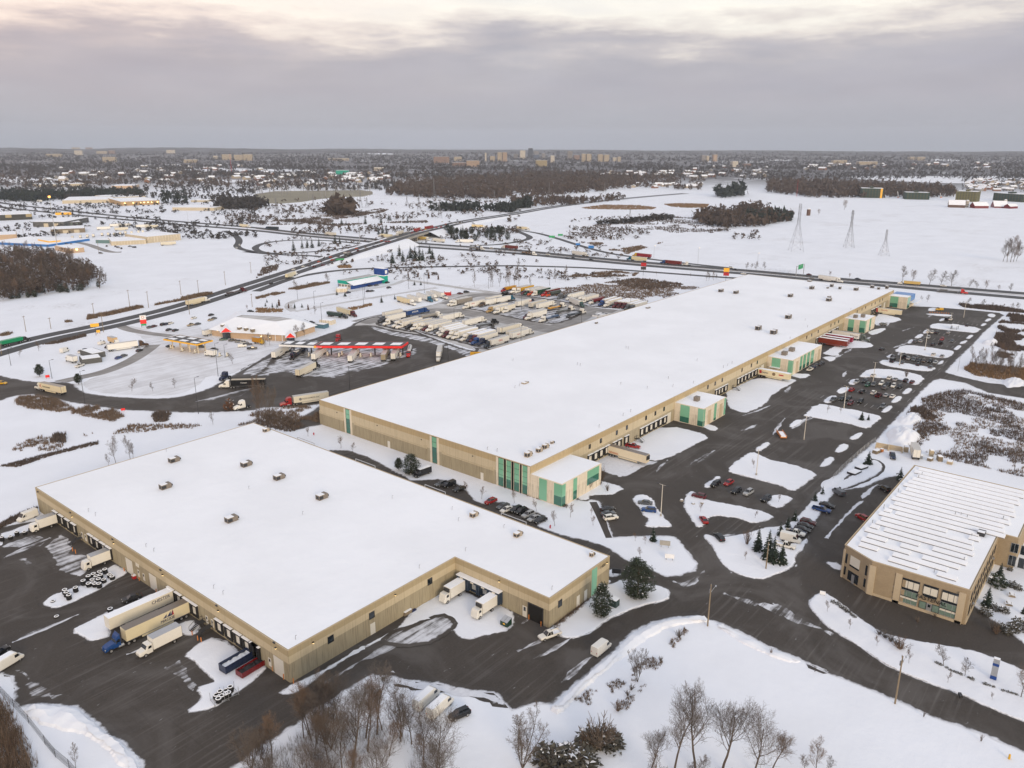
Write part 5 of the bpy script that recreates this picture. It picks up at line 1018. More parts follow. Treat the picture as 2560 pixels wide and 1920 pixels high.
def nose(kind, hue, t, x, y, label, L, h='-X', **k):
    p = at(t, x, y); a = heading(h, p, t, x, y); c = p-Vector((math.cos(a), math.sin(a), 0))*(L/2)
    return vehicle(kind, hue, c, a, label, G5, **k)
BOXW = ['cream', 'd8d2c2', 'd6d0c2', 'e4e1d8', 'c9c4b8']
front = [('dump', 'black', 150, 742, '3a3d40'), ('classic', 'black', 205, 756, 'cream'), ('bobtail', 'white', 265, 795, 'cream'), ('semi', 'white', 425, 830, 'c9c4b8'), ('classic', 'cream', 490, 852, 'cream'), ('classic', 'black', 655, 862, 'd8d2c2'), ('semi', 'white', 740, 880, 'cream'), ('semi', 'white', 870, 872, 'e4e1d8'), ('classic', 'maroon', 940, 890, 'cream'), ('semi', 'cream', 1005, 905, 'cream'), ('classic', 'grey', 1145, 930, 'd8d2c2'), ('semi_snow', 'white', 1190, 955, 'cream'), ('semi_snow', 'white', 1225, 987, 'cream'), ('semi_snow', 'darkred', 1288, 1008, 'cream'), ('semi', 'white', 1365, 1022, 'c9c4b8'), ('semi_snow', 'white', 1455, 1037, 'cream'), ('semi_snow', 'white', 1605, 1068, 'c9c4b8'), ('semi_snow', 'navy', 1705, 1080, 'cream'), ('semi_snow', 'maroon', 1765, 1085, 'cream'), ('semi', 'blue', 1795, 1128, 'e4e1d8'), ('flat', 'navy', 1900, 1138, '3a3f48'), ('daycab', '28313a', 2000, 1188, 'e0dcd2')]
for k, (kd, hu, x, y, bx) in enumerate(front):
    o = nose(kd, hu, 'q', x, y, f"{'dark' if hu in ('28313a', 'black') else hu} truck, {ORD[k]} from the left in the long front row", 8.4 if kd == 'bobtail' else 19.6 if kd in ('dump',) else 21.7, box=bx)
    if k == 21: lettering('IDEAL', 1.4, (-2.6, 1.33, 2.6), (-1, 0, 0), 'red_print', o, slant=.1)
def tailed(kind, hue, t, x, y, label, L, h='X', **k):           # tail point
    p = at(t, x, y); a = heading(h, p, t, x, y); c = p+Vector((math.cos(a), math.sin(a), 0))*(L/2)
    return vehicle(kind, hue, c, a, label, G5, **k)
o = tailed('semi', 'blue', 'q', 655, 640, 'bright blue truck with matching blue trailer in the back of the yard', 21.7, box='blue')
lettering('AMIKAR', 1.6, (-3.5, -1.33, 2.6), (1, 0, 0), 'white_print', o)
tailed('tank_semi', 'cream', 'q', 930, 700, 'grey tank trailer with cream tractor beside the blue truck', 19., box='8c8880')
tailed('trailer', 'cream', 'q', 270, 665, 'cream trailer standing without tractor behind the black truck', 16.1, box='cream')
tailed('semi', 'white', 'q', 1260, 730, 'white truck facing away by the tall lamp of the front rows', 21.7, box='cream')
tailed('semi', 'white', 'q', 1650, 810, 'white truck facing away in the middle of the yard', 21.7, box='e4e1d8')
tailed('flat', 'black', 'q', 1860, 850, 'black flatbed truck facing away behind the white trailers', 21.7, box='55585b')
for k, (x, y, hu) in enumerate(((230, 690, 'cream'), (265, 690, 'cream'), (345, 740, 'white'), (385, 760, 'white'))):
    o = tailed('semi', hu, 'r', x, y-8, f'{hu} truck, {ORD[k]} from left of those facing the yard end', 21.7, box=BOXW[k])
    if k == 3: lettering('ORION', .9, (-5, -1.33, 2.5), (1, 0, 0), 'red_print', o)
back = [('semi', 'white', 'q', 1375, 455, 'cream'), ('semi', 'white', 'q', 1430, 460, '8c857c'), ('semi', 'white', 'q', 1640, 508, 'cream'), ('classic', 'brown', 'q', 1920, 470, 'cream'), ('semi', 'tan', 'q', 2050, 575, 'cream'), ('semi', 'white', 'r', 175, 430, 'd8d2c2'), ('bobtail', 'white', 'r', 285, 420, 'cream'), ('semi', 'white', 'r', 572, 508, 'cream'), ('classic', 'maroon', 'r', 550, 495, 'c9c4b8'), ('flat', 'white', 'r', 748, 538, '39506e')]
for k, (kd, hu, t_, x, y, bx) in enumerate(back):
    o = nose(kd, hu, t_, x, y, f'{hu} truck, {ORD[k]} from the left in the middle rows of the yard', 8.4 if kd == 'bobtail' else 21.7, box=bx)
    if k == 2: lettering('IDEAL', 1.3, (1.5, 1.33, 2.9), (-1, 0, 0), 'red_print', o, slant=.1)
for k, (t_, x, y, hu, bx) in enumerate((('q', 2050, 400, 'black', 'cream'), ('r', 455, 345, 'navy', 'e0dcd2'), ('r', 195, 300, 'teal', 'e4e1d8'), ('r', 625, 358, 'white', 'c9c4b8'), ('r', 720, 372, 'white', 'cream'))):
    o = tailed('semi', hu, t_, x, y, f'{hu} truck turned away, {ORD[k]} from the left in the middle rows', 21.7, box=bx)
    if k == 1: lettering('IDEAL', 1.2, (4, -1.33, 2.6), (1, 0, 0), 'red_print', o)
for k, (x, y, kd, hu, bx) in enumerate(((845, 395, 'flat', 'cream', 'c08a20'), (950, 440, 'flat', 'cream', '4b4d4a'), (1090, 480, 'flat', 'cream', '2c3640'))):
    tailed(kd, hu, 'r', x, y, f'cream flatbed truck, {ORD[k]} from the left near the canopy by the roof edge', 21.7, box=bx)
nose('daycab', '2f4a44', 'r', 1300, 350, 'dark green truck pulling a cream trailer along the yard lane', 20.6, (60, 24), box='cream')
far = [('dump', 'red', 255, 158, 'c08a20'), ('sedan', 'black', 325, 160, ''), ('semi', 'cream', 385, 172, 'b58a1e'), ('semi', 'white', 445, 172, 'c99a28'), ('classic', 'maroon', 520, 190, 'cream'), ('classic', 'green', 560, 192, 'cream'), ('classic', 'orange', 600, 202, 'cream'), ('semi', 'white', 655, 206, '2c4a3c'), ('classic', 'bright red', 775, 212, '6b2018'), ('dump', 'orange', 820, 218, '4c5450'), ('flat', 'grey', 975, 245, '4b4d4a'), ('semi', 'white', 1085, 258, 'e4e1d8'), ('semi', 'white', 1220, 290, 'cream'), ('semi', 'white', 1265, 297, 'e0dcd2'), ('dump', 'white', 1360, 312, '6b1d20'), ('semi_snow', 'blue', 1495, 332, 'c9c4b8'), ('semi_snow', 'white', 1560, 345, 'd8d3c8'), ('semi_snow', 'maroon', 1670, 356, 'c9c4b8'), ('semi_snow', 'darkred', 1725, 360, 'cream'), ('semi_snow', 'maroon', 1780, 365, 'cream'), ('semi_snow', 'grey', 1820, 385, 'c9c4b8'), ('semi_snow', 'grey', 1880, 392, 'cream')]
k = 0
for kd, hu, x, y, bx in far:
    if kd == 'sedan': park('among the lorries in the far row', f'sedan black r {x},{y}', '-X', None); continue
    nose(kd, hu, 'r', x, y, f'{hu} truck, {ORD[k]} from left in the farthest row by the scrub', 19.6 if kd == 'dump' else 21.7, box=bx or 'cream'); k += 1
G5 = 'lorries at the truck stop'
for k, (kd, hu, x0, y0, x1, y1, bx) in enumerate((('semi', 'cream', 440, 350, 815, 448, 'd8c79e'), ('trailer', 'white', 620, 320, 900, 400, 'cream'), ('semi', 'teal', 760, 275, 1110, 388, 'cream'), ('semi', 'white', 960, 245, 1190, 370, 'e4e1d8'), ('classic', 'white', 1090, 262, 1370, 340, 'cream'))):
    nose(kd, hu, 'q', x1, y1, f'{hu} '+('trailer' if kd == 'trailer' else 'truck')+f', {ORD[k]} from the left in the row by the red hut', 16 if kd == 'trailer' else 21.7, (x1-x0, y1-y0), box=bx)
tailed('dump', 'black', 'z', 1640, 275, 'black truck with two short dark hoppers by the service road', 19.6, (360, 50), box='2b3b34'); nose('semi', 'darkred', 'z', 2050, 295, 'dark red truck with cream trailer beside the black hopper truck', 21.7, (300, 80), box='c9bd9a')
UP = (40, -22)
def pump(kd, hu, x, y, label, L, h, **k): return tailed(kd, hu, 'z', x, y, label, L, h, **k)
o = pump('semi', 'white', 910, 880, 'cream trailer truck at the first pump lane under the red canopy', 21.7, (240, -150), box='cream'); lettering('CERVUS', .9, (-3.6, -1.33, 2.5), (1, 0, 0), 'black_print', o)
c_ = pump('carrier', 'navy', 1150, 895, 'car carrier loaded with two dark cars at the second pump lane', 21.7, (230, -150), box='black')
for q, (hx, zz, hu) in enumerate(((-7.5, 1.16, 'black'), (-2.6, 1.16, 'navy'), (-8., 2.76, 'navy'), (-3.2, 2.76, 'white'))):
    p = c_.matrix_basis @ Vector((hx, 0, zz-.02)); vehicle('sedan', hu, p, c_.rotation_euler.z, f"{hu} sedan riding on the {'upper' if zz > 2 else 'lower'} deck of the carrier, {'rear' if hx < -5 else 'front'} place", 'cars riding on the car carrier', z=0)
pump('semi', 'white', 1460, 905, 'cream trailer truck at the third pump lane under the canopy', 21.7, (200, -155), box='e4e1d8')
pump('daycab', 'black', 1240, 1130, 'white trailer with black tractor turning in below the red canopy', 20.6, (300, -150), box='d8cfb8')
pump('semi', 'white', 1965, 930, 'cream trailer truck at the fourth pump lane with streaked ice behind', 21.7, (140, -180), box='cream')
for k, (x, y) in enumerate(((1100, 640), (1185, 632))):
    tailed('semi', 'red' if k else 'grey', 'j', x, y, ('dirty grey' if not k else 'cream')+' trailer truck at the '+('fifth' if not k else 'last')+' pump lane beneath the canopy', 21.7, (50, -95), box='9a8f78' if not k else 'cream')
nose('bobtail', 'red', 'z', 1780, 640, 'red and white tractor alone behind the fuel canopy', 8.4, (-40, 40))
o = nose('tank', 'bright red', 'j', 1315, 605, 'bright red tractor with shiny tank trailer beside the canopy end', 17.5, (-30, 110), box='b9bab8')
nose('semi', 'white', 'j', 1575, 630, 'white truck rolling away from the pumps toward the big roof', 16, (-20, 90), box='cream')
o = nose('semi', 'cream', 'C', 60, 372, 'white tractor with long black trailer crossing the plaza', 21.7, (-200, 5), box='17181a', roof='a89a80'); lettering('Fastmor', .9, (-1, 1.33, 2.7), (-1, 0, 0), 'white_print', o)
nose('bobtail', 'navy', 'C', 80, 250, 'dark tractor without trailer by the lamp at the plaza edge', 8.4, (-90, 40)); nose('bobtail', 'cream', 'C', 330, 790, 'cream tractor half hidden behind the rust coloured shrub', 8.4, (-100, 25))
o = nose('semi', 'red', 'C', 1180, 720, 'red tractor with round shouldered white trailer beside the bare trees', 21.7, (-300, 45), box='d2ccba', roof='a6a49e'); lettering('GOSS EXPRESS INC', .95, (-2.6, 1.33, 2.6), (-1, 0, 0), 'black_print', o, slant=.15); part('round_logo', MB().tube((2.0, 1.3, 2.6), (2.0, 1.32, 2.6), .62, n=16), 'steel', o)
o = nose('daycab', 'cream', 'i', 315, 872, 'cream tractor and trailer with red winged logo on the approach road', 20.6, (-100, -22), box='dccfae', roof='8a7f70'); lettering('CHALLENGER', .9, (.5, 1.33, 2.6), (-1, 0, 0), 'black_print', o); part('wing_logo', MB().add([(5.4, 1.306, 2.8), (4.3, 1.306, 3.6), (4.6, 1.306, 2.8), (3.6, 1.306, 1.6)], [(0, 1, 2), (0, 2, 3)]), 'red_print', o)
park('waiting with headlamps lit at the left picture edge', 'hatch yellow i 15,822', (30, 10), None)
G6 = 'cars at the travel centre'
park('the cars by the price sign', 'sedan grey i 1295,338;sedan darkred i 1330,330;suv black i 1410,315;sedan navy i 1440,310;sedan white i 1475,303;sedan black i 1460,360;sedan black i 1515,365;pickup beige i 1650,320;sedan grey i 1710,310;sedan_snow white i 1675,258;sedan black i 1825,232;sedan beige i 1820,275;sedan grey i 1850,262', (50, -8), G6)
park('the line in front of the long porch', 'sedan green z 215,600;sedan black z 340,612;sedan grey z 430,628;sedan silver z 500,640;sedan navy z 550,665;minivan white z 475,692;pickup black z 610,725', (70, 8), G6)
park('those under the yellow canopy', 'sedan black i 1470,505;sedan grey i 1740,505;sedan black i 1850,530', (45, 10), G6)
park('those behind the travel centre', 'sedan black z 590,212;sedan black z 1330,345;sedan black z 1430,365;sedan black z 1620,415', (60, 14), G6)
o = lorry('cube', 'cream', 'i', 1820, 590, (-50, -8), 'cream cube truck with faint red writing beside the yellow canopy', box='cream'); lorry('cube', 'yellow', 'z', 700, 660, (60, 8), 'yellow sided small truck by the porch trees', box='b07a1c')
o = lorry('cube', 'white', 'i', 1800, 410, (40, -12), 'white truck parked by the left end of the porch', box='d9d6cd')
G7 = 'vehicles round the small dark hut'
park('those round the dark hut', 'minivan white i 880,478;sedan navy i 735,535;suv white i 705,550;sedan black i 935,508;van white i 560,545;pickup white i 690,672;sedan blue i 1025,602;sedan grey i 1070,585;sedan black i 1205,538', (50, -10), G7)
lorry('bigbox', 'cream', 'i', 620, 640, (-50, -15), 'cream motor caravan beside the dark walled hut', box='e4e1d8', group=G7); lorry('bigbox', 'cream', 'i', 985, 480, (35, 10), 'cream tow lorry with orange panel behind the long trailer', box='c9a878', group=G7)
o = lorry('semi', 'brown', 'i', 1110, 525, (100, -14), 'white trailer with red flash and brown tractor beside the hut', group=G7, box='e4e1d8')
G8 = 'traffic on the roads beyond'
for kd, hu, t_, x, y, h, lab, bx in (('dump', '2b2b28', 'i', 140, 480, (100, -22), 'dark lorry loaded with green bales on the divided road', '178a5c'), ('semi', 'cream', 'i', 1715, 135, (100, -24), 'cream trailer truck with red flash on the divided road', 'dccfae'), ('flat', 'darkred', 'i', 2040, 50, (90, -20), 'dark red flatbed lorry on the divided road', '3a2a24'), ('semi', 'cream', 'n', 310, 1285, (90, -35), 'cream truck on the divided road below the bridge ramp', 'dad0b0'), ('dump', '3a3a36', 'n', 790, 1110, (-70, 28), 'dark tipper lorry in the queue climbing to the bridge', '4a463c'),
        ('semi', 'white', 'n', 1450, 968, (100, 14), 'white truck with yellow hood emerging under the bridge', 'd8b968'), ('semi', 'white', 'n', 1570, 985, (-100, -12), 'white truck close behind it under the bridge', 'd8d2c2'), ('semi', 'white', 'n', 1800, 992, (-100, -2), 'white truck rounding the wooded loop', 'e4e1d8'), ('flat', 'white', 'n', 1910, 1050, (100, 12), 'white tractor with empty flatbed on the highway', '8a8a86'), ('semi', 'white', 'n', 2190, 1045, (-80, -8), 'white tractor with blue and rust boxes on the highway', '6b2a20'), ('semi', '2a3a4a', 'n', 135, 878, (-100, -5), 'dark truck high on the left of the highway', '26323a'), ('semi', 'white', 'n', 640, 928, (-100, -12), 'white truck behind two spruces on the highway', 'd8d2c2'), ('semi', 'white', 'n', 1115, 945, (-100, -8), 'cream truck passing beneath the bridge', 'd6cba6'),
        ('flat', 'cream', 'o', 145, 1095, (90, 12), 'loaded log flatbed on the highway', '7a5a3a'), ('semi', 'white', 'o', 590, 1103, (100, 14), 'white truck alone on the open highway', 'e4e1d8'), ('semi', 'teal', 'o', 1075, 1148, (-100, -10), 'teal tractor with cream trailer beside a sign mast', 'd9cfa6'), ('semi', 'yellow', 'o', 1120, 1118, (-90, -10), 'yellow tractor with red trailer on the slip road', '8a1820'), ('semi', 'blue', 'o', 1370, 1180, (-100, -10), 'blue tractor with brick red box trailer', '6b2018'), ('bobtail', 'cream', 'o', 1510, 1190, (-60, -6), 'cream tractor alone on the slip road', 'cream'),
        ('semi', 'white', 'p', 540, 1325, (100, 14), 'white truck passing behind the end of the long roof', 'e4e1d8'), ('dump', 'cream', 'p', 1215, 1358, (-100, -8), 'tan tipper truck on the highway by bare trees', 'c9ab68'), ('flat', 'bright red', 'p', 1590, 1428, (100, 8), 'bright orange red tractor with empty flatbed', '55544f'),
        ('semi', 'cream', 'n', 1760, 850, (100, 4), 'cream truck creeping along the upper slip road', 'e4e1d8'), ('semi', 'cream', 'n', 1930, 862, (100, 4), 'cream truck following on the upper slip road', 'd6c08f'), ('semi', 'cream', 'o', 100, 880, (100, 8), 'cream truck on the slip road near brown shrubs', 'dccfae'), ('semi', 'red', 'n', 1500, 872, (70, -14), 'red truck at the head of the queue on the bridge', '8a2018'), ('semi', 'white', 'n', 1400, 890, (70, -20), 'white truck with red load in the bridge queue', '9a2a1c'), ('semi', 'white', 'n', 1240, 920, (-70, 22), 'white truck coming down from the bridge', 'd8d2c2'), ('semi', 'white', 'm', 340, 640, (-100, -12), 'white truck far up the highway on the left', 'e4e1d8'), ('semi', 'white', 'm', 2120, 858, (100, 10), 'cream truck where the highway leaves the left side', 'dccfae')):
    z_ = 0.
    if t_ == 'n':
        for i in range(len(rs)):
            if (rs[i]-at('n', x, y, rs[i].z)).length < 16: z_ = max(z_, rs[i].z)
    p = at(t_, x, y, z_); q = at(t_, x+h[0], y+h[1], z_); vehicle(kd, hu, p, math.atan2(q.y-p.y, q.x-p.x), lab, G8, box=bx, z=.1)
qs = [('suv', 'maroon', 580, 1190), ('suv', 'darkred', 505, 1203), ('sedan', 'orange', 660, 1145), ('sedan', 'black', 625, 1098), ('sedan', 'orange', 645, 1120), ('sedan', 'black', 710, 1113), ('sedan', 'white', 770, 1083), ('sedan', 'orange', 805, 1080), ('sedan', 'darkred', 885, 1065), ('suv', 'black', 840, 1098), ('sedan', 'orange', 870, 1045), ('sedan', 'navy', 1020, 1028), ('sedan', 'grey', 1062, 1020), ('sedan', 'red', 1125, 985), ('sedan', 'red', 1153, 985), ('sedan', 'orange', 1085, 980), ('sedan', 'black', 1040, 995), ('sedan', 'white', 1225, 930), ('sedan', 'red', 1350, 910), ('sedan', 'red', 1390, 897), ('sedan', 'red', 1440, 888), ('sedan', 'yellow', 1465, 880), ('sedan', 'bright red', 1560, 865), ('sedan', 'bright red', 1600, 858), ('sedan', 'orange', 1640, 835), ('sedan', 'white', 1610, 815), ('sedan', 'black', 1740, 800), ('sedan', 'black', 130, 1348), ('sedan', 'black', 460, 1195), ('sedan', 'white', 410, 1202), ('sedan', 'orange', 545, 1160), ('sedan', 'white', 325, 1228)]
for k, (kd, hu, x, y) in enumerate(sorted(qs, key=lambda q: q[2])):
    best = min(rs, key=lambda q: (q-at('n', x, y, q.z)).length); p = at('n', x, y, best.z); i = rs.index(best); d = rs[min(i+1, len(rs)-1)]-rs[max(i-1, 0)]
    vehicle(kd, hu, p, math.atan2(d.y, d.x), f"small {hu} car, {ORD[k]} from left in the queue over the highway", 'cars in the bridge queue', z=.1)
for k, (t_, x, y, hu, h) in enumerate((('o', 310, 1098, 'white', (60, 6)), ('o', 480, 1130, 'black', (60, 8)), ('o', 530, 1128, 'black', (60, 8)), ('o', 685, 1142, 'black', (60, 8)), ('o', 1890, 1210, 'white', (60, 6)), ('o', 1930, 1228, 'black', (60, 6)), ('o', 2000, 1265, 'white', (60, 6)), ('p', 355, 1272, 'maroon', (60, 6)), ('p', 380, 1303, 'silver', (60, 6)), ('p', 775, 1310, 'navy', (60, 6)), ('p', 1515, 1370, 'cream', (60, 6)), ('n', 1920, 1018, 'cream', (60, 4)), ('n', 2035, 1042, 'white', (60, 4)), ('n', 215, 1088, 'cream', (60, 2)), ('n', 420, 905, 'white', (60, 8)), ('m', 2045, 1040, 'white', (20, 15)), ('m', 2070, 1015, 'white', (20, 15)), ('m', 870, 1085, 'black', (50, 3)), ('m', 1160, 1035, 'black', (50, 3)), ('m', 1020, 1035, 'navy', (50, 4)))):
    p = at(t_, x, y); vehicle('sedan', hu, p, heading(h, p, t_, x, y), f'{hu} car, '+('farthest left' if k == 17 else ORD[k])+' of the scattered cars on the distant roads', 'scattered cars on the distant roads', z=.08)
park('the few by the tower restaurant', 'sedan black v 1685,540;sedan black v 1115,638;sedan grey v 1215,635;sedan navy v 560,678;sedan grey v 1340,475;sedan navy v 1170,490;sedan black v 1640,400;sedan darkred q 1590,232;suv black q 1700,208', (60, 6), 'cars by the blue and green building')
mb = MB(); rws = {}
for n_, x, y in ROWS: rws.setdefault(n_, []).append((x, y))
for q in rws.values():
    x = sum(a for a, b in q)/len(q); y0, y1 = min(b for a, b in q)-7, max(b for a, b in q)+6; y = y0
    while y < y1: mb.add([(x-2.6, y, .031), (x+2.6, y, .031), (x+2.6, y+.14, .031), (x-2.6, y+.14, .031)], [(0, 1, 2, 3)]); y += 2.75
tag(part('parking_lines', mb, flat('line_paint', (.45, .44, .42), .7, .3, .6)), kind='structure')
# ================================================================= trees and shrubs
def tri_tube(mb, p0, p1, r0, r1):
    d = p1-p0
    if d.length < 1e-5: return
    d.normalize(); a = d.orthogonal().normalized(); b = d.cross(a); V = []
    for p, r in ((p0, r0), (p1, r1)):
        for k in range(3): t_ = 2.0944*k; V.append(p+a*(r*math.cos(t_))+b*(r*math.sin(t_)))
    mb.add(V, [(0, 1, 4, 3), (1, 2, 5, 4), (2, 0, 3, 5)])
def bare(seed, h=12., spread=.32, first=.25, n=(14, 7, 5), tw=.018, lean=0., stems=1, up=.55):
    rnd = random.Random(seed); T, Cw = MB(), MB()
    def rv(): return Vector((rnd.uniform(-1, 1), rnd.uniform(-1, 1), rnd.uniform(-1, 1)))
    def branch(p, d, L, r, lev):
        segs = (7, 4, 3, 2)[lev]; pts = [p]; q = p.copy(); dd = d.copy()
        for s in range(segs):
            dd = (dd+rv()*(.10, .22, .32, .4)[lev]+Vector((0, 0, (.05, up*.28, up*.25, .12)[lev]))).normalized(); q = q+dd*(L/segs); pts.append(q.copy())
        r1 = max(tw*.6, r*(.28 if lev == 0 else .3))
        for s in range(segs):
            a, b = r+(r1-r)*s/segs, r+(r1-r)*(s+1)/segs
            if lev == 0: T.tube(pts[s], pts[s+1], a, b, n=7, cap=False)
            elif lev == 1: tri_tube(T, pts[s], pts[s+1], a, b)
            else: tri_tube(Cw, pts[s], pts[s+1], a, b)
        if lev == 3: return
        for k in range(n[lev]):
            f = (first+(1-first)*((k+rnd.random())/n[lev])) if lev == 0 else .22+.78*(k+rnd.random())/n[lev]
            i = min(segs-1, int(f*segs)); b0 = pts[i].lerp(pts[i+1], f*segs-i); ax = (pts[i+1]-pts[i]).normalized()
            ang = rnd.uniform(0, 6.283)+k*2.4; s1 = ax.orthogonal().normalized(); s2 = ax.cross(s1); out = s1*math.cos(ang)+s2*math.sin(ang)
            nd = (ax*(up if lev == 0 else .75)+out*(1-.25*f)).normalized()
            env = (h*spread*(1.25-.75*abs(f-.45)/.55)) if lev == 0 else L*(.55-.25*f)
            branch(b0, nd, env*rnd.uniform(.75, 1.15), (r+(r1-r)*f)*(.5 if lev == 0 else .55), lev+1)
    for s in range(stems):
        d = Vector((lean, 0, 1)).normalized() if stems == 1 else (Vector((math.cos(s*2.4), math.sin(s*2.4), 0))*.34+Vector((0, 0, 1))).normalized()
        branch(Vector((0, 0, -.1)), d, h*(.95 if stems == 1 else rnd.uniform(.75, 1)), h*.013 if stems == 1 else h*.009, 0)
    return T, Cw
def spruce(seed, h=8., w=.24, snow=.05):
    rnd = random.Random(seed); T, Cw = MB(), MB(); T.tube((0, 0, -.1), (0, 0, h*.9), h*.018, h*.004, n=6, cap=False)
    nw = 26
    for k in range(nw):
        f = k/nw; z = h*(.06+.94*f); rad = h*w*(1-f)**.85*rnd.uniform(.82, 1.12)+.05*h*.3*(1-f); nb = max(5, int(13*(1-f*.6)))
        for b in range(nb):
            a = rnd.uniform(0, 6.283); R_ = rad*rnd.uniform(.7, 1.1); ca, sa = math.cos(a), math.sin(a); dr = rnd.uniform(.18, .34)*R_; wd = R_*.26+.10
            for j in range(3):
                u0, u1 = j/3, (j+1)/3+.1; g = 1 if rnd.random() < .5 else -1
                p0 = Vector((ca*R_*u0, sa*R_*u0, z-dr*u0*u0)); p1 = Vector((ca*R_*u1, sa*R_*u1, z-dr*u1*u1+rnd.uniform(-.05, .08)))
                s1 = Vector((-sa, ca, 0))*wd*(1-u0*.6)+Vector((0, 0, -rnd.uniform(.02, .14)*R_)); s2 = Vector((sa, -ca, 0))*wd*(1-u0*.6)+Vector((0, 0, -rnd.uniform(.02, .14)*R_)); m = p0.lerp(p1, .55)
                mm = 1 if rnd.random() < snow*(1.4 if j == 2 else .6) else 0
                Cw.add([p0, m+s1, p1], [(0, 1, 2)], mm); Cw.add([p0, p1, m+s2], [(0, 1, 2)], mm)
    return T, Cw
def pine(seed, h=9., w=.34, snow=.1, bottom=.1):
    rnd = random.Random(seed); T, Cw = MB(), MB(); T.tube((0, 0, -.1), (0, 0, h*.85), h*.022, h*.006, n=6, cap=False)
    for k in range(270):
        f = bottom+(.98-bottom)*rnd.random(); prof = (math.sin(min(1., (f-bottom)/(1-bottom)*1.0+.12)*math.pi*.92))**.7; R_ = h*w*prof*rnd.uniform(.45, 1.05); a = rnd.uniform(0, 6.283)
        c = Vector((R_*math.cos(a), R_*math.sin(a), h*f)); s = h*.075*rnd.uniform(.7, 1.3)
        if k % 4 == 0: tri_tube(T, Vector((0, 0, h*f*.85)), c, h*.006, h*.003)
        for j in range(30):
            d = Vector((rnd.gauss(0, 1), rnd.gauss(0, 1), rnd.gauss(0, .75))); d.normalize(); p = c+d*s*rnd.uniform(.3, 1); e = Vector((rnd.uniform(-1, 1), rnd.uniform(-1, 1), rnd.uniform(-.6, .8)))*s*.46
            Cw.add([p, p+e, p+Vector((-e.y, e.x, e.z*.5))*.8+d*s*.2], [(0, 1, 2)], 1 if (rnd.random() < snow and d.z > .45) else 0)
    return T, Cw
def shrub(seed, h=1., w=1., nl=200, mat2=False):
    rnd = random.Random(seed); Cw = MB()
    for j in range(nl):
        d = Vector((rnd.gauss(0, 1), rnd.gauss(0, 1), abs(rnd.gauss(0, .9)))); d.normalize(); p = Vector((d.x*w*.5, d.y*w*.5, d.z*h))*rnd.uniform(.45, 1); e = Vector((rnd.uniform(-1, 1), rnd.uniform(-1, 1), rnd.uniform(-.6, 1)))*.14*max(h, w)
        Cw.add([p, p+e, p+Vector((-e.y, e.x, e.z*.6))], [(0, 1, 2)], 1 if rnd.random() < .10 and d.z > .5 else 0)
    return Cw
def bundle(seed, h=3., n=26, tw=.02):
    rnd = random.Random(seed); T, Cw = MB(), MB()
    for s in range(n):
        a = rnd.uniform(0, 6.283); tilt = rnd.uniform(.05, .75); d = Vector((math.cos(a)*tilt, math.sin(a)*tilt, 1)).normalized(); L = h*rnd.uniform(.6, 1.05)*(1-.25*tilt); p = Vector((rnd.uniform(-.2, .2), rnd.uniform(-.2, .2), -.05)); pts = [p]
        for k in range(3):
            d = (d+Vector((rnd.uniform(-.18, .18), rnd.uniform(-.18, .18), .12))).normalized(); p = p+d*L/3; pts.append(p)
        for k in range(3): tri_tube(T if s < 8 else Cw, pts[k], pts[k+1], tw*(2.2-.6*k), tw*(1.6-.5*k))
        for k in range(9):
            i = rnd.randrange(1, 3); b0 = pts[i].lerp(pts[i+1], rnd.random()); nd = (d+Vector((rnd.uniform(-1, 1), rnd.uniform(-1, 1), rnd.uniform(-.1, .8)))*.6).normalized(); tri_tube(Cw, b0, b0+nd*L*rnd.uniform(.15, .32), tw*.8, tw*.5)
    return T, Cw
PROTO = {}
def proto(key):
    if key in PROTO: return PROTO[key]
    k, i = key
    if k == 'near': h = 13.; T, Cw = bare(100+i, h, (.44, .36, .50, .32)[i % 4], (.24, .34, .22, .4)[i % 4], (22, 11, 7), .020, (0, .12, -.1, .05)[i % 4], 1, (.95, 1.1, .8, 1.)[i % 4]); ms = ('bark', ('twigs', 'twigs_grey', 'twigs', 'twigs_red')[i % 4])
    elif k == 'multi': h = 9.; T, Cw = bare(140+i, h, .24, .18, (13, 8, 6), .019, 0, 5, .95); ms = ('bark', 'twigs')
    elif k == 'mid': h = 10.; T, Cw = bare(200+i, h, (.34, .28, .42)[i % 3], .2, (18, 8, 6), .034, 0, 1, .75); ms = ('bark', ('twigs', 'twigs_grey', 'twigs_red')[i % 3])
    elif k == 'street': h = 5.; T, Cw = bare(230+i, h, .27, .32, (15, 8, 5), .02, 0, 1, .8); ms = ('bark', 'twigs_red')
    elif k == 'spruce': h = 8.; T, Cw = spruce(300+i, h, (.24, .20, .28)[i % 3], .04); ms = ('bark', 'needles')
    elif k == 'pine': h = 9.; T, Cw = pine(320+i, h, (.40, .32, .30)[i % 3], (.05, .16, .05)[i % 3], (.04, .05, .2)[i % 3]); ms = ('bark', 'needles_pine')
    elif k == 'column': h = 5.; T, Cw = MB().tube((0, 0, 0), (0, 0, 3), .08, n=5), shrub(340+i, 5., 1.6, 420); ms = ('bark', 'rust_leaf')
    elif k == 'bush': h = 1.; T, Cw = None, shrub(350+i, 1., 1.3, 260); ms = (None, ('thicket', 'needles_pine', 'rust_leaf')[i % 3])
    elif k == 'fan': h = 3.; T, Cw = bundle(370+i, h, 30, .022); ms = ('bark', ('twigs', 'twigs_red', 'twigs_grey')[i % 3])
    r = []
    if T: r.append(('trunk', T.mesh('trunk', [mt(ms[0])])))
    r.append(('crown' if k not in ('bush', 'fan') else 'twigs', Cw.mesh('crown', [mt(ms[1]), mt('roof_snow')]))); PROTO[key] = (h, r); return PROTO[key]
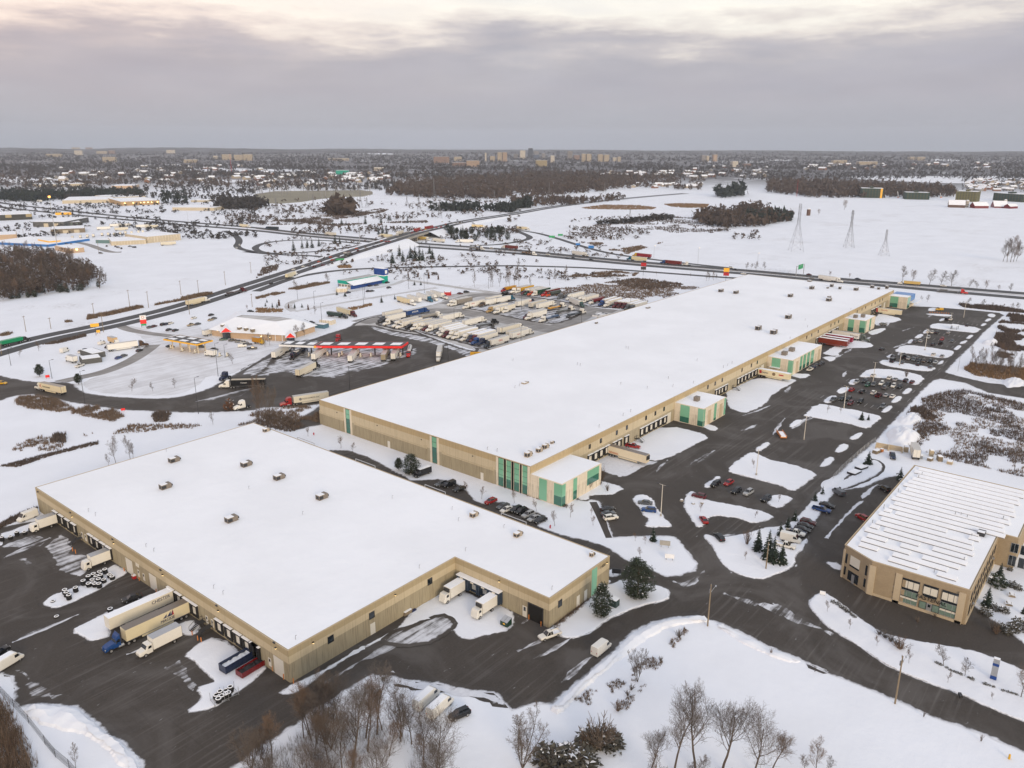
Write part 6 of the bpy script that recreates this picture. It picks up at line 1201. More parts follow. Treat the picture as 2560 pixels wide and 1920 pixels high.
NVAR = {'near': 6, 'multi': 2, 'mid': 5, 'street': 4, 'spruce': 4, 'pine': 3, 'column': 2, 'bush': 3, 'fan': 3}
TN = {'near': ('bare_tree', 'tree'), 'multi': ('bare_tree', 'tree'), 'mid': ('bare_tree', 'tree'), 'street': ('street_tree', 'tree'), 'spruce': ('spruce_tree', 'tree'), 'pine': ('pine_tree', 'tree'), 'column': ('columnar_tree', 'tree'), 'bush': ('shrub', 'shrub'), 'fan': ('bare_shrub', 'shrub')}
def plant(kind, loc, h, label, group=None, var=None, wide=1., rz=None):
    v = random.randrange(NVAR[kind]) if var is None else var; h0, ms = proto((kind, v))
    o = thing(TN[kind][0], label, TN[kind][1], loc, random.uniform(0, 6.28) if rz is None else rz, group); s = h/h0; o.scale = (s*wide, s*wide, s)
    for n, me in ms: link(n, me, o)
    return o
def grove(kind, items, label, group, wide=1., var=None, hmin=.6):
    t_ = None; L = []
    for w in items.split():
        if ',' not in w: t_ = w; continue
        a, b = w.split('>'); x, y = map(float, a.split(',')); L.append((t_, x, y, float(b)))
    for k, (t_, x, y, tp) in enumerate(L):
        h = max(hmin, rise(t_, x, y, tp)); lab = label if len(L) == 1 else f"{label}, {ORD[k]} from the left" if k < 24 and len(L) <= 24 else label
        plant(kind, at(t_, x, y), h, lab, group, var, wide)
grove('street', 'j 450,1280>1200 735,1385>1270 835,1420>1335 b 1820,115>10 1950,165>60 c 20,200>92 210,272>172 370,398>272 505,322>215 683,305>240 700,392>302', 'small bare lawn tree beside the long warehouse', 'lawn trees by the long warehouse', 1.15)
grove('fan', 'c 660,90>-20 765,42>-20 825,97>32 k 780,1659>1540', 'bare twiggy tree at the glazed corner office', 'trees by the corner office', .8)
grove('street', 'c 1065,527>455 1110,680>583 1150,552>472', 'small bare tree on the snow island with signs', 'trees on the sign island', 1.1)
grove('street', 'c 1630,275>188 d 90,192>115 c 2100,332>262 2015,690>608 k 2090,1560>1480 l 510,1082>1015 630,1087>1028', 'small bare tree on the lot islands', 'trees on the lot islands', 1.)
grove('street', 'd 512,1142>1045 705,1292>1195 940,1440>1345 h 1130,188>95 1215,347>220 1550,512>408 1935,660>588', 'thin young tree between the street and the brick office drive', 'young trees along the street verge', .9)
grove('mid', 'h 1515,368>195 1700,452>285 2185,638>400', 'round headed bare tree above the row of small dark shrubs', 'round headed verge trees', 1.1)
grove('fan', 'h 25,262>205 405,412>360 1345,802>745 1840,1012>950', 'sapling along the near edge of the street', 'saplings along the street', .5)
grove('fan', 'd 960,1340>1290 1010,1370>1310 1060,1400>1340 1110,1430>1380 1140,1465>1380', 'bare shrub in the brown bed by the drive', 'shrubs in the bed by the drive', 1.8)
grove('fan', 'd 1940,1300>1205 1970,1330>1260', 'bare shrub on the snow beside the brick office', 'shrubs by the brick office', 1.2)
grove('bush', 'd 560,1065>1035 600,1080>1050 630,1105>1075 655,1120>1090 680,1140>1110 705,1150>1125 725,1175>1150 745,1190>1165', 'small dark shrub, drive side row', 'shrubs along the drive', 1.2, 0)
grove('bush', 'h 1455,342>320 1485,358>335 1542,385>365 1573,405>385 1605,418>398 1633,428>410 1665,442>420 1735,472>452 1763,485>460 1873,527>502 1905,537>517 1945,550>530 2030,582>565 2072,595>577 2105,605>587 2143,617>600', 'small round dark shrub in the verge row', 'round shrubs in the verge row', 1.3, 0)
grove('fan', 'd 1290,1230>1180 1440,1190>1150', 'low shrub in the stone bed', 'shrubs in the stone bed', 1.)
grove('bush', 'd 2090,780>750 2110,920>870 2160,945>900 2040,1140>1090 1880,1160>1100 1960,1120>1070 2110,1300>1230 2030,1290>1240 2070,1330>1280 2180,1280>1190', 'dark leafless shrub in the snowy court', 'shrubs in the snowy court', 1.2, 0)
grove('spruce', 'd 1890,1092>912 2000,842>706 2205,1155>1078', 'spruce standing in the court by the brick office', 'spruces in the court')
grove('bush', 'd 1985,905>815', 'snow flecked dark bush below the court spruce', None, 1.3, 1)
grove('spruce', 'c 2120,612>395 2190,690>540 d 0,640>420 40,712>470 115,722>548', 'large dark spruce in the clump on the corner island', 'spruces on the corner island', 1.05)
grove('spruce', 'd 105,482>352 170,412>302 230,350>248 405,182>92 470,124>48', 'small spruce in the row by the brick office lot', 'spruces along the lot')
grove('spruce', 'c 1218,525>395', 'single spruce on the sign island', None); grove('spruce', 'l 865,1522>1402', 'single green spruce by the grey fence and junk heaps', None, 1.1); grove('spruce', 'l 1140,1659>1540', 'dark spruce behind the corner of the panel roof', None, 1.1)
grove('spruce', 'l 808,1142>1062 866,1144>1085', 'dark spruce on the large lot island', 'spruces on the lot island', 1.2); grove('fan', 'c 2030,558>420', 'tawny larch beside the dark spruce clump', None, .6, 1); grove('fan', 'l 1192,768>700', 'thin bare tree on the island of the fullest lot', None, .8)
plant('pine', at('c', 1085, 1003), rise('c', 1085, 1003, 685), 'large rounded dark pine on the snow by the junction', None, 0, 1.0, 1.)
plant('pine', at('c', 770, 1182), rise('c', 770, 1182, 900), 'smaller dark pine laden with snow patches beside the tan wall', None, 1, .85, 2.)
grove('pine', 'j 1235,1572>1472 1340,1602>1438', 'dark pine on the lawn by the black van', 'pines by the black van', 1.1); grove('pine', 'i 345,765>662 680,832>742', 'dark pine at the edge of the fuel yard', 'pines at the fuel yard', 1.15, 2)
WG = 'bare trees of the wood below'
for t_, x, y, tp, v in (('f', 1045, 955, 430, 1), ('f', 950, 985, 460, 3), ('f', 1252, 1015, 560, 0), ('f', 835, 1240, 560, 1), ('f', 475, 995, 560, 3), ('f', 412, 985, 620, 1), ('f', 1450, 1175, 770, 0), ('f', 1560, 1245, 820, 2), ('f', 860, 880, 600, 2), ('f', 520, 1020, 640, 0), ('f', 965, 1100, 600, 3)):
    plant('near', at(t_, x, y), rise(t_, x, y, tp), 'tall bare tree rising from the brown wood at the lower edge', WG, v)
rw = random.Random(5); poly = PL('f 60,1110 400,960 520,800 700,760 900,800 1150,900 1350,1010 1560,1180 1650,1300 1750,1560 0,1700 -200,1400')
def scatter(P_, n, rnd, keep=None):
    x0, x1 = min(p.x for p in P_), max(p.x for p in P_); y0, y1 = min(p.y for p in P_), max(p.y for p in P_); out = []; t_ = 0
    while len(out) < n and t_ < n*60:
        t_ += 1; p = (rnd.uniform(x0, x1), rnd.uniform(y0, y1))
        if inside(p, P_) and (keep is None or keep(p)): out.append(p)
    return out
for k, p in enumerate(scatter(poly, 34, rw)): plant('near' if k % 5 else 'multi', (p[0], p[1], 0), rw.uniform(6.5, 11.5), 'tall bare tree rising from the brown wood at the lower edge', WG, None, rw.uniform(.8, 1.05))
grove('multi', 'g 90,1244>765', 'many stemmed bare tree by the lower edge, left of the dark thicket', None, 1.1); grove('near', 'g 1200,1270>905 1400,1280>745 1585,1270>665 1815,1270>650 2085,1290>830 h 30,1280>930', 'big bare tree on the snow field at the lower edge', 'big bare trees on the snow field', 1.2)
grove('mid', 'h 315,1280>1120 410,1300>1035 530,1290>1130', 'small bare tree at the lower edge of the snow field', 'small bare trees on the snow field', .9); grove('mid', 'e 655,1244>1050', 'single bare sapling on the snow bank by the fence', None, .7)
for q in scatter(PL('g 1050,1500 1300,1300 1700,1330 2150,1330 2100,1600'), 9, rw): plant('mid', (q[0], q[1], 0), rw.uniform(4, 7), 'low bare sapling among the big trees at the lower edge', 'saplings among the big trees')
grove('multi', 'g 1085,500>205', 'tall twiggy willow shrub on the ridge of snow', None, .8, 0)
for s, lb in (('g 1030,570>520', 'low dead weeds below the willow shrub'), ('g 1000,620>575', 'second patch of weeds down the ditch'), ('g 915,750>680', 'dark bramble clump in the ditch'), ('g 1445,115>45', 'dark dry weeds at the top of the field'), ('g 1285,320>280', 'small tuft of weeds by the field ditch')): grove('fan', s, lb, 'weeds down the ditch', 1.4)
for k in range(7): plant('bush' if k % 2 else 'fan', at('g', 620+45*k, 1010+18*(k % 3)), 2.4+.6*(k % 2), 'dense twiggy bush on the open slope, '+ORD[k]+' from left', 'bushes on the open slope', 0, 1.5)
for k in range(12): plant('bush' if k % 2 else 'fan', at('g', 260+32*k, 1140+40*(k % 3)), 2.7+.5*(k % 3), 'twiggy bush in the dark thicket by the lower edge, '+ORD[k]+' from left', 'thicket by the lower edge', 0, 1.4)
grove('fan', 'g 640,1060>930 740,1070>800 840,1040>900', 'twiggy shrub rising out of the dense bush', 'twigs of the dense bush', 1.4)
grove('mid', 'j 10,1130>800 30,1140>840 60,1130>850 95,1140>820 125,1130>860 145,1120>870', 'tall thin bare tree in the tuft beside the plaza road', 'thin trees beside the plaza road', .5); grove('mid', 'j 240,1205>1050 i 1840,1180>1060', 'bare tree in the reeds by the plaza', 'trees in the reeds', .7)
grove('mid', 'i 1000,1510>1300 1125,1482>1288 1150,1470>1340 940,1535>1440', 'bare tree behind the back edge of the near roof', 'trees behind the near roof', .8)
grove('mid', 'i 170,592>528 335,543>462 1140,892>788 1320,892>818 1510,862>778 2010,655>560', 'small bare tree beside the fuel yard', 'bare trees beside the fuel yard', 1.1)
grove('mid', 'z 790,708>560 855,682>505 1230,582>420 1330,555>368 1480,252>138 540,192>128', 'bare tree by the porch of the travel centre', 'bare trees by the porch', 1.)
grove('bush', 'C 250,770>560', 'rust brown leafy shrub by the plaza road', None, .8, 2)
grove('spruce', 'z 795,142>80 815,88>32 890,157>78 955,157>88 1200,172>85 1300,157>95 1230,322>268', 'small spruce behind the travel centre', 'spruces behind the travel centre'); grove('column', 'z 985,137>38 1115,167>102 1385,192>118', 'slim rust brown tree behind the travel centre', 'rust trees behind the travel centre', .8)
grove('column', 'n 1315,1277>1233 1400,1287>1243 1493,1300>1241 1575,1310>1263', 'slim rust brown tree in the row beyond the tower', 'rust trees beyond the tower', .75)
grove('spruce', 'n 700,1442>1393 770,1454>1408 1085,1507>1443 1200,1480>1435 1370,1357>1313 1425,1357>1318', 'small dark spruce by the blue and green building', 'spruces by the blue and green building', 1.2)
grove('spruce', 'n 325,1060>948 400,1040>952 445,1035>946 485,1035>945 545,1022>942 685,1000>918 725,1002>923 1060,920>836 1095,924>828 1130,922>832', 'dark spruce beside the left ramps', 'spruces beside the left ramps', .95)
grove('spruce', 'n 1180,1168>1058 1240,1105>998 1270,1155>1048 1335,1124>1008 1375,1145>1006 1415,1145>986 1442,1145>1036 1310,1130>1080 1500,1085>998 1525,1134>1028', 'dark spruce on the slope below the bridge', 'spruces below the bridge', .9)
grove('spruce', 'n 275,757>724 665,838>798 740,837>772 780,840>793 945,830>748 1080,822>752 1145,800>738 1165,800>765 1310,820>746 1270,790>760', 'lone dark spruce on the far side of the highway', 'spruces beyond the highway', .95)
rw = random.Random(9)
for p in scatter(PL('n 1620,950 1640,915 1750,900 1850,905 2000,885 2130,905 2200,930 2180,975 1950,985 1700,965'), 34, rw): plant('pine' if rw.random() < .55 else 'spruce', (p[0], p[1], 0), rw.uniform(7, 12), 'dark conifer in the grove inside the ramp loop', 'conifers inside the ramp loop', None, 1.1)
grove('mid', 'n 345,1402>1318 440,1380>1330 615,1345>1255 960,1088>1018 1080,1145>1088 1120,1145>1100 75,1030>1010 575,1130>1090', 'bare tree along the divided road', 'bare trees along the divided road', 1.1)
grove('mid', 'n 1890,1378>1248 2030,1372>1208 2045,1372>1225 2105,1372>1248 2160,1370>1240 2190,1368>1225 o 20,1365>1220 60,1365>1210 50,1240>1125 155,1382>1292 375,1332>1213 460,1327>1193', 'tall slender bare tree beyond the truck rows', 'slender trees beyond the truck rows', .55)
grove('mid', 'o 1245,1277>1238 1680,1322>1238 1700,1322>1245 1740,1318>1248 1765,1310>1262 1545,1290>1255', 'thin bare tree by the highway behind the long roof', 'trees behind the long roof', .7)
grove('mid', 'p 1165,1322>1196 1250,1328>1235 1395,1354>1228 1490,1364>1238 1585,1364>1238 1735,1384>1308 1805,1390>1322 1880,1392>1322 2090,1414>1342 1990,1400>1360', 'bare tree in the row along the far side of the highway', 'bare trees along the highway', 1.25)
grove('mid', 'p 535,1284>1240 705,1292>1258 o 2030,1225>1165 2110,1232>1160 2185,1228>1158 2070,1215>1170', 'small bare tree on the far verge of the highway', 'small trees on the far verge', 1.2)
grove('mid', 'p 2030,1155>985 2065,1160>960 2095,1158>952 2120,1155>975 2145,1150>1000', 'big bare tree in the clump on the open field', 'clump on the open field', .9); grove('mid', 'p 660,708>628 435,752>705', 'lone bare tree on the field boundary', 'field boundary trees', 1.1)
grove('mid', 'p 1375,1502>1440 1330,1490>1450 1720,1530>1465 1860,1560>1480 1930,1560>1505 2030,1560>1520 2110,1565>1515 2150,1570>1510', 'bare tree between the highway and the farthest lot', 'trees by the farthest lot', 1.2)
rw = random.Random(12)
for p in scatter(PL('l 1740,700 1760,620 1850,590 1950,580 2100,600 2212,610 2300,700 2300,790 2150,790 2000,770 1850,750'), 55, rw): plant('mid', (p[0], p[1], 0), rw.uniform(4.5, 8.5), 'bare tree in the tawny copse at the right edge', 'copse at the right edge', None, .7)
grove('mid', 'l 2130,1585>1335', 'lone bare tree in the scrub at the right edge', None, .9)
rw = random.Random(21)
wl_s = 'm -60,1500 0,1500 300,1465 500,1435 700,1400 900,1375 870,1330 800,1270 700,1180 560,1130 300,1090 -60,1080'; wl = PL(wl_s)
for k, p in enumerate(scatter(wl, 105, rw)): plant('mid', (p[0], p[1], 0), rw.uniform(11.5, 14), 'bare tree in the dense wood by the ploughed field', 'dense wood by the ploughed field', None, rw.uniform(.6, .85))
for p in scatter(PL('m 0,1500 300,1470 560,1430 760,1395 880,1370 760,1360 500,1390 200,1440'), 30, rw): plant('pine', (p[0], p[1], 0), rw.uniform(3, 6), 'snowy young conifer along the edge of the left wood', 'conifers edging the left wood', 1, 1.1)
grove('mid', 'm 860,1385>1205', 'spreading bare tree at the tip of the left wood', None, 1.3)
def brush(name, s, n, hmin, hmax, mat, seed, wd=.16, clump=.06, thr=.0, blades=5, label=None):
    P_ = PL(s) if isinstance(s, str) else s; rng = np.random.default_rng(seed); rnd = random.Random(seed)
    pts = scatter(P_, n, rnd, (lambda p: noise.fractal(Vector((p[0]*clump, p[1]*clump, seed)), 1, 2.1, 4) > thr) if thr is not None else None)
    if not pts: return
    p = np.array(pts); m = len(p); V = np.zeros((m*blades, 3, 3)); b = np.repeat(p, blades, 0); a = rng.uniform(0, 6.283, m*blades); h = rng.uniform(hmin, hmax, m*blades); t_ = rng.uniform(.1, .7, m*blades)*h
    ox = rng.uniform(-.35, .35, (m*blades, 2))*hmax; ca, sa = np.cos(a), np.sin(a); w = wd*rng.uniform(.6, 1.5, m*blades)
    V[:, 0, 0] = b[:, 0]+ox[:, 0]-sa*w; V[:, 0, 1] = b[:, 1]+ox[:, 1]+ca*w; V[:, 1, 0] = b[:, 0]+ox[:, 0]+sa*w; V[:, 1, 1] = b[:, 1]+ox[:, 1]-ca*w
    V[:, 2, 0] = b[:, 0]+ox[:, 0]+ca*t_; V[:, 2, 1] = b[:, 1]+ox[:, 1]+sa*t_; V[:, 2, 2] = h
    me = bpy.data.meshes.new(name); nv = m*blades*3; me.vertices.add(nv); me.vertices.foreach_set('co', V.reshape(-1)); me.loops.add(nv); me.loops.foreach_set('vertex_index', np.arange(nv, dtype=np.int32)); me.polygons.add(m*blades); me.polygons.foreach_set('loop_start', np.arange(0, nv, 3, dtype=np.int32)); me.polygons.foreach_set('loop_total', np.full(m*blades, 3, dtype=np.int32)); me.materials.append(mt(mat)); me.update(); me.validate()
    return tag(link(name, me), kind='stuff')
B = 'scrub'
brush(B, 'l 1330,960 1500,900 1700,880 2212,1000 2400,1100 2400,1600 2212,1640 1900,1560 1560,1480 1200,1370 1290,1230 1330,1120', 3400, .4, 1.5, 'weeds_dark', 31, .085, .05, -.02); brush(B, 'l 1200,1110 1250,1030 1330,1030 1470,1130 1400,1140', 260, .6, 1.6, 'weeds_dark', 32, .2, .05, None)
brush(B, 'l 1330,960 1500,900 1700,880 2212,1000 2212,1640 1900,1560 1560,1480 1200,1370', 2600, .3, 1.1, 'weeds', 33, .08, .06, -.12); brush('reeds', 'l 1690,700 1760,650 2212,700 2300,800 2000,790 1800,760', 1500, .6, 1.6, 'reeds', 34, .2, .1, None); brush(B, 'l 1950,480 2000,300 2090,220 2300,260 2300,640 2000,600', 2400, .5, 1.8, 'weeds_dark', 35, .25, .05, .03)
brush(B, 'l 1650,140 1750,155 2000,165 2212,205 2212,215 2000,200 1700,170', 900, .8, 2.4, 'weeds_dark', 36, .3, .05, None)
brush(B, 'k -150,110 200,95 500,80 620,-20 800,-60 1000,-80 1300,-60 1640,0 1500,50 1100,130 900,170 700,110 400,130', 1, .6, 1.6, 'weeds', 37)
brush(B, 'o 250,1420 450,1380 600,1360 850,1330 1050,1300 1200,1310 1450,1345 1620,1380 1500,1420 1350,1460 1100,1520 950,1500 600,1450 400,1460', 6500, .4, 1.3, 'weeds', 38, .12, .05, -.3); brush(B, 'o 850,1330 1050,1300 1200,1310 1450,1345 1480,1365 1200,1400 1000,1380', 600, .6, 1.8, 'weeds_dark', 39, .35, .03, None); brush(B, 'o 440,1300 560,1260 700,1250 900,1235 1100,1250 1060,1280 800,1290 600,1290', 1300, .5, 1.4, 'weeds', 40, .15, .05, -.2)
brush(B, 'j -150,1190 0,1180 300,1240 560,1150 545,1010 200,1040 -100,1090', 1500, .4, 1.4, 'weeds', 41, .08, .1, -.2); brush(B, 'j 0,1180 300,1250 420,1190 300,1130 100,1100', 320, .6, 1.8, 'weeds_dark', 42, .12, .1, None)
brush('reeds', 'i 110,990 180,940 330,935 480,960 580,1010 660,1060 760,1020 860,1030 850,1080 980,1050 1030,1080 1070,1110 980,1155 850,1130 640,1090 420,1060 240,1040', 1900, .5, 1.7, 'weeds', 43, .09, .12, -.3); brush(B, 'i 1320,1110 1360,1075 1470,1085 1440,1150 1350,1160', 220, .6, 2., 'weeds_dark', 44, .15, .1, None)
brush(B, 'i 0,1540 120,1510 420,1430 850,1325 850,1350 440,1450 150,1550', 700, .3, .9, 'weeds_dark', 45, .12, .1, None); brush(B, 'i 440,1330 480,1265 560,1270 560,1340', 160, .6, 2., 'weeds_dark', 46, .14, .1, None); brush(B, 'i 50,1440 200,1330 700,1180 1700,1180 1850,1210 1000,1260 500,1400', 500, .4, 1.3, 'weeds', 47, .13, .05, .1)
brush('reeds', 'i 0,420 200,390 380,350 560,300 780,270 1000,225 1280,160 1600,105 1850,50 1850,35 1600,80 1280,145 900,225 760,245 500,310 340,340 0,410', 1700, .7, 2.2, 'weeds', 48, .3, .05, -.05); brush(B, 'i 370,490 500,460 740,400 740,420 500,480', 300, .5, 1.4, 'weeds_dark', 49, .25, .05, None)
brush(B, 'n 0,1470 300,1390 560,1330 640,1340 300,1410 0,1490', 900, .6, 1.8, 'weeds', 50, .3, .05, -.1); brush(B, 'n 0,1300 60,1210 200,1180 180,1230 60,1270', 260, .6, 1.8, 'weeds_dark', 51, .35, .05, None)
brush('reeds', 'n 700,1195 820,1185 820,1210 720,1212', 160, .5, 1.5, 'reeds', 52, .4, .05, None); brush('reeds', 'n 0,1555 240,1570 230,1590 0,1600', 200, .5, 1.5, 'reeds', 53, .3, .05, None); brush('reeds', 'n 750,1570 1000,1520 1000,1535 780,1590', 200, .5, 1.4, 'reeds', 54, .3, .05, None)
brush('hedge_growth', 'e -400,620 0,640 90,800 200,1000 300,1244 400,1500 -500,1500', 1500, .8, 2.4, 'weeds', 55, .05, .15, None, 9); brush('hedge_growth', 'e -400,700 0,760 100,950 200,1244 -200,1500', 500, .8, 3., 'twigs_red', 56, .05, .15, None, 6)
brush('undergrowth', 'f 60,1110 400,960 520,800 700,760 900,800 1150,900 1350,1010 1560,1180 1650,1300 1750,1560 0,1700 -200,1400', 1500, .4, 2.2, 'twigs', 57, .02, .12, -.2, 6); brush('undergrowth', 'g 500,640 900,480 1250,250 1480,40 1560,30 1300,330 1000,740 820,760', 420, .2, .7, 'weeds', 58, .06, .2, .1); brush('undergrowth', 'g 500,1150 560,940 900,900 950,1060 750,1150', 400, .2, .7, 'weeds', 59, .06, .2, .0)
brush(B, 'a -100,430 0,390 100,330 240,270 320,240 320,300 150,350 0,420', 700, .3, 1.1, 'weeds_dark', 60, .10, .1, None)
brush(B, 'c 350,1270 420,1210 520,1130 640,1030 680,1040 560,1150 450,1240 380,1290', 200, .2, .8, 'weeds', 61, .07, .1, None); brush(B, 'c 130,125 300,150 480,220 470,240 300,190 130,140', 240, .2, .9, 'weeds', 62, .07, .1, None)
brush('reeds', 'o 600,690 800,665 1100,670 1250,690 1200,705 900,705 650,700', 1600, .8, 2., 'reeds', 63, .5, .05, None); brush('reeds', 'o 1310,660 1450,652 1700,660 1680,690 1500,690 1380,680', 1400, .8, 2., 'reeds', 64, .5, .05, None)
brush(B, 'o 560,870 900,800 1300,760 1650,780 1750,860 1850,880 1700,920 1300,900 900,900 600,1000 400,910', 2600, .6, 1.8, 'weeds_dark', 65, .3, .02, -.02); brush(B, 'o 640,990 760,1040 1000,1090 1300,990 900,1050 700,960', 600, .6, 1.8, 'weeds', 66, .4, .03, .0)
brush(B, 'n 400,790 600,760 850,740 1050,700 1180,690 1100,730 800,780 600,830 1500,820 1500,800 1200,810 700,850 500,830 100,840 100,800 300,790', 2600, .7, 2.2, 'weeds_dark', 67, .35, .02, -.1)
# ================================================================= poles, signs and yard things
def pole_lamp(t, x, y, top, label, group=None, arm=1.6, mat='pale_pole', r=.16, heads=2, lit=None):
    b = at(t, x, y); h = max(3., rise(t, x, y, top)); o = thing('lamp_post', label, 'lamp post', b, math.pi/2 if heads == 2 else 0, group)
    part('pole', MB().tube((0, 0, 0), (0, 0, h), r, r*.6, 8), mat, o)
    if mat == 'pale_pole': part('footing', MB().tube((0, 0, -.1), (0, 0, .8), .35, .33, 10), 'concrete', o)
    for s in ((-1, 1) if heads == 2 else (1,)):
        a = part('arm', MB().tube((0, 0, h-.1), (s*arm, 0, h+.05), .05, n=5), mat, o); part('lamp_head', MB().box(s*arm-.45, -.2, h-.03, s*arm+.45, .2, h+.13), lit or 'dark_metal', o)
def lamps(s, label, group, **k):
    t_ = None; n = 0
    for w in s.split():
        if ',' not in w: t_ = w; continue
        a, b = w.split('>'); x, y = map(float, a.split(',')); pole_lamp(t_, x, y, float(b), f'{label}, {ORD[n]} from the left', group, **k); n += 1
lamps('c 1285,315>40 k 2110,1620>1395 l 310,1310>1108 655,1040>848 905,820>643 1135,670>558 1355,540>353 1580,275>215 1690,255>118', 'tall pale lamp post among the parking lots', 'pale lamp posts in the parking lots')
lamps('i 95,670>520 450,782>625 735,1002>720 1885,762>480 1945,600>490 1715,1088>775 j 570,312>130 812,888>678 q 1490,728>475 j 1660,645>490', 'slim dark lamp post round the truck plaza', 'dark lamp posts round the truck plaza', mat='dark_metal', r=.13, heads=1)
lamps('n 120,1285>1145 505,1525>1412 360,1480>1380 930,1542>1350 940,1470>1340 1320,1392>1290 1455,1425>1265 1480,1350>1255 2010,1388>1290 o 325,1360>1240 r 520,378>190 515,785>565 1275,558>430 1655,225>0 1890,355>228', 'thin dark lamp post between truck rows and tower', 'thin lamp posts between the truck rows', mat='dark_metal', r=.12, heads=1)
lamps('o 1225,1122>1020 1605,1178>1038 2120,1182>1083', 'tall thin highway lamp with a lit head', 'highway lamps', mat='galv', r=.14, heads=1, lit='lamp_warm'); lamps('n 165,790>650 715,1090>1040 985,1010>960 1325,1002>858 m 1635,890>700', 'thin lamp post along the crossing roads', 'lamps along the crossing roads', mat='galv', r=.16, heads=1)
lamps('l 1640,720>590', 'short lamp post by the side road', None, heads=1, mat='galv', r=.1)
def util(t, x, y, top, label, group=None, lamp=0):
    b = at(t, x, y); h = rise(t, x, y, top); o = thing('utility_pole', label, 'utility pole', b, R(20), group); part('pole', MB().tube((0, 0, 0), (.12, 0, h), .19, .13, 8), 'wood_pole', o)
    part('crossarm', MB().box(-1.1, -.06, h-.7, 1.1, .06, h-.55), 'wood_pole', o)
    for s in (-.95, -.4, .95): part('insulator', MB().tube((s, 0, h-.55), (s, 0, h-.28), .06, n=5), 'steel', o)
    if lamp:
        part('transformer', MB().tube((.34, .1, h-2.4), (.34, .1, h-1.4), .24, n=8), 'steel', o); part('lamp_arm', MB().tube((0, 0, h-2.2), (2.1, -.9, h-1.4), .045, n=5), 'galv', o); part('lamp_head', MB().box(1.95, -1.15, h-1.5, 2.6, -.85, h-1.36), 'galv', o)
util('c', 1690, 1262, 905, 'tall wooden utility pole with lamp arm at the street corner', lamp=1); util('h', 1097, 688, 280, 'leaning wooden utility pole beside the street near the picture edge', lamp=1); util('c', 2193, 772, 540, 'wooden pole beside the spruce clump on the corner island')
n = 0
for t_, x, y, tp in (('i', 15, 575, 480), ('m', 0, 1640, 1620), ('i', 225, 378, 240), ('i', 440, 352, 255), ('i', 895, 382, 205), ('i', 815, 252, 130), ('i', 1122, 165, 15), ('i', 1285, 170, 28), ('i', 1638, 228, 55), ('m', 1565, 1442, 1318), ('m', 1718, 1440, 1315), ('m', 1948, 1358, 1238), ('m', 2170, 1255, 1158), ('i', 2180, 165, 50), ('m', 855, 1080, 975), ('m', 205, 935, 870)):
    if tp > 1600: continue
    util(t_, x, y, tp, f'utility pole along the divided road, {ORD[n]} from the left', 'utility poles along the divided road'); n += 1
def lattice(t, x, y, top, w, label, group=None, arms=3, k=1.):
    b = at(t, x, y); h = rise(t, x, y, top); o = thing('pylon', label, 'pylon', b, R(35), group); mb = MB()
    zs_ = [0, .18, .34, .48, .60, .70, .78, .86, .93, 1.]; wd = lambda f: (w*(1-f/.62)+w*.16*(f/.62) if f < .62 else w*.16)
    w *= .78; k *= .62; C4 = ((-1, -1), (1, -1), (1, 1), (-1, 1)); r = .16*k
    for a, c in zip(zs_, zs_[1:]):
        for i in range(4):
            p = Vector((C4[i][0]*wd(a)/2, C4[i][1]*wd(a)/2, a*h)); q = Vector((C4[i][0]*wd(c)/2, C4[i][1]*wd(c)/2, c*h)); j = (i+1) % 4
            p2 = Vector((C4[j][0]*wd(a)/2, C4[j][1]*wd(a)/2, a*h)); q2 = Vector((C4[j][0]*wd(c)/2, C4[j][1]*wd(c)/2, c*h))
            mb.tube(p, q, r, n=3, cap=False); mb.tube(p, q2, r*.6, n=3, cap=False); mb.tube(p2, q, r*.6, n=3, cap=False); mb.tube(q, q2, r*.6, n=3, cap=False)
    part('tower_frame', mb, 'steel', o)
    for i in range(arms):
        z = h*(.66+.13*i); L = h*.13; m2 = MB()
        for s in (-1, 1): m2.tube((0, 0, z), (s*L, 0, z+.3), r*1.2, n=3); m2.tube((0, 0, z+h*.035), (s*L, 0, z+.3), r*.8, n=3); m2.tube((s*L, 0, z+.3), (s*L, 0, z-1.6), r*.6, n=3)
        part('crossarm', m2, 'steel', o)
lattice('p', 240, 1062, 655, 17, 'tallest lattice pylon on the white field, left of three', 'pylons on the white field'); lattice('p', 697, 1032, 710, 12, 'dark narrow lattice pylon, middle of three on the field', 'pylons on the white field', 3, 1.3); lattice('p', 1000, 1102, 878, 11, 'shortest lattice pylon, right of three on the field', 'pylons on the white field', 1, .9)
for k, (t_, x, y, tp) in enumerate((('n', 180, 760, 600), ('n', 500, 720, 570), ('n', 905, 690, 530), ('n', 960, 685, 600), ('n', 1305, 672, 590), ('n', 1410, 722, 570), ('n', 1540, 620, 440), ('n', 1588, 780, 625), ('n', 2060, 640, 540), ('o', 320, 600, 470), ('o', 800, 560, 470), ('o', 1018, 782, 700))): lattice(t_, x, y, tp, 9, f'far faint pylon, {ORD[k]} from the left of the distant line', 'distant pylons', 2, 1.1)
mb = MB(); rw = random.Random(77)
for p in scatter(PL('n -20,640 640,640 1000,620 1000,560 640,540 -20,540'), 90, rw): h = rw.uniform(14, 24); mb.tube((p[0], p[1], 0), (p[0], p[1], h), .35, n=3); mb.tube((p[0]-4, p[1], h*.8), (p[0]+4, p[1], h*.8), .2, n=3)
tag(part('switchyard_masts', mb, 'steel'), kind='stuff'); sheet('switchyard', 'n -50,650 300,655 650,600 1000,590 1000,535 640,540 0,548', .02, flat('switch_ground', (.23, .21, .15), .95, .4, .01), 5, 20)
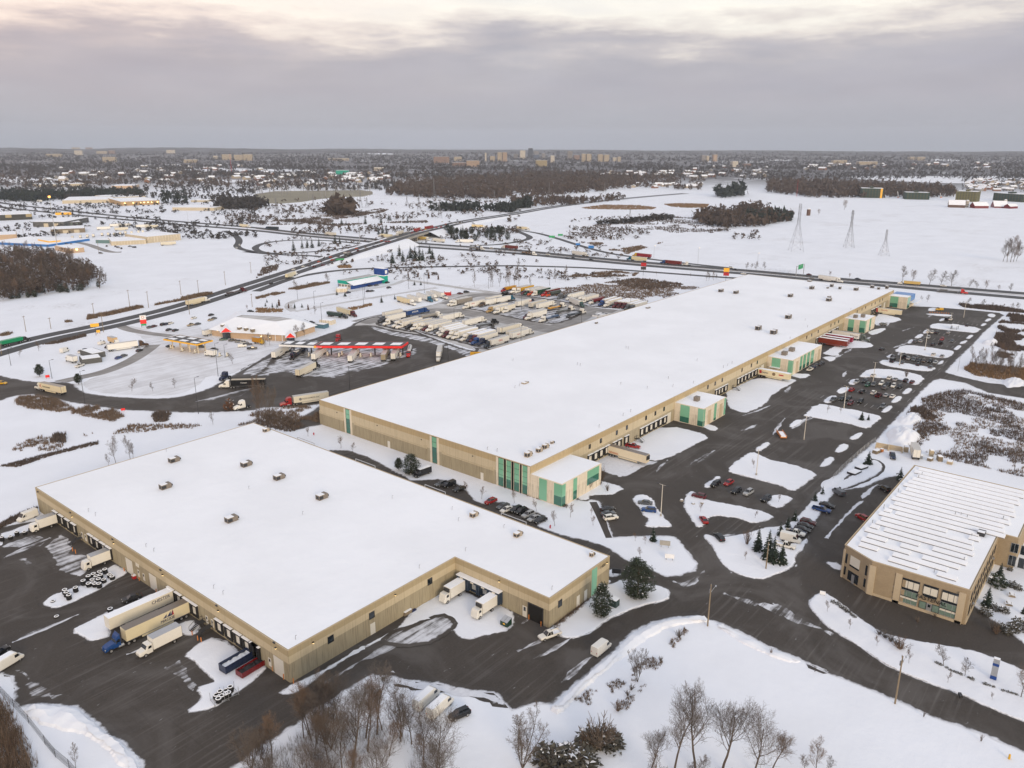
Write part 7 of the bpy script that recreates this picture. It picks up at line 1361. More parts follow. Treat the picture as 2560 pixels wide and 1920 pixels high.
def mast(t, x, y, tp, label, mat='galv', r=.35, lit=None):
    b = at(t, x, y); h = rise(t, x, y, tp); o = thing('mast', label, 'mast', b); part('pole', MB().tube((0, 0, 0), (0, 0, h), r, r*.45, 8), mat, o)
    mb = MB(); mb.tube((0, 0, h*.97), (0, 0, h), r*2.4, n=10); part('head', mb, lit or 'dark_metal', o)
mast('n', 897, 1002, 768, 'high mast light standing by the highway left of the bridge'); mast('s', 662, 640, 45, 'high floodlight mast with an orange lamp by the left wood', r=.5, lit='lamp_orange'); mast('m', 2003, 400, 215, 'red broadcast mast in the far suburb', 'red_paint', .9); mast('p', 247, 592, 440, 'thin broadcast mast beside the strip of woods', 'red_paint', .4)
def board(t, x, y, top, w, label, name='sign_board', mat='sign_green', post='galv', frac=.5, rz=None, n=2, group=None, txt=None, tm='white_print', d=.25):
    b = at(t, x, y); h = max(.8, rise(t, x, y, top)); v = Vector((-b.x, -b.y)); o = thing(name, label, 'sign', b, math.atan2(v.y, v.x)+math.pi/2 if rz is None else rz, group)
    for k in range(n): u = (k-(n-1)/2)*w*.7; part('post', MB().box(u-.12, -.1, 0, u+.12, .1, h*(1-frac)), post, o)
    part('panel', MB().box(-w/2, -d/2, h*(1-frac), w/2, d/2, h), mat, o)
    if txt: lettering(txt[0], txt[1], (0, -d/2-.03, h*(1-frac/2)), (1, 0, 0), tm, o)
    return o, h
o, h = board('A', 1610, 582, 285, 3.6, 'tall price sign with white top, red middle and green foot', mat='white_print', post='dark_metal', frac=.36, txt=('D', 2.4), tm='orange_print')
part('price_panel', MB().box(-1.8, -.14, h*.30, 1.8, .14, h*.63), 'canopy_red', o); part('lower_panel', MB().box(-1.5, -.13, h*.14, 1.5, .13, h*.29), 'sign_green', o)
o, h = board('A', 405, 785, 490, 4.6, 'yellow fuel sign on a black post by the divided road', mat='orange_paint', post='dark_metal', frac=.28, n=1, txt=('PECTEN', 1.), tm='canopy_yellow'); o.children[1].data.materials[0] = mt('canopy_yellow')
board('A', 465, 740, 655, 2., 'small yellow and black price board beside the fuel sign', mat='canopy_yellow', post='dark_metal', frac=.75)
for (x, y, tp, lb, ma, mb_) in ((500, 502, 272, 'black sign mast with red boxes beside the highway', 'red_paint', 'dark_metal'), (2020, 625, 368, 'black sign mast with yellow and red boxes behind the roof', 'canopy_yellow', 'red_paint')):
    o, h = board('w', x, y, tp, 4.6, lb, name='sign_mast', mat=ma, post='dark_metal', frac=.28, n=1); part('lower_box', MB().box(-2.3, -.5, h*.45, 2.3, .5, h*.68), mb_, o)
board('j', 1900, 600, 552, 6.2, 'yellow sign just showing over the long roof edge', mat='canopy_yellow', frac=.7, txt=('EXIT', .9), tm='black_print')
b = at('p', 240, 1282); c = at('p', 305, 1262); o = thing('gantry_sign', 'green highway sign on a grey gantry frame', 'sign', b); d_ = c-b; h = 9.
for q in (Vector(), d_): part('post', MB().tube((q.x, q.y, 0), (q.x, q.y, h), .3, n=6), 'galv', o)
part('beam', MB().tube((0, 0, h-.4), (d_.x, d_.y, h-.4), .25, n=5), 'galv', o); e = d_.normalized(); mb = MB(); p0, p1 = d_*.2, d_*.85; mb.add([(p0.x-.3, p0.y-.2, h-3.5), (p1.x-.3, p1.y-.2, h-3.5), (p1.x-.3, p1.y-.2, h+.6), (p0.x-.3, p0.y-.2, h+.6)], [(0, 1, 2, 3)]); part('panel', mb, 'sign_green', o)
for t_, x, y, tp, w, m_, lb in (('n', 727, 1158, 1128, 8, 'sign_green', 'bright green road sign beside the climbing road'), ('o', 345, 955, 930, 7, 'sign_green', 'green sign at the ramp, left one'), ('o', 418, 938, 915, 6, 'sign_green', 'smaller green sign at the ramp, right one'), ('o', 570, 1020, 995, 5, 'blue_panel', 'small blue sign on the slip road'), ('o', 683, 1050, 1015, 6, 'blue_panel', 'larger pale blue sign on the slip road'), ('m', 550, 760, 730, 22, 'canopy_yellow', 'yellow roadside sign in the industrial estate'), ('i', 413, 782, 752, 1.8, 'canopy_red', 'small red sign board by the pine'), ('i', 1065, 1065, 1040, 1.6, 'canopy_red', 'small red sign at the plaza road edge'), ('c', 1320, 580, 525, 3., 'concrete', 'pale monument sign with snow on the island'), ('c', 1360, 690, 640, 2.6, 'white_print', 'tilted white notice board on the island'), ('c', 900, 822, 768, 2.4, 'dark_metal', 'grey sign board beside the end wall'), ('d', 470, 1000, 962, 1.4, 'white_print', 'small white sign at the tip of the verge')): board(t_, x, y, tp, w, lb, mat=m_, frac=.7)
o, h = board('h', 1943, 482, 300, 1.2, 'slim white and blue totem sign on the verge', name='totem_sign', mat='galv', frac=.98, n=1, d=.7); part('blue_band', MB().box(-.62, -.37, .3, .62, .37, h*.22), 'navy_panel', o); part('upper_band', MB().box(-.62, -.37, h*.68, .62, .37, h*.8), 'navy_panel', o); part('snow_cap', MB().box(-.6, -.35, h, .6, .35, h+.15), 'roof_snow', o)
tm = MB(); n_ = 18
for (r0, z0), (r1, z1) in (((.30, .04), (.30, .24)), ((.30, .24), (.44, .27)), ((.44, .27), (.52, .2)), ((.52, .2), (.52, .08)), ((.52, .08), (.44, 0)), ((.44, 0), (.30, .04))):
    tm.add([(r*math.cos(2*math.pi*i/n_), r*math.sin(2*math.pi*i/n_), z) for r, z in ((r0, z0), (r1, z1)) for i in range(n_)], [(i, (i+1) % n_, n_+(i+1) % n_, n_+i) for i in range(n_)])
tm.f = [f[::-1] for f in tm.f]; tyre_me = tm.mesh('tyre', [mt('tyre')])
sm = MB(); sm.add([(r*math.cos(2*math.pi*i/n_), r*math.sin(2*math.pi*i/n_), z) for r, z in ((.31, .25), (.36, .31), (.48, .29), (.5, .22)) for i in range(n_)], [(k*n_+i, k*n_+n_+i, k*n_+n_+(i+1) % n_, k*n_+(i+1) % n_) for k in range(3) for i in range(n_)]); snow_me = sm.mesh('snow_ring', [mt('roof_snow')])
def tyres(t, pts, where, group, sc_=1.25):
    for k, (x, y, nn_) in enumerate(sorted(pts)):
        b = at(t, x, y)
        for i in range(nn_):
            top = i == nn_-1; o = link('truck_tyre', tyre_me); o.location = (b.x+random.uniform(-.05, .05), b.y+random.uniform(-.05, .05), .17+.27*sc_*i); o.scale = (sc_,)*3
            tag(o, f"{'snow ringed ' if top else ''}black tyre, {('topmost', 'second down', 'third down', 'lowest')[nn_-1-i]} of stack {ORD[k]} from left {where}", 'tyre', group)
            if top: link('snow_ring', snow_me, o)
tyres('a', [(20, 530, 4), (95, 515, 3), (150, 485, 4), (218, 475, 3), (270, 445, 4), (318, 435, 3), (372, 390, 3)], 'along the upper yard edge', 'tyres along the upper yard edge'); tyres('a', [(725, 910, 4), (768, 870, 4), (812, 850, 4), (770, 925, 3), (800, 890, 3), (810, 915, 3), (838, 870, 4), (866, 830, 4), (855, 895, 4), (872, 860, 4), (912, 810, 4), (950, 845, 3), (975, 862, 3), (900, 890, 3), (862, 935, 4), (825, 925, 3)], 'by the white cube truck', 'tyres in the crowd of stacks'); tyres('a', [(565, 990, 4), (580, 1010, 4), (600, 1035, 4), (658, 970, 4)], 'at the snow strip tip', 'tyres at the tip of the snow strip'); tyres('a', [(955, 1145, 3)], 'beside the trailer', 'tyres beside the trailer'); tyres('e', [(1870, 650, 3), (1905, 630, 4), (1890, 680, 3), (1920, 655, 3), (1955, 610, 3), (1975, 630, 3), (1995, 590, 4), (1955, 640, 3)], 'in the racks near the skips', 'tyres in the racks near the skips')
for s, lb in (('a 458,1055', 'single flat tyre lying on the tip of the snow strip'), ('a 490,1188', 'single snow filled tyre lying on the open yard')):
    b = PL(s)[0]; o = link('truck_tyre', tyre_me); o.location = (b.x, b.y, .15); o.scale = (1.1,)*3; tag(o, lb, 'tyre'); link('snow_ring', snow_me, o)
for k, (x, y) in enumerate(((1900, 665), (1985, 615))):
    b = at('e', x, y); o = thing('tyre_rack', f'grey wire rack holding tyre stacks, {"left" if not k else "right"} one near the skips', 'rack', b, R(-10)); mb = MB()
    for sx in (-1.5, 1.5):
        for sy in (-1.2, 1.2): mb.tube((sx, sy, 0), (sx, sy, 2.1), .05, n=4)
    part('posts', mb, 'galv', o); mb = MB(); mb.tube((-1.5, -1.2, .35), (1.5, -1.2, .35), .04, n=4); mb.tube((-1.5, 1.2, .35), (1.5, 1.2, .35), .04, n=4); mb.tube((-1.5, -1.2, .35), (-1.5, 1.2, .35), .04, n=4); mb.tube((1.5, -1.2, .35), (1.5, 1.2, .35), .04, n=4); part('rails', mb, 'galv', o)
def skip(p, L, Wd, h, hue, label, rz, snow):
    o = thing('skip', label, 'skip', (p.x, p.y, .15), rz); mb = MB(); t_ = .1
    mb.box(-L/2, -Wd/2, .12, L/2, Wd/2, .25); mb.box(-L/2, -Wd/2, .25, L/2, -Wd/2+t_, h); mb.box(-L/2, Wd/2-t_, .25, L/2, Wd/2, h); mb.box(-L/2, -Wd/2+t_, .25, -L/2+t_, Wd/2-t_, h); mb.box(L/2-t_, -Wd/2+t_, .25, L/2, Wd/2-t_, h)
    for k in range(7):
        x = -L/2+L*(k+.5)/7; mb.box(x-.06, -Wd/2-.07, .2, x+.06, -Wd/2, h-.05); mb.box(x-.06, Wd/2, .2, x+.06, Wd/2+.07, h-.05)
    part('body', mb, paint(HUE.get(hue, hue)), o)
    mb = MB(); n = 12; V = [(-L/2+.12+(L-.24)*i/n, s*(Wd/2-.12), h*.62+.3*noise.noise(Vector((i*.7, s, h)))) for i in range(n+1) for s in (-1, 0, 1)]
    mb.add(V, [(3*i+k, 3*i+3+k, 3*i+4+k, 3*i+1+k) for i in range(n) for k in (0, 1)]); part('snow_load', mb, 'roof_snow' if snow else 'chassis', o)
skip(at('e', 2045, 355), 7.2, 2.5, 1.9, 'navy', 'long blue steel skip half full of snow by the docks', R(3), 1); skip(at('e', 2170, 400), 6.2, 2.4, 1.3, '6a1518', 'low red steel skip next to the blue one', R(3), 0)
b = at('b', 2160, 1255); o = thing('dumpster', 'dark green rubbish dumpster with sloped snowy lid', 'dumpster', (b.x, b.y, .12), 0); mb = MB()
mb.add([(-.9, -1.1, .1), (.9, -1.1, .1), (.9, 1.1, .1), (-.9, 1.1, .1), (-.9, -1.1, 1.3), (.9, -1.1, 1.9), (.9, 1.1, 1.9), (-.9, 1.1, 1.3)], [(0, 3, 2, 1), (0, 1, 5, 4), (1, 2, 6, 5), (2, 3, 7, 6), (3, 0, 4, 7)]); part('body', mb, paint('1c3a2c'), o)
for s in (-.55, .55): part('lid', MB().add([(-.95, s-.52, 1.32), (.95, s-.52, 1.95), (.95, s+.52, 1.95), (-.95, s+.52, 1.32)], [(0, 1, 2, 3)]), 'galv', o)
part('label_plate', MB().box(-.93, -.4, .6, -.9, .2, .95), 'canopy_yellow', o)
def stairs(p, rz, label):
    o = thing('steel_stairs', label, 'stairs', (p.x, p.y, 0), rz); mb = MB()
    for k in range(7): mb.box(-.3*k-.28, -.6, 1.2-.18*k-.04, -.3*k, .6, 1.2-.18*k)
    part('treads', mb, 'dark_metal', o); part('landing', MB().box(0, -.7, 1.1, 1.6, .7, 1.2), 'dark_metal', o)
    for s in (-.65, .65): m2 = MB(); m2.tube((1.6, s, 2.2), (0, s, 2.2), .05, n=4); m2.tube((0, s, 2.2), (-2., s, 1.0), .05, n=4); m2.tube((0, s, 1.2), (0, s, 2.2), .05, n=4); m2.tube((1.55, s, 0), (1.55, s, 2.2), .05, n=4); m2.tube((-2., s, 0), (-2., s, 1.), .05, n=4); part('handrail', m2, 'dark_metal', o)
for t_, x, y, lb in (('a', 715, 600, 'dark steel stairs between the two upper dock groups'), ('a', 1770, 1300, 'dark steel stairs beside the white box truck, left flight'), ('a', 1830, 1330, 'dark steel stairs beside the white box truck, right flight')):
    u = onX(t_, x, y-60, X0).y; stairs(Vector((X0-1.7, u, 0)), 0, lb)
u = onY('k', 1060, 1370, V0).x; stairs(Vector((u, V0-1.7, 0)), math.pi/2, 'dark steel stairs beside the last dock before the long apron'); u = onY('k', 1900, 900, V0).x; stairs(Vector((u, V0-1.7, 0)), math.pi/2, 'dark steel stairs between the farther dock groups')
k = 0
for t_, x, y, hh in (('a', 390, 335, 1.2), ('a', 630, 615, 1.2), ('a', 655, 635, 1.2), ('a', 1075, 790, 1.1), ('a', 1150, 850, 1.1), ('a', 1205, 870, 1.), ('a', 1352, 975, 1.1), ('a', 1710, 1385, 1.2), ('a', 1740, 1400, 1.2), ('a', 1662, 1340, 1.1), ('f', 240, 478, 1.3), ('f', 325, 515, 1.3), ('f', 145, 405, 1.2), ('c', 145, 1205, 1.3), ('c', 250, 1265, 1.3), ('c', 170, 1180, 1.3)):
    b = at(t_, x, y); o = link('bollard', MB().tube((0, 0, 0), (0, 0, hh), .12, n=8).tube((0, 0, hh), (0, 0, hh+.06), .09, n=8).mesh('bollard', [mt('orange_paint')])); o.location = b; tag(o, f'orange steel bollard by the tan wall, {ORD[k]} from the left', 'bollard', 'orange bollards along the tan wall'); k += 1
b = at('a', 1160, 850); o = thing('salt_bin', 'small red and white bin against the tan wall', 'bin', b); part('body', MB().box(-.4, -.5, 0, .4, .5, .9), 'red_paint', o); part('lid', MB().box(-.45, -.55, .9, .45, .55, 1.05), 'white_print', o)
b = at('c', 880, 1090); o = thing('transformer_box', 'dark green electric cabinet behind the snowy pine', 'cabinet', b); part('body', MB().box(-.9, -1.1, 0, .9, 1.1, 2.2), paint('16302a'), o); part('lid', MB().box(-.95, -1.15, 2.2, .95, 1.15, 2.3), 'roof_snow', o)
b = at('b', 1320, 1165); o = thing('pallet_pile', 'snow capped pile of pallets and planks by the ribbed wall', 'pile', (b.x, b.y+.8, 0)); mb = MB()
for k in range(5): mb.box(-1.3+.08*k, -.8, .15+.17*k, 1.1+.05*k, .7, .28+.17*k)
part('pallets', mb, 'wood_pole', o); part('planks', MB().box(1.2, -.9, .1, 2.6, -.2, .4), 'navy_print', o); part('snow_cap', MB().box(-1.1, -.7, .97, 1.2, .65, 1.12), 'roof_snow', o)
for t_, x, y, c_ in (('c', 330, 415, 'hydrant on the lawn behind the near roof'), ('h', 2083, 1165, 'hydrant on the snow field at the right edge'), ('j', 500, 1270, 'hydrant on the lawn by the long warehouse')):
    b = at(t_, x, y); o = thing('hydrant', 'small '+('yellow' if t_ == 'h' else 'red')+' '+c_, 'hydrant', b); part('body', MB().tube((0, 0, 0), (0, 0, .95), .22, .18, 8).tube((0, 0, .95), (0, 0, 1.1), .14, .08, 8), 'yellow_paint' if t_ == 'h' else 'red_paint', o); part('nozzle', MB().tube((-.38, 0, .65), (.38, 0, .65), .11, n=6), 'yellow_paint' if t_ == 'h' else 'red_paint', o)
b = at('h', 1658, 640); o = thing('mail_box', 'small dark roadside box leaning at the verge', 'box', b, R(30)); part('body', MB().box(-.6, -.3, .5, .6, .3, 1.), 'dark_metal', o); part('post', MB().box(-.08, -.08, 0, .08, .08, .5), 'dark_metal', o)
for k, (x, y) in enumerate(((2105, 1000), (2080, 1075))):
    b = at('d', x, y); o = thing('picnic_table', f'snowy picnic table in the court, {"upper" if not k else "lower"} one', 'picnic table', b, R(15)); part('table_top', MB().box(-.9, -.4, .7, .9, .4, .78), 'roof_snow', o)
    for s in (-.75, .75): part('bench', MB().box(-.9, s-.14, .42, .9, s+.14, .48), 'roof_snow', o); part('leg', MB().box(s-.05, -.75, 0, s+.05, .75, .42), 'wood_pole', o)
o = thing('wire_fence', 'grey chain link fence along the right edge of the outer road', 'fence', at('l', 600, 1655)); pts = PL('l 560,1659 640,1570 740,1480 830,1400 925,1330'); mb = MB(); l = o.location
L2 = [p for a, b in zip(pts, pts[1:]) for p in (a, a.lerp(b, .33), a.lerp(b, .66))]+[pts[-1]]
for p in L2: part('post', MB().tube((p.x-l.x, p.y-l.y, 0), (p.x-l.x, p.y-l.y, 2.), .05, n=5), 'galv', o)
for a, b in zip(L2, L2[1:]):
    for z in (.15, .75, 1.35, 1.95): mb.tube((a.x-l.x, a.y-l.y, z), (b.x-l.x, b.y-l.y, z), .025, n=3)
    for k in range(6): q = a.lerp(b, k/6); q2 = a.lerp(b, (k+1)/6); mb.tube((q.x-l.x, q.y-l.y, .1), (q2.x-l.x, q2.y-l.y, 1.95), .015, n=3)
part('wire_mesh', mb, 'galv', o)
o = thing('wire_fence', 'dark chain link fence between hedge and snow bank', 'fence', at('e', 300, 900)); l = o.location; pts = PL('e -300,480 0,595 120,720 250,860 390,1040 480,1150 600,1250 720,1380'); mb = MB()
for a, b in zip(pts, pts[1:]):
    part('post', MB().tube((a.x-l.x, a.y-l.y, 0), (a.x-l.x, a.y-l.y, 2.2), .05, n=5), 'dark_metal', o)
    for k in range(24): q, q2 = a.lerp(b, k/24), a.lerp(b, (k+1.5)/24); mb.tube((q.x-l.x, q.y-l.y, 0), (q2.x-l.x, q2.y-l.y, 2.1), .012, n=3); mb.tube((q2.x-l.x, q2.y-l.y, 0), (q.x-l.x, q.y-l.y, 2.1), .012, n=3)
    for z in (1.0, 2.1): mb.tube((a.x-l.x, a.y-l.y, z), (b.x-l.x, b.y-l.y, z), .02, n=3)
part('wire_mesh', mb, 'dark_metal', o)
b = at('l', 930, 1375); o = thing('enclosure_wall', 'pale concrete block enclosure open on one side', 'wall', b); q1, q2, q3 = at('l', 1155, 1415)-b, at('l', 1130, 1425)-b, at('l', 1035, 1395)-b; mb = MB()
nx = Vector((-q1.y, q1.x, 0)).normalized()*.4; mb.prism([(0, 0), (q1.x, q1.y), (q1.x+nx.x, q1.y+nx.y), (nx.x, nx.y)], 0, 1.9); part('back_wall', mb, 'cast_stone', o)
for e in (Vector(), q1*.48, q1): s = e-nx*4; mb = MB(); u = q1.normalized()*.4; mb.prism([(e.x, e.y), (s.x, s.y), (s.x+u.x, s.y+u.y), (e.x+u.x, e.y+u.y)], 0, 1.8); part('side_wall', mb, 'cast_stone', o)
rw = random.Random(4)
for k, (x, y, L_, h_, m_, lb) in enumerate(((935, 1425, 3, 1.2, 'wood_pole', 'heap of dark planks by the enclosure'), (980, 1415, 1.6, 1.2, 'orange_paint', 'small rust coloured crate by the enclosure'), (1190, 1410, 2.6, 2., 'cast_stone', 'brown crate under snow beside the enclosure'), (1320, 1470, 2.2, 1.2, 'galv', 'grey cart under snow'), (1408, 1450, 2.2, 2.4, 'cast_stone', 'pile of brown pallets, tallest one'), (1400, 1490, 2.4, 1., 'wood_pole', 'low pallet pile before the tallest'), (1480, 1490, 2.6, 1.8, 'wood_pole', 'pile of pallets, second from right'), (1570, 1515, 3, 1., 'cast_stone', 'flat pile of pallets at the right end'), (805, 1560, 4.5, .8, 'dark_metal', 'dark steel beams lying on the snow, farther pile'), (745, 1600, 5, .7, 'dark_metal', 'dark steel beams lying on the snow, nearer pile'))):
    b = at('l', x, y); o = thing('junk_pile', lb+' behind the brick office', 'pile', b, rw.uniform(-.5, .5)); mb = MB(); n_ = 4
    for j in range(n_): mb.box(-L_/2+rw.uniform(0, .3), -L_*.3, h_*j/n_, L_/2-rw.uniform(0, .3), L_*.3, h_*(j+.8)/n_)
    part('stack', mb, m_, o); part('snow_cap', MB().box(-L_/2+.3, -L_*.28, h_*.97, L_/2-.4, L_*.26, h_+.15), 'roof_snow', o)
vehicle('pup', 'white', at('l', 1265, 1455), R(20), 'small white box trailer under snow behind the brick office', None, box='d8d4c8'); vehicle('pickup', 'navy', at('l', 1075, 1465), R(200), 'small blue pickup truck on the trodden snow behind the brick office')
b = at('k', 2050, 1560) if 0 else at('l', 115, 1280); o = thing('flat_trailer', 'low rust brown trailer full of snow in the empty lot', 'trailer', b, R(35)); part('body', MB().box(-3.6, -1.2, .5, 3.6, 1.2, .9).box(-3.6, -1.2, .9, 3.6, -1.05, 1.5).box(-3.6, 1.05, .9, 3.6, 1.2, 1.5), 'orange_paint', o); part('snow_load', MB().box(-3.4, -1., .9, 2., 1., 1.3), 'roof_snow', o)
for s in (-1, 1): part('wheel', MB().wheel(-1.2, s*1.1, .45, .3), ('tyre', 'rim'), o)
b = at('l', 1610, 355); o = thing('smoking_shelter', 'small snow roofed shelter on the lot island', 'shelter', b, 0); part('roof', MB().box(-2.5, -2, 2.5, 2.5, 2, 2.75), 'roof_snow', o); part('wall', MB().box(-2.3, 1.6, 0, 2.3, 1.75, 2.5), 'dark_glass', o)
for sx in (-2.2, 2.2): part('post', MB().box(sx-.08, -1.8, 0, sx+.08, -1.6, 2.5), 'dark_metal', o)
for k, (x, y) in enumerate(((165, 275), (340, 300), (265, 305))):
    b = at('c', 1300+x, y-95); o = thing('boulder', f'snow dusted stone on the triangular island, {ORD[k]} from the left', 'stone', b); mb = shrub(900+k, .7, 1.6, 60); part('rock', MB().tube((0, 0, -.1), (0, 0, .5), .8, .5, 7), 'stone', o); part('snow_cap', MB().tube((0, 0, .5), (0, 0, .58), .48, .3, 7), 'roof_snow', o)
for k in range(9):
    b = at('l', 1400+20*k, 215-2*(k % 2)+k); o = link('traffic_cone', MB().tube((0, 0, 0), (0, 0, 1.), .3, .06, 8).box(-.4, -.4, 0, .4, .4, .06).mesh('traffic_cone', [mt('orange_paint')])); o.location = b; tag(o, f'orange cone in the line across the farthest lot, {ORD[k]} from the left', 'traffic cone', 'cones across the farthest lot')
# ================================================================= buildings beyond
def grid_wall(name, c, win=(.05, .055, .06), sx=3.4, sz=3.1, lo=.35, band=0):
    t = NT(name, .8, 0, .2); o = t.obj(); sp = t.n('ShaderNodeSeparateXYZ'); t.t.links.new(o, sp.inputs[0]); u = t.math('ADD', sp.outputs[0], sp.outputs[1])
    fu = t.math('FRACT', t.math('MULTIPLY', u, 1/sx)); fz = t.math('FRACT', t.math('MULTIPLY', sp.outputs[2], 1/sz))
    m = t.math('MULTIPLY', t.math('GREATER_THAN', fz, .42), t.math('GREATER_THAN', fu, lo if not band else .06)); ng = t.n('ShaderNodeNewGeometry'); s2 = t.n('ShaderNodeSeparateXYZ'); t.t.links.new(ng.outputs['Normal'], s2.inputs[0])
    m = t.math('MULTIPLY', m, t.math('LESS_THAN', t.math('ABSOLUTE', s2.outputs[2]), .5)); MATS[name] = t.done(t.mix(t.math('MULTIPLY', m, .8), c, win)); return name
grid_wall('flats_cream', (.50, .42, .31)); grid_wall('flats_white', (.66, .60, .50), (.10, .10, .11)); grid_wall('flats_brick', (.29, .19, .145)); grid_wall('flats_orange', (.46, .33, .23)); grid_wall('flats_dark', (.055, .065, .085), (.02, .025, .035), band=1); grid_wall('flats_blue', (.10, .13, .19), (.03, .04, .06), band=1); grid_wall('flats_yellow', (.42, .34, .19)); grid_wall('flats_grey', (.26, .24, .23)); grid_wall('condo_green', (.030, .055, .045), (.10, .09, .05), 6, 3.2, .5); grid_wall('condo_olive', (.15, .135, .06), (.03, .05, .04), 5, 3.2, .45); grid_wall('store_dark', (.06, .06, .055), (.45, .36, .20), 26, 9, .7)
def edge_building(t, xL, yL, xR, yR, top, depth, mat, label, name='building', cat='building', group=None, parapet=.5, roof='roof_snow', hip=0.):
    p, q = at(t, xL, yL), at(t, xR, yR); h = max(2.5, rise(t, xL, yL, top)); d = q-p; L = d.length; a = math.atan2(d.y, d.x); n_ = Vector((-d.y, d.x, 0)).normalized()
    back = 1 if n_.dot(p) > 0 else -1; o = thing(name, label, cat, p, a, group); D = depth*back
    part('wall', MB().prism([(0, 0), (L, 0), (L, D), (0, D)], -.2, h), mat, o)
    y0, y1 = min(0, D), max(0, D)
    if hip:
        m = min(abs(D), L)*.5*.98; m2 = m*.75; z = h+hip; mb = MB(); e = .5
        mb.add([(-e, y0-e, h), (L+e, y0-e, h), (L+e, y1+e, h), (-e, y1+e, h), (m2, (y0+y1)/2, z), (L-m2, (y0+y1)/2, z)], [(0, 1, 5, 4), (1, 2, 5), (2, 3, 4, 5), (3, 0, 4)]); part('roof', mb, roof, o)
    else: part('roof', MB().box(parapet, y0+parapet, h-.05, L-parapet, y1-parapet, h+.12), roof, o)
    return o, L, h, D
def eb_part(o, name, mat, x0, x1, z0, z1, y0=-.12, y1=.05, D=1): return part(name, MB().box(x0, y0, z0, x1, y1, z1), mat, o)
Gs = 'tower blocks of the distant skyline'
sky_ = [(612, 628, 192, 290, 'flats_white', 'slim pale'), (672, 725, 232, 290, 'flats_cream', 'low cream'), (757, 812, 190, 291, 'flats_cream', 'tall cream'), (818, 865, 188, 292, 'flats_orange', 'tall tan'), (945, 985, 208, 262, 'flats_grey', 'short grey'), (1018, 1075, 168, 268, 'flats_white', 'bright white round topped'), (1115, 1160, 140, 242, 'flats_dark', 'tallest dark'), (1180, 1228, 175, 250, 'flats_grey', 'pale grey'), (1175, 1237, 212, 264, 'flats_blue', 'dark blue glass'), (1268, 1305, 200, 258, 'flats_grey', 'stepped grey'), (1345, 1366, 240, 308, 'flats_grey', 'slim grey'), (1370, 1410, 225, 310, 'flats_white', 'white and grey'), (1440, 1470, 170, 225, 'flats_dark', 'dark spired'), (1562, 1617, 172, 272, 'flats_grey', 'hazy broad'), (1640, 1700, 220, 282, 'flats_brick', 'brown brick'), (1727, 1775, 205, 295, 'flats_cream', 'cream left twin'), (1785, 1835, 207, 296, 'flats_cream', 'cream right twin'), (1915, 1970, 212, 296, 'flats_cream', 'pink cream left twin'), (1985, 2040, 215, 297, 'flats_cream', 'pink cream right twin'), (2090, 2135, 248, 292, 'flats_white', 'low white'), (2140, 2176, 240, 293, 'flats_cream', 'small cream')]
for x0, x1, tp, yb, m_, lb in sky_: edge_building('y', x0, yb, x1, yb, tp, 28, m_, f'{lb} tower block in the distant city skyline', 'tower_block', 'tower block', Gs)
k = 0
for t_, x0, x1, tp, yb, m_, lb in (('y', 20, 200, 238, 312, 'flats_brick', 'long red brick flats with snowy roof'), ('y', 258, 342, 240, 286, 'flats_cream', 'small cream flats behind the red brick ones'), ('y', 400, 547, 285, 352, 'flats_orange', 'peach coloured flats among dark woods'), ('y', 235, 395, 306, 346, 'flats_brick', 'low brown flats beside the peach ones'), ('y', 1200, 1325, 280, 357, 'flats_yellow', 'yellow banded flats below the skyline'), ('o', 1640, 1672, 235, 292, 'flats_grey', 'grey left block of three east of the city'), ('o', 1680, 1702, 240, 291, 'flats_cream', 'slim middle block of three east of the city'), ('o', 1740, 1772, 230, 291, 'flats_orange', 'tan right block of three east of the city'), ('o', 1905, 1952, 288, 337, 'flats_white', 'square white block alone in the suburb'), ('o', 2010, 2065, 308, 336, 'flats_brick', 'low brown block near the square white one'), ('m', 888, 997, 250, 296, 'flats_cream', 'broad stepped cream flats on the left'), ('m', 835, 925, 200, 226, 'flats_cream', 'farther cream flats on the left'), ('m', 940, 992, 195, 226, 'flats_brick', 'brown flats beside the farther cream ones'), ('m', 645, 712, 195, 234, 'flats_white', 'pale flats far on the left'), ('m', 620, 692, 168, 192, 'flats_cream', 'faint flats on the left skyline'), ('m', 740, 798, 168, 192, 'flats_brick', 'faint brown flats on the left skyline'), ('m', 1440, 1512, 190, 222, 'flats_white', 'white flats left of the red mast'), ('m', 1845, 1880, 240, 268, 'flats_white', 'small square pale flats'), ('m', 1920, 2000, 228, 276, 'flats_cream', 'cream flats left of the broadcast mast'), ('m', 2025, 2100, 232, 280, 'flats_cream', 'cream flats right of the broadcast mast'), ('m', 2105, 2182, 228, 281, 'flats_cream', 'last cream flats of the row by the mast'), ('m', 1590, 1702, 272, 302, 'flats_cream', 'long cream building in the woods'), ('n', 690, 800, 366, 400, 'teal_panel', 'turquoise building in the suburb'), ('n', 1020, 1100, 340, 368, 'flats_white', 'white building in the suburb'), ('n', 625, 802, 262, 281, 'flats_cream', 'long low pale building before dark woods'), ('p', 565, 682, 278, 306, 'flats_cream', 'long cream flats in the right suburb'), ('p', 1225, 1277, 250, 276, 'flats_cream', 'left of two small blocks in the right suburb'), ('p', 1290, 1357, 250, 279, 'flats_cream', 'right of two small blocks in the right suburb'), ('p', 785, 945, 290, 318, 'flats_cream', 'row of cream buildings in the right suburb'), ('m', 400, 530, 225, 250, 'flats_cream', 'low pale school block on the left')):
    edge_building(t_, x0, yb, x1, yb, tp, 30, m_, lb+' seen far off', 'apartment_block', 'apartment block', 'distant apartment blocks')
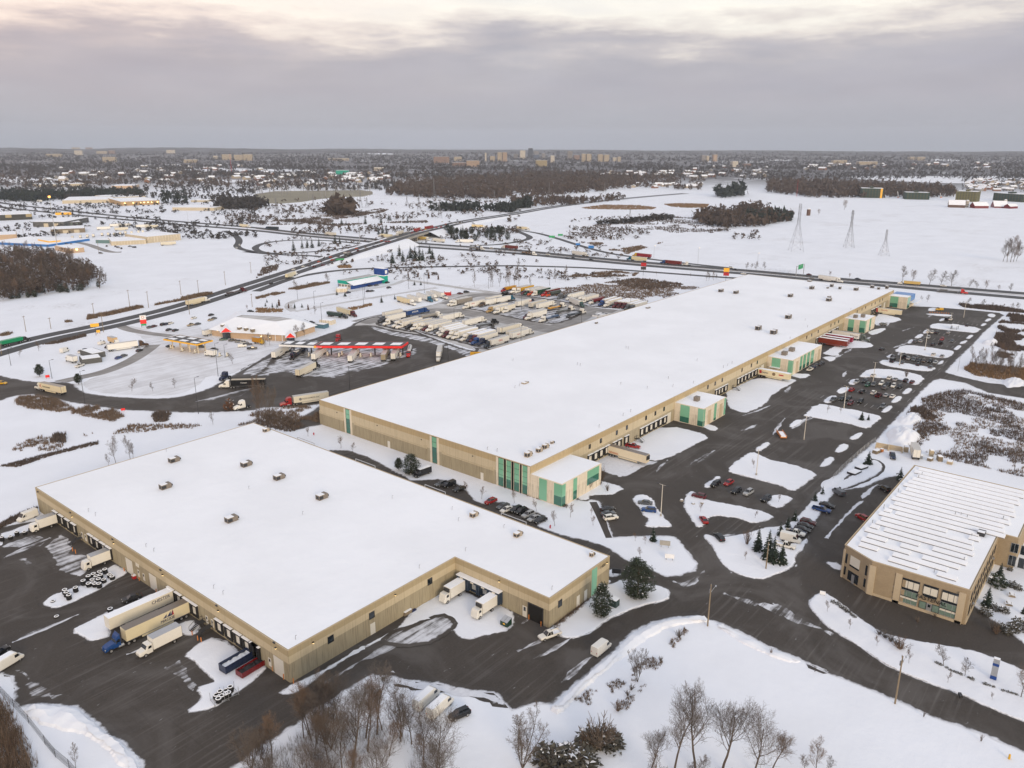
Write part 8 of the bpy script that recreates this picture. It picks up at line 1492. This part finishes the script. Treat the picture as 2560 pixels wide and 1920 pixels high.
for x0, y0, x1, y1, tp, dp, m_, lb in ((800, 602, 992, 606, 520, 30, 'condo_green', 'unfinished dark green apartment block with yellow wrap'), (1185, 616, 1392, 620, 556, 30, 'condo_green', 'low dark grey green block under construction'), (1615, 632, 1795, 640, 545, 30, 'condo_olive', 'olive yellow apartment block under construction'), (1940, 625, 2195, 642, 560, 30, 'condo_green', 'dark green apartment block behind the red barns')):
    o, L, h, D = edge_building('p', x0, y0, x1, y1, tp, dp, m_, lb, 'apartment_block', 'apartment block', 'blocks under construction')
    if x0 == 800: part('yellow_wrap', MB().box(L-6, -.6, 0, L-2, -.1, h), 'canopy_yellow', o)
    part('roof_house', MB().box(L*.4, min(0, D)+8, h, L*.55, max(0, D)-8, h+3), m_, o)
for x, y, tp, lb in ((1125, 602, 550, 'white boom lift standing left of the low construction block'), (1495, 602, 565, 'white boom lift leaning right of the low construction block')):
    b = at('p', x, y); h = rise('p', x, y, tp); o = thing('boom_lift', lb, 'boom lift', b); part('boom', MB().tube((0, 0, 2), (5, 4, h), .7, .5, 6), 'white_print', o); part('base', MB().box(-2.5, -1.5, 0, 2.5, 1.5, 2.2), 'orange_paint', o)
def gable(t, xL, yL, xR, yR, eave, depth, ridge, wall, label, group=None, name='barn', cat='barn'):
    p, q = at(t, xL, yL), at(t, xR, yR); h = max(2.2, rise(t, xL, yL, eave)); d = q-p; L = d.length; n_ = Vector((-d.y, d.x, 0)); back = 1 if n_.dot(p) > 0 else -1
    o = thing(name, label, cat, p, math.atan2(d.y, d.x), group); D = depth*back; mb = MB(); mb.prism([(0, 0), (L, 0), (L, D), (0, D)], -.1, h); mb.add([(0, 0, h), (0, D, h), (0, D/2, h+ridge), (L, 0, h), (L, D, h), (L, D/2, h+ridge)], [(0, 1, 2), (3, 5, 4)]); part('wall', mb, wall, o)
    e = .6; g = .12 if back > 0 else .12; part('roof', MB().add([(-e, -e*back, h-.25), (L+e, -e*back, h-.25), (L+e, D/2, h+ridge+.2), (-e, D/2, h+ridge+.2), (-e, D+e*back, h-.25), (L+e, D+e*back, h-.25)], [(0, 1, 2, 3), (3, 2, 5, 4)]), 'roof_snow', o); return o
barnp = paint('6e1c20')
for a in (('p', 1785, 694, 1905, 694, 672, 16, 6, barnp, 'red gabled barn with snow roof, middle of the farm'), ('p', 1560, 686, 1700, 690, 662, 18, 8, flat('barn_brown', (.12, .07, .05), .8), 'brown barn with broad snowy roof at the left of the farm'), ('p', 1955, 690, 2070, 692, 676, 20, 9, barnp, 'largest snow roofed barn at the right of the farm'), ('p', 2090, 697, 2157, 694, 678, 12, 4, barnp, 'small red shed at the right end of the farm')): gable(*a, group='barns of the farm')
for t_, x, y, tp, r, m_, lb in (('p', 1716, 686, 628, 3.2, 'flats_white', 'pale round silo beside the brown barn'), ('p', 348, 756, 702, 3., 'barn_brown', 'lone brown tower silo on the field boundary'), ('p', 2052, 640, 622, 3, 'flats_white', 'far pale silo behind the largest barn')):
    h = rise(t_, x, y, tp); o = thing('silo', lb, 'silo', at(t_, x, y)); part('drum', MB().tube((0, 0, 0), (0, 0, h), r, n=14), m_, o); part('dome', MB().tube((0, 0, h), (0, 0, h+1.4), r, r*.4, 14), 'roof_snow', o)
Gi = 'sheds of the industrial estate'
for t_, xl, yl, xr_, yr, tp, dp, m_, lb in (('s', 1700, 590, 2085, 552, 518, 50, flat('rib_cream', (.52, .45, .33), .8, .1, .1).name, 'tall ribbed cream shed in the industrial estate'), ('s', 1285, 618, 1690, 596, 572, 45, 'rib_cream', 'low cream shed joined to the tall ribbed one'), ('s', 1105, 590, 1283, 592, 552, 30, flat('teal_grey', (.12, .20, .20), .7).name, 'small teal grey shed at the left of the cream ones'), ('s', 800, 708, 975, 692, 655, 40, flat('peach_wall', (.50, .36, .24), .8).name, 'peach walled shed with bright lamp beside the wood'), ('s', -150, 600, 560, 632, 592, 60, 'blue_panel', 'long shed with a bright blue front'), ('s', 570, 610, 705, 598, 568, 30, 'canopy_yellow', 'small yellow fronted shop beside the blue front'), ('s', 590, 482, 985, 465, 432, 40, flat('brown_wall', (.20, .16, .11), .8).name, 'brown shed with white doors'), ('s', 385, 402, 740, 402, 345, 70, flat('slate_wall', (.10, .10, .095), .8).name, 'large slate grey shed with pale doors'), ('s', 742, 392, 940, 382, 352, 40, 'slate_wall', 'smaller slate grey shed with a row of windows'), ('s', -100, 335, 375, 315, 270, 70, 'store_dark', 'long dark store with lit entrances at the left edge'), ('s', -80, 562, 200, 548, 500, 40, 'peach_wall', 'peach and brown shed at the left edge'), ('s', 1395, 160, 1840, 142, 112, 110, flat('tan_lit', (.42, .28, .14), .8).name, 'tan shed with a row of lit lamps beyond the highway'), ('s', 720, 135, 1290, 122, 98, 110, 'rib_cream', 'long pale shed beyond the highway'), ('s', 1335, 100, 1680, 82, 62, 90, 'rib_cream', 'pale shed farther back beyond the highway'), ('m', 1490, 712, 1850, 715, 686, 60, 'rib_cream', 'long cream shed right of the lit one'), ('m', 345, 515, 745, 503, 490, 80, 'rib_cream', 'far cream shed at the left'), ('m', 965, 524, 1160, 522, 500, 70, 'peach_wall', 'far peach walled shed left of the poles'), ('m', 1650, 640, 1790, 640, 625, 30, 'rib_cream', 'small cream house beyond the lit shed')):
    o, L, h, D = edge_building(t_, xl, yl, xr_, yr, tp, dp, m_, lb, 'shed', 'shed', Gi)
    if 'lit lamps' in lb:
        for q in (.1, .32, .5, .6, .7, .8, .95): part('wall_lamp', MB().box(L*q-1.2, -.5, h*.5, L*q+1.2, -.05, h*.72), 'lamp_warm', o)
    if 'bright lamp' in lb: part('wall_lamp', MB().box(L*.5-1, -.6, h*.55, L*.5+1, -.05, h*.9), 'lamp_warm', o); part('wall_lamp', MB().box(L*.05-.5, -.6, h*.6, L*.05+.5, -.05, h*.9), 'lamp_warm', o)
    if 'doors' in lb:
        for q in (.42, .75): part('door', MB().box(L*q-3, -.2, 0, L*q+3, -.02, h*.7), 'rib_cream', o)
    if 'tall ribbed' in lb:
        for q in range(12): part('rib', MB().box(L*(q+.5)/12-.3, -.35, 0, L*(q+.5)/12+.3, -.02, h-.4), 'precast_office', o)
    if 'slate' in lb and 'windows' in lb:
        for q in range(6): part('window', MB().box(L*(q+.3)/6, -.15, h*.35, L*(q+.75)/6, -.02, h*.65), 'glass_grey', o)
rw = random.Random(33); k = 0
for x, y in [(840, 528), (930, 518), (1010, 510), (1080, 505), (1180, 490), (1250, 488), (1320, 490), (1390, 480), (1450, 470), (1520, 470), (1600, 462), (1650, 460)]:
    p = at('s', x, y+14); vehicle('cube', 'white', p, R(60), f'white cab lorry, {ORD[k]} from the left of the estate row', 'lorries in the estate row', box='d8d2c2'); k += 1
k = 0
for x, y, hu in ((1195, 430, 'cream'), (1340, 395, 'cream'), (1440, 395, 'cream'), (1640, 405, 'cream'), (1750, 410, 'white'), (1400, 438, 'tan'), (840, 462, 'white'), (1940, 608, 'white')):
    p = at('s', x, y+6); vehicle('trailer', 'white', p, R(-20), f'{hu} trailer parked in the estate, {ORD[k]} in its scattered group', 'trailers parked in the estate', box='cream' if hu == 'cream' else 'd0c8b4'); k += 1
k = 0
for x, y in ((385, 498), (420, 490), (440, 508), (480, 455), (500, 462), (540, 478), (470, 508), (580, 545), (420, 536), (450, 540), (1330, 632), (1370, 645), (1400, 655), (1500, 632), (1560, 640), (1170, 712), (985, 395), (1030, 395), (760, 602), (820, 602), (1230, 628), (640, 500)):
    p = at('s', x, y); vehicle('sedan', ('black', 'grey', 'navy', 'silver')[k % 4], p, R(rw.choice((10, -20, 60))), f'small dark car, {ORD[k]} among those dotted about the estate', 'cars dotted about the estate'); k += 1
o, L, h, D = edge_building('v', 650, 592, 1560, 410, 470, 15, 'navy_panel', 'long white roofed restaurant with blue front and square tower', 'restaurant', 'building', parapet=-.6)
e = 1 if D > 0 else -1; part('canopy_roof', MB().add([(-.5, -3*e, h-.2), (L*.93, -3*e, h-.2), (L*.93, 5*e, h+2.2), (-.5, 5*e, h+2.2)], [(0, 1, 2, 3)]), 'roof_snow', o); mb = MB(); mb.prism([(-.3, 5.1*e), (L*.93, 5.1*e), (L*.93, 15*e), (-.3, 15*e)], h+.1, h+2.6); part('upper_storey', mb, 'teal_panel', o); mb = MB(); mb.prism([(.2, 6*e), (L*.9, 6*e), (L*.9, 14*e), (.2, 14*e)], h+2.5, h+2.75); part('upper_roof', mb, 'packed', o)
part('end_wall', MB().box(-.15, min(1*e, 14*e), .2, -.02, max(1*e, 14*e), h-.2), 'flats_white', o)
mb = MB(); y0, y1 = sorted((-2.*e, 8.*e)); mb.box(L*.93, y0, 0, L*1.06, y1, h+3); tw_ = part('tower', mb, 'teal_panel', o); part('tower_top', MB().box(L*.93-.4, y0-.4, h+3, L*1.06+.4, y1+.4, h+8.5), 'navy_panel', o); part('tower_roof', MB().box(L*.93-.2, y0-.2, h+8.5, L*1.06+.2, y1+.2, h+8.8), 'roof_snow', o); part('white_band', MB().box(L*.93-.5, y0-.5, h+2.6, L*1.06+.5, y1+.5, h+3.2), 'roof_snow', o); fy = -2*e-.45*e; part('emblem', MB().box(L*.965, min(fy, fy-.1*e), h+4.4, L*1.03, max(fy, fy-.1*e), h+7.2), 'white_print', o)
o, L, h, D = edge_building('v', 220, 672, 520, 668, 575, 9, 'precast_office', 'small cream hut in front of the restaurant', 'hut', 'hut')
Pz = PL('z 60,545 330,585 1065,625 1480,492 1150,345 430,300'); c0 = Pz[0]; tcn = thing('travel_centre', 'travel centre with wide hipped snow roof and red gables', 'building', c0); loc = [(p.x-c0.x, p.y-c0.y) for p in Pz]; HE = 4.2
part('wall', MB().prism(loc, -.2, HE), 'peach_wall', tcn)
def ccw(p): return p if sum(p[i][0]*p[(i+1) % len(p)][1]-p[(i+1) % len(p)][0]*p[i][1] for i in range(len(p))) > 0 else p[::-1]
q1 = [(v.x-c0.x, v.y-c0.y) for v in PL('z 385,290 480,298 935,352 1175,318 1000,290 470,262', HE+4.6)]; q1 = q1 if ccw(loc) is loc else q1[::-1]; q0 = inset(ccw(loc), -1.6); n_ = len(q0); mb = MB().add([(x, y, HE-.3) for x, y in q0]+[(x, y, HE+4.6) for x, y in q1], [(i, (i+1) % n_, n_+(i+1) % n_, n_+i) for i in range(n_)]); part('roof', mb, 'roof_snow', tcn); part('roof_deck', MB().prism(q1, HE+4., HE+4.5), 'packed', tcn)
def on_tc(x, y, z): p = at('z', x, y, z); return Vector((p.x-c0.x, p.y-c0.y, z))
for x, y, w in ((250, 490, 7.), (1140, 565, 6.)):
    p = on_tc(x, y, HE); f = Vector((-p.x-c0.x, -p.y-c0.y, 0)).normalized(); s = Vector((-f.y, f.x, 0)); V = []
    for dd_ in (1.5, -7): b = p+f*dd_; V += [b-s*w/2+Vector((0, 0, -.2)), b+s*w/2+Vector((0, 0, -.2)), b+Vector((0, 0, 2.8))]
    g_ = part('entrance_gable', MB().add(V, [(0, 1, 2), (0, 2, 5, 3), (1, 4, 5, 2)]), 'roof_snow', tcn); W_ = [v*1 for v in V[:3]]; cc = (W_[0]+W_[1]+W_[2])/3; part('red_panel', MB().add([cc+(v-cc)*.88+f*.06 for v in W_], [(0, 1, 2)]), 'canopy_red', g_); part('door', MB().box(p.x-1.6, p.y-1.6, 0, p.x+1.6, p.y+1.6, HE-.4), 'dark_glass', tcn)
for x, y in ((205, 400), (435, 435), (525, 445), (615, 460)):
    p = on_tc(x, y, HE+2.); part('dormer', MB().box(p.x-1., p.y-1., HE+.6, p.x+1., p.y+1., HE+2.4), 'brown_wall', tcn); part('dormer_roof', MB().add([(p.x-1.4, p.y-1.4, HE+2.3), (p.x+1.6, p.y-1.4, HE+2.3), (p.x+1.6, p.y+1.6, HE+2.5), (p.x-1.4, p.y+1.6, HE+2.5), (p.x+.1, p.y+.1, HE+3.3)], [(0, 1, 4), (1, 2, 4), (2, 3, 4), (3, 0, 4)]), 'roof_snow', tcn)
for x, y in ((735, 550), (855, 565), (130, 470), (410, 500)): p = on_tc(x, y, HE-.8); f = Vector((-p.x-c0.x, -p.y-c0.y, 0)).normalized(); part('porch_lamp', MB().box(p.x-.25+f.x*2, p.y-.25+f.y*2, HE-.9, p.x+.25+f.x*2, p.y+.25+f.y*2, HE-.5), 'lamp_warm', tcn)
for k in range(7): x, y = 460+k*95, 580+k*7; p = on_tc(x, y, 0); f = Vector((-p.x-c0.x, -p.y-c0.y, 0)).normalized()*1.2; part('porch_post', MB().box(p.x+f.x-.15, p.y+f.y-.15, 0, p.x+f.x+.15, p.y+f.y+.15, HE-.2), 'white_print', tcn)
def canopy(pts, z, th, fascia, label, cols, colm, name='fuel_canopy', panels=(3, 2), bands=()):
    c0 = pts[0]; o = thing(name, label, 'fuel canopy', (c0.x, c0.y, 0)); P_ = [(p.x-c0.x, p.y-c0.y) for p in pts]; part('fascia', MB().prism(P_, z-th, z), fascia, o); part('roof_deck', MB().prism(inset(ccw(P_), .3), z-.1, z+.04), 'dark_metal', o)
    if len(P_) == 4:
        A0, A1, A2, A3 = (Vector(p) for p in P_); mb = MB(); nu, nv = panels
        for i in range(nu):
            for j in range(nv):
                u0, u1, v0, v1 = (i+.22)/nu, (i+.80)/nu, (j+.24)/nv, (j+.76)/nv; f = lambda u, v: (A0.lerp(A1, u)).lerp(A3.lerp(A2, u), v); q = [f(u0, v0), f(u1, v0), f(u1, v1), f(u0, v1)]
                part('snow_patch', MB().prism([tuple(w) for w in q], z+.03, z+.12), 'roof_snow', o)
    for x, y in cols: part('column', MB().box(x-c0.x-.25, y-c0.y-.25, 0, x-c0.x+.25, y-c0.y+.25, z-th), colm, o)
    return o
yc = [at('i', *q, 6.0) for q in ((1410, 440), (1700, 487), (1840, 450), (1550, 405))]; a0, a1, a2, a3 = yc
canopy(yc, 6., .8, 'canopy_yellow', 'yellow edged fuel canopy over the small pumps', [tuple((a0.lerp(a1, u)).lerp(a3.lerp(a2, u), v)[:2]) for u in (.12, .37, .63, .88) for v in (.28, .72)], 'precast_office')
rc = PL('j 198,507 500,520', 5.)+PL('j 505,522 1262,523', 5.); bk = Vector((9., 4.6, 0)); left_ = [rc[0], rc[1], rc[1]+bk, rc[0]+bk]; right_ = [rc[1], rc[3], rc[3]+bk, rc[1]+bk]
o = canopy(right_, 6.3, 1.2, 'canopy_red', 'long red fronted lorry fuel canopy', [(rc[1].lerp(rc[3], u).x+4.5, rc[1].lerp(rc[3], u).y+2.3) for u in (.15, .4, .65, .97)], 'dark_metal', panels=(5, 1)); d_ = (rc[3]-rc[1]); lettering('petro go', .9, ((d_*.06).x-.12, (d_*.06).y-.1, 5.7), d_, 'white_print', o); part('yellow_band', MB().prism([(-.2, -.2), ((d_*.025).x-.2, (d_*.025).y-.2), ((d_*.025).x+.1, (d_*.025).y+.1), (.1, .1)], 5.15, 6.25), 'canopy_yellow', o)
canopy(left_, 6.2, 1.0, 'white_print', 'white end section of the lorry fuel canopy', [(rc[0].lerp(rc[1], u).x+4.5, rc[0].lerp(rc[1], u).y+2.3) for u in (.3, .8)], 'dark_metal', panels=(3, 1))
tc3 = PL('r 1410,440 1490,448 1622,425 1545,402', 6.); canopy(tc3, 6., .9, 'white_print', 'white scale canopy with green corner at the roof edge', [(tc3[1].x+1.5, tc3[1].y+1.5), (tc3[3].x-1, tc3[3].y-1)], 'precast_office', panels=(2, 1))
k = 0
for t_, pts in (('j', ((620, 582), (720, 592), (745, 578), (905, 595), (995, 592), (1250, 590), (460, 590))), ('i', ((1480, 522), (1580, 545), (1690, 560), (1900, 590), (1965, 590)))):
    for x, y in pts:
        b = at(t_, x, y); o = thing('fuel_pump', f'pale fuel pump on its island, {ORD[k]} of those under and beside the canopies', 'fuel pump', b, R(30), 'fuel pumps'); part('island', MB().box(-2.2, -.6, 0, 2.2, .6, .2), 'concrete', o); part('body', MB().box(-.6, -.35, .2, .6, .35, 2.1), 'blind_white', o); part('screen', MB().box(-.4, -.38, 1.3, .4, -.34, 1.8), 'dark_glass', o); k += 1
edge_building('i', 710, 664, 885, 640, 622, 9, 'slate_wall', 'low dark walled hut with snow roof, front section', 'hut', 'hut'); edge_building('i', 800, 615, 915, 592, 572, 14, 'slate_wall', 'low dark walled hut with snow roof, rear section', 'hut', 'hut'); edge_building('q', 1318, 270, 1440, 268, 222, 5, 'red_paint', 'small red hut by the truck rows', 'hut', 'hut')
o, L, h, D = edge_building('z', 1480, 440, 1605, 455, 412, 5, flat('slate_blue', (.07, .15, .20), .6).name, 'slate blue container by the centre', 'container', 'container'); edge_building('z', 1540, 385, 1710, 400, 345, 5, 'precast_office', 'row of cream lockers beside the service road', 'container', 'container')
hm = MB(); hm.prism([(-6, -4.5), (6, -4.5), (6, 4.5), (-6, 4.5)], 0, 4.2); hm.add([(-6, -4.5, 4.2), (-6, 4.5, 4.2), (-6, 0, 6.8), (6, -4.5, 4.2), (6, 4.5, 4.2), (6, 0, 6.8)], [(0, 2, 1), (3, 4, 5)])
hw = [hm.mesh('wall', [flat(n_, c, .8, .1)]) for n_, c in (('house_cream', (.42, .36, .28)), ('house_brick', (.24, .13, .09)), ('house_grey', (.30, .29, .28)))]
hr = MB().add([(-6.6, -5.2, 4.0), (6.6, -5.2, 4.0), (6.6, 0, 7.1), (-6.6, 0, 7.1), (-6.6, 5.2, 4.0), (6.6, 5.2, 4.0)], [(0, 1, 2, 3), (3, 2, 5, 4)]).mesh('roof', [mt('roof_snow')])
rw = random.Random(55)
def pick(t, x0, y0, x1, y1): return at(t, rw.uniform(x0, x1), rw.uniform(y0, y1))
for t_, x0, y0, x1, y1, n_, sc_, where in (('p', 1720, 450, 2212, 545, 60, 1.15, 'close packed estate at the right edge'), ('o', 780, 385, 1400, 425, 34, 1.5, 'suburb beyond the middle woods'), ('o', 1000, 490, 1640, 520, 22, 1.15, 'group of big houses behind the road bridge'), ('n', 620, 395, 1180, 470, 42, 1.4, 'suburb beyond the switching yard'), ('n', 0, 360, 600, 520, 30, 1.4, 'leafy suburb left of the turquoise building'), ('m', 300, 330, 2212, 480, 46, 1.5, 'leafy suburb on the left'), ('p', 300, 310, 2000, 365, 26, 1.8, 'far suburb on the right'), ('o', 1450, 330, 2212, 440, 30, 1.5, 'suburb right of the city')):
    for k in range(n_):
        p = pick(t_, x0, y0, x1, y1); o = thing('house', f'small snow roofed house in the {where}', 'house', p, rw.uniform(0, 3.14), 'houses in the '+where); o.scale = (sc_*rw.uniform(.8, 1.5), sc_, sc_*rw.uniform(.8, 1.1)); link('wall', rw.choice(hw), o); link('roof', hr, o)
def woods(name, quads, n, h, mat, seed, thr=None, cl=.004, T=9, wide=.55, fs=.22):
    rng = np.random.default_rng(seed); P_ = None; rnd = random.Random(seed); pts = []
    if isinstance(quads, str):
        P_ = PL(quads); t0 = quads.split()[0]; S = []; t_ = None
        for w in quads.replace('|', ' ').split():
            if ',' not in w: t_ = w; continue
            x, y = map(float, w.split(',')); o = TL[t_]; S.append(Vector((o[0]+x*o[2], o[1]+y*o[2])))
        raw = scatter(S, n*3 if thr is not None else n, rnd)
    else: x0, y0, x1, y1 = quads; raw = [(rnd.uniform(x0, x1), y0+(y1-y0)*rnd.random()) for _ in range(n*3 if thr is not None else n)]
    for x, y in raw:
        p = at('S', x, y)
        if p.length > GR*.99: continue
        if thr is not None and noise.fractal(Vector((p.x*cl, p.y*cl, seed)), 1, 2.1, 5) < thr: continue
        pts.append((p.x, p.y))
        if len(pts) >= n: break
    b = np.array(pts); m = len(b); H_ = rng.uniform(.65, 1.2, m)*h; c = np.repeat(b, T, 0); Hh = np.repeat(H_, T); d = rng.normal(size=(m*T, 3)); d /= np.linalg.norm(d, axis=1)[:, None]
    ctr = np.stack([c[:, 0]+d[:, 0]*Hh*wide*.42, c[:, 1]+d[:, 1]*Hh*wide*.42, Hh*(.52+d[:, 2]*.36)], 1); V = ctr[:, None, :]+rng.normal(size=(m*T, 3, 3))*np.stack([Hh*fs]*3, 1)[:, None, :]*np.array([wide*1.5, wide*1.5, 1.])
    V[:, :, 2] = np.maximum(V[:, :, 2], 0.); nv = m*T*3
    me = bpy.data.meshes.new(name); me.vertices.add(nv); me.vertices.foreach_set('co', V.reshape(-1)); me.loops.add(nv); me.loops.foreach_set('vertex_index', np.arange(nv, dtype=np.int32)); me.polygons.add(m*T); me.polygons.foreach_set('loop_start', np.arange(0, nv, 3, dtype=np.int32)); me.polygons.foreach_set('loop_total', np.full(m*T, 3, dtype=np.int32)); me.materials.append(mt(mat)); me.update(); me.validate()
    return tag(link(name, me), kind='stuff')
flat('wood_brown', (.075, .055, .043), .95, .35, .05); flat('wood_dark', (.040, .036, .034), .95, .35, .03); flat('wood_green', (.020, .028, .024), .95, .35, .05)
woods('bare_woods', 'n 1130,580 1200,520 1350,490 1600,460 1900,430 2212,415 | o 0,405 300,380 600,400 850,405 1100,425 1250,445 1000,500 800,548 500,575 350,585 200,605 0,570 | n 2212,610 1900,620 1500,610', 2600, 15, 'wood_brown', 1)
woods('bare_woods', 'p -10,475 300,470 600,475 1000,492 1300,510 1500,520 1620,560 1600,598 1400,604 1000,604 780,604 400,604 200,580 0,560', 1500, 15, 'wood_brown', 2); woods('conifer_woods', 'm 0,585 300,590 600,585 900,570 1250,580 1240,605 900,605 600,615 300,640 0,630', 700, 14, 'wood_green', 3)
woods('bare_woods', 'o 1530,800 1600,760 1750,720 1900,720 2000,690 2120,680 2212,700 | p 0,730 100,750 200,760 200,805 0,832 | o 2212,850 1850,868 1650,838 1600,800', 620, 11, 'wood_brown', 4); woods('conifer_woods', 'o 2030,760 2200,760 | p 0,760 200,770 200,805 0,830 | o 2212,830 2050,830', 130, 12, 'wood_green', 5)
woods('conifer_woods', 'o 1745,580 1990,560 2000,590 1800,610', 60, 22, 'wood_green', 6); woods('conifer_woods', 'n 1480,715 1800,700 2212,735 | o 40,700 180,690 150,640 | n 2212,700 1800,725', 300, 13, 'wood_green', 7); woods('bare_woods', 'o 0,620 150,620 700,630 950,600 980,620 700,650 300,680 0,690', 300, 11, 'wood_brown', 8)
woods('bare_woods', 'o 740,830 900,815 1060,800 1250,770 1400,780 1380,795 1200,800 1000,825 760,840', 120, 6, 'wood_dark', 9, None, .004, 9, 1.2); woods('bare_woods', 'n 650,755 800,755 820,735 640,735', 60, 22, 'wood_brown', 10, None, .004, 14, .9); woods('conifer_woods', 'm 1405,655 1620,655 1620,645 1405,645', 14, 22, 'wood_green', 11); woods('bare_woods', 'm 1850,700 2212,710 | n 0,700 100,680 0,660 | m 2212,650 1900,660', 320, 14, 'wood_dark', 12)
woods('bare_woods', wl_s, 330, 12.5, 'wood_brown', 13, None, .004, 130, .6, .045)
woods('suburb_trees', (-60, 380, 2620, 402), 4200, 16, 'wood_dark', 20, -.35, .0016, 7, .9); woods('suburb_trees', (-60, 400, 2620, 425), 5200, 13, 'wood_dark', 21, -.22, .0025, 8, .7); woods('suburb_trees', (-60, 420, 2620, 450), 4200, 12, 'wood_dark', 22, -.12, .004, 8, .6); woods('suburb_trees', (-60, 430, 1700, 470), 1700, 12, 'wood_brown', 23, .0, .006, 9, .55); woods('suburb_trees', (-60, 455, 640, 500), 750, 11, 'wood_dark', 24, .03, .01, 9, .55); woods('suburb_trees', (1280, 440, 1760, 475), 650, 11, 'wood_brown', 25, .0, .01, 9, .55); woods('suburb_trees', (2400, 440, 2620, 480), 220, 8, 'wood_dark', 26, .0, .02, 9, .5); woods('suburb_trees', (640, 455, 1000, 478), 420, 11, 'wood_dark', 27, .0, .01, 9, .5)
woods('scattered_scrub', (-60, 500, 640, 598), 800, 5, 'wood_dark', 28, .0, .01, 9, .8); woods('scattered_scrub', (560, 500, 1300, 585), 900, 5, 'wood_brown', 29, .0, .008, 9, .8); woods('scattered_scrub', (1420, 540, 1900, 600), 260, 4, 'wood_brown', 30, .12, .008, 9, .8); woods('scattered_scrub', (660, 590, 900, 690), 150, 3.2, 'wood_brown', 31, .05, .012, 9, .9); woods('scattered_scrub', (900, 580, 1560, 700), 520, 2.8, 'wood_brown', 32, .02, .012, 9, 1.1)
hz = MB(); hz.box(-3000, -9500, -8, 13500, 13500, 330); m = bpy.data.materials.new('haze'); m.use_nodes = True; t_ = m.node_tree; t_.nodes.remove(t_.nodes['Principled BSDF']); pv = t_.nodes.new('ShaderNodeVolumePrincipled'); pv.inputs['Color'].default_value = (.80, .86, .97, 1); pv.inputs['Density'].default_value = HAZE; pv.inputs['Anisotropy'].default_value = 0.0
t_.links.new(pv.outputs[0], t_.nodes['Material Output'].inputs['Volume']); tag(part('haze', hz, m), kind='stuff')
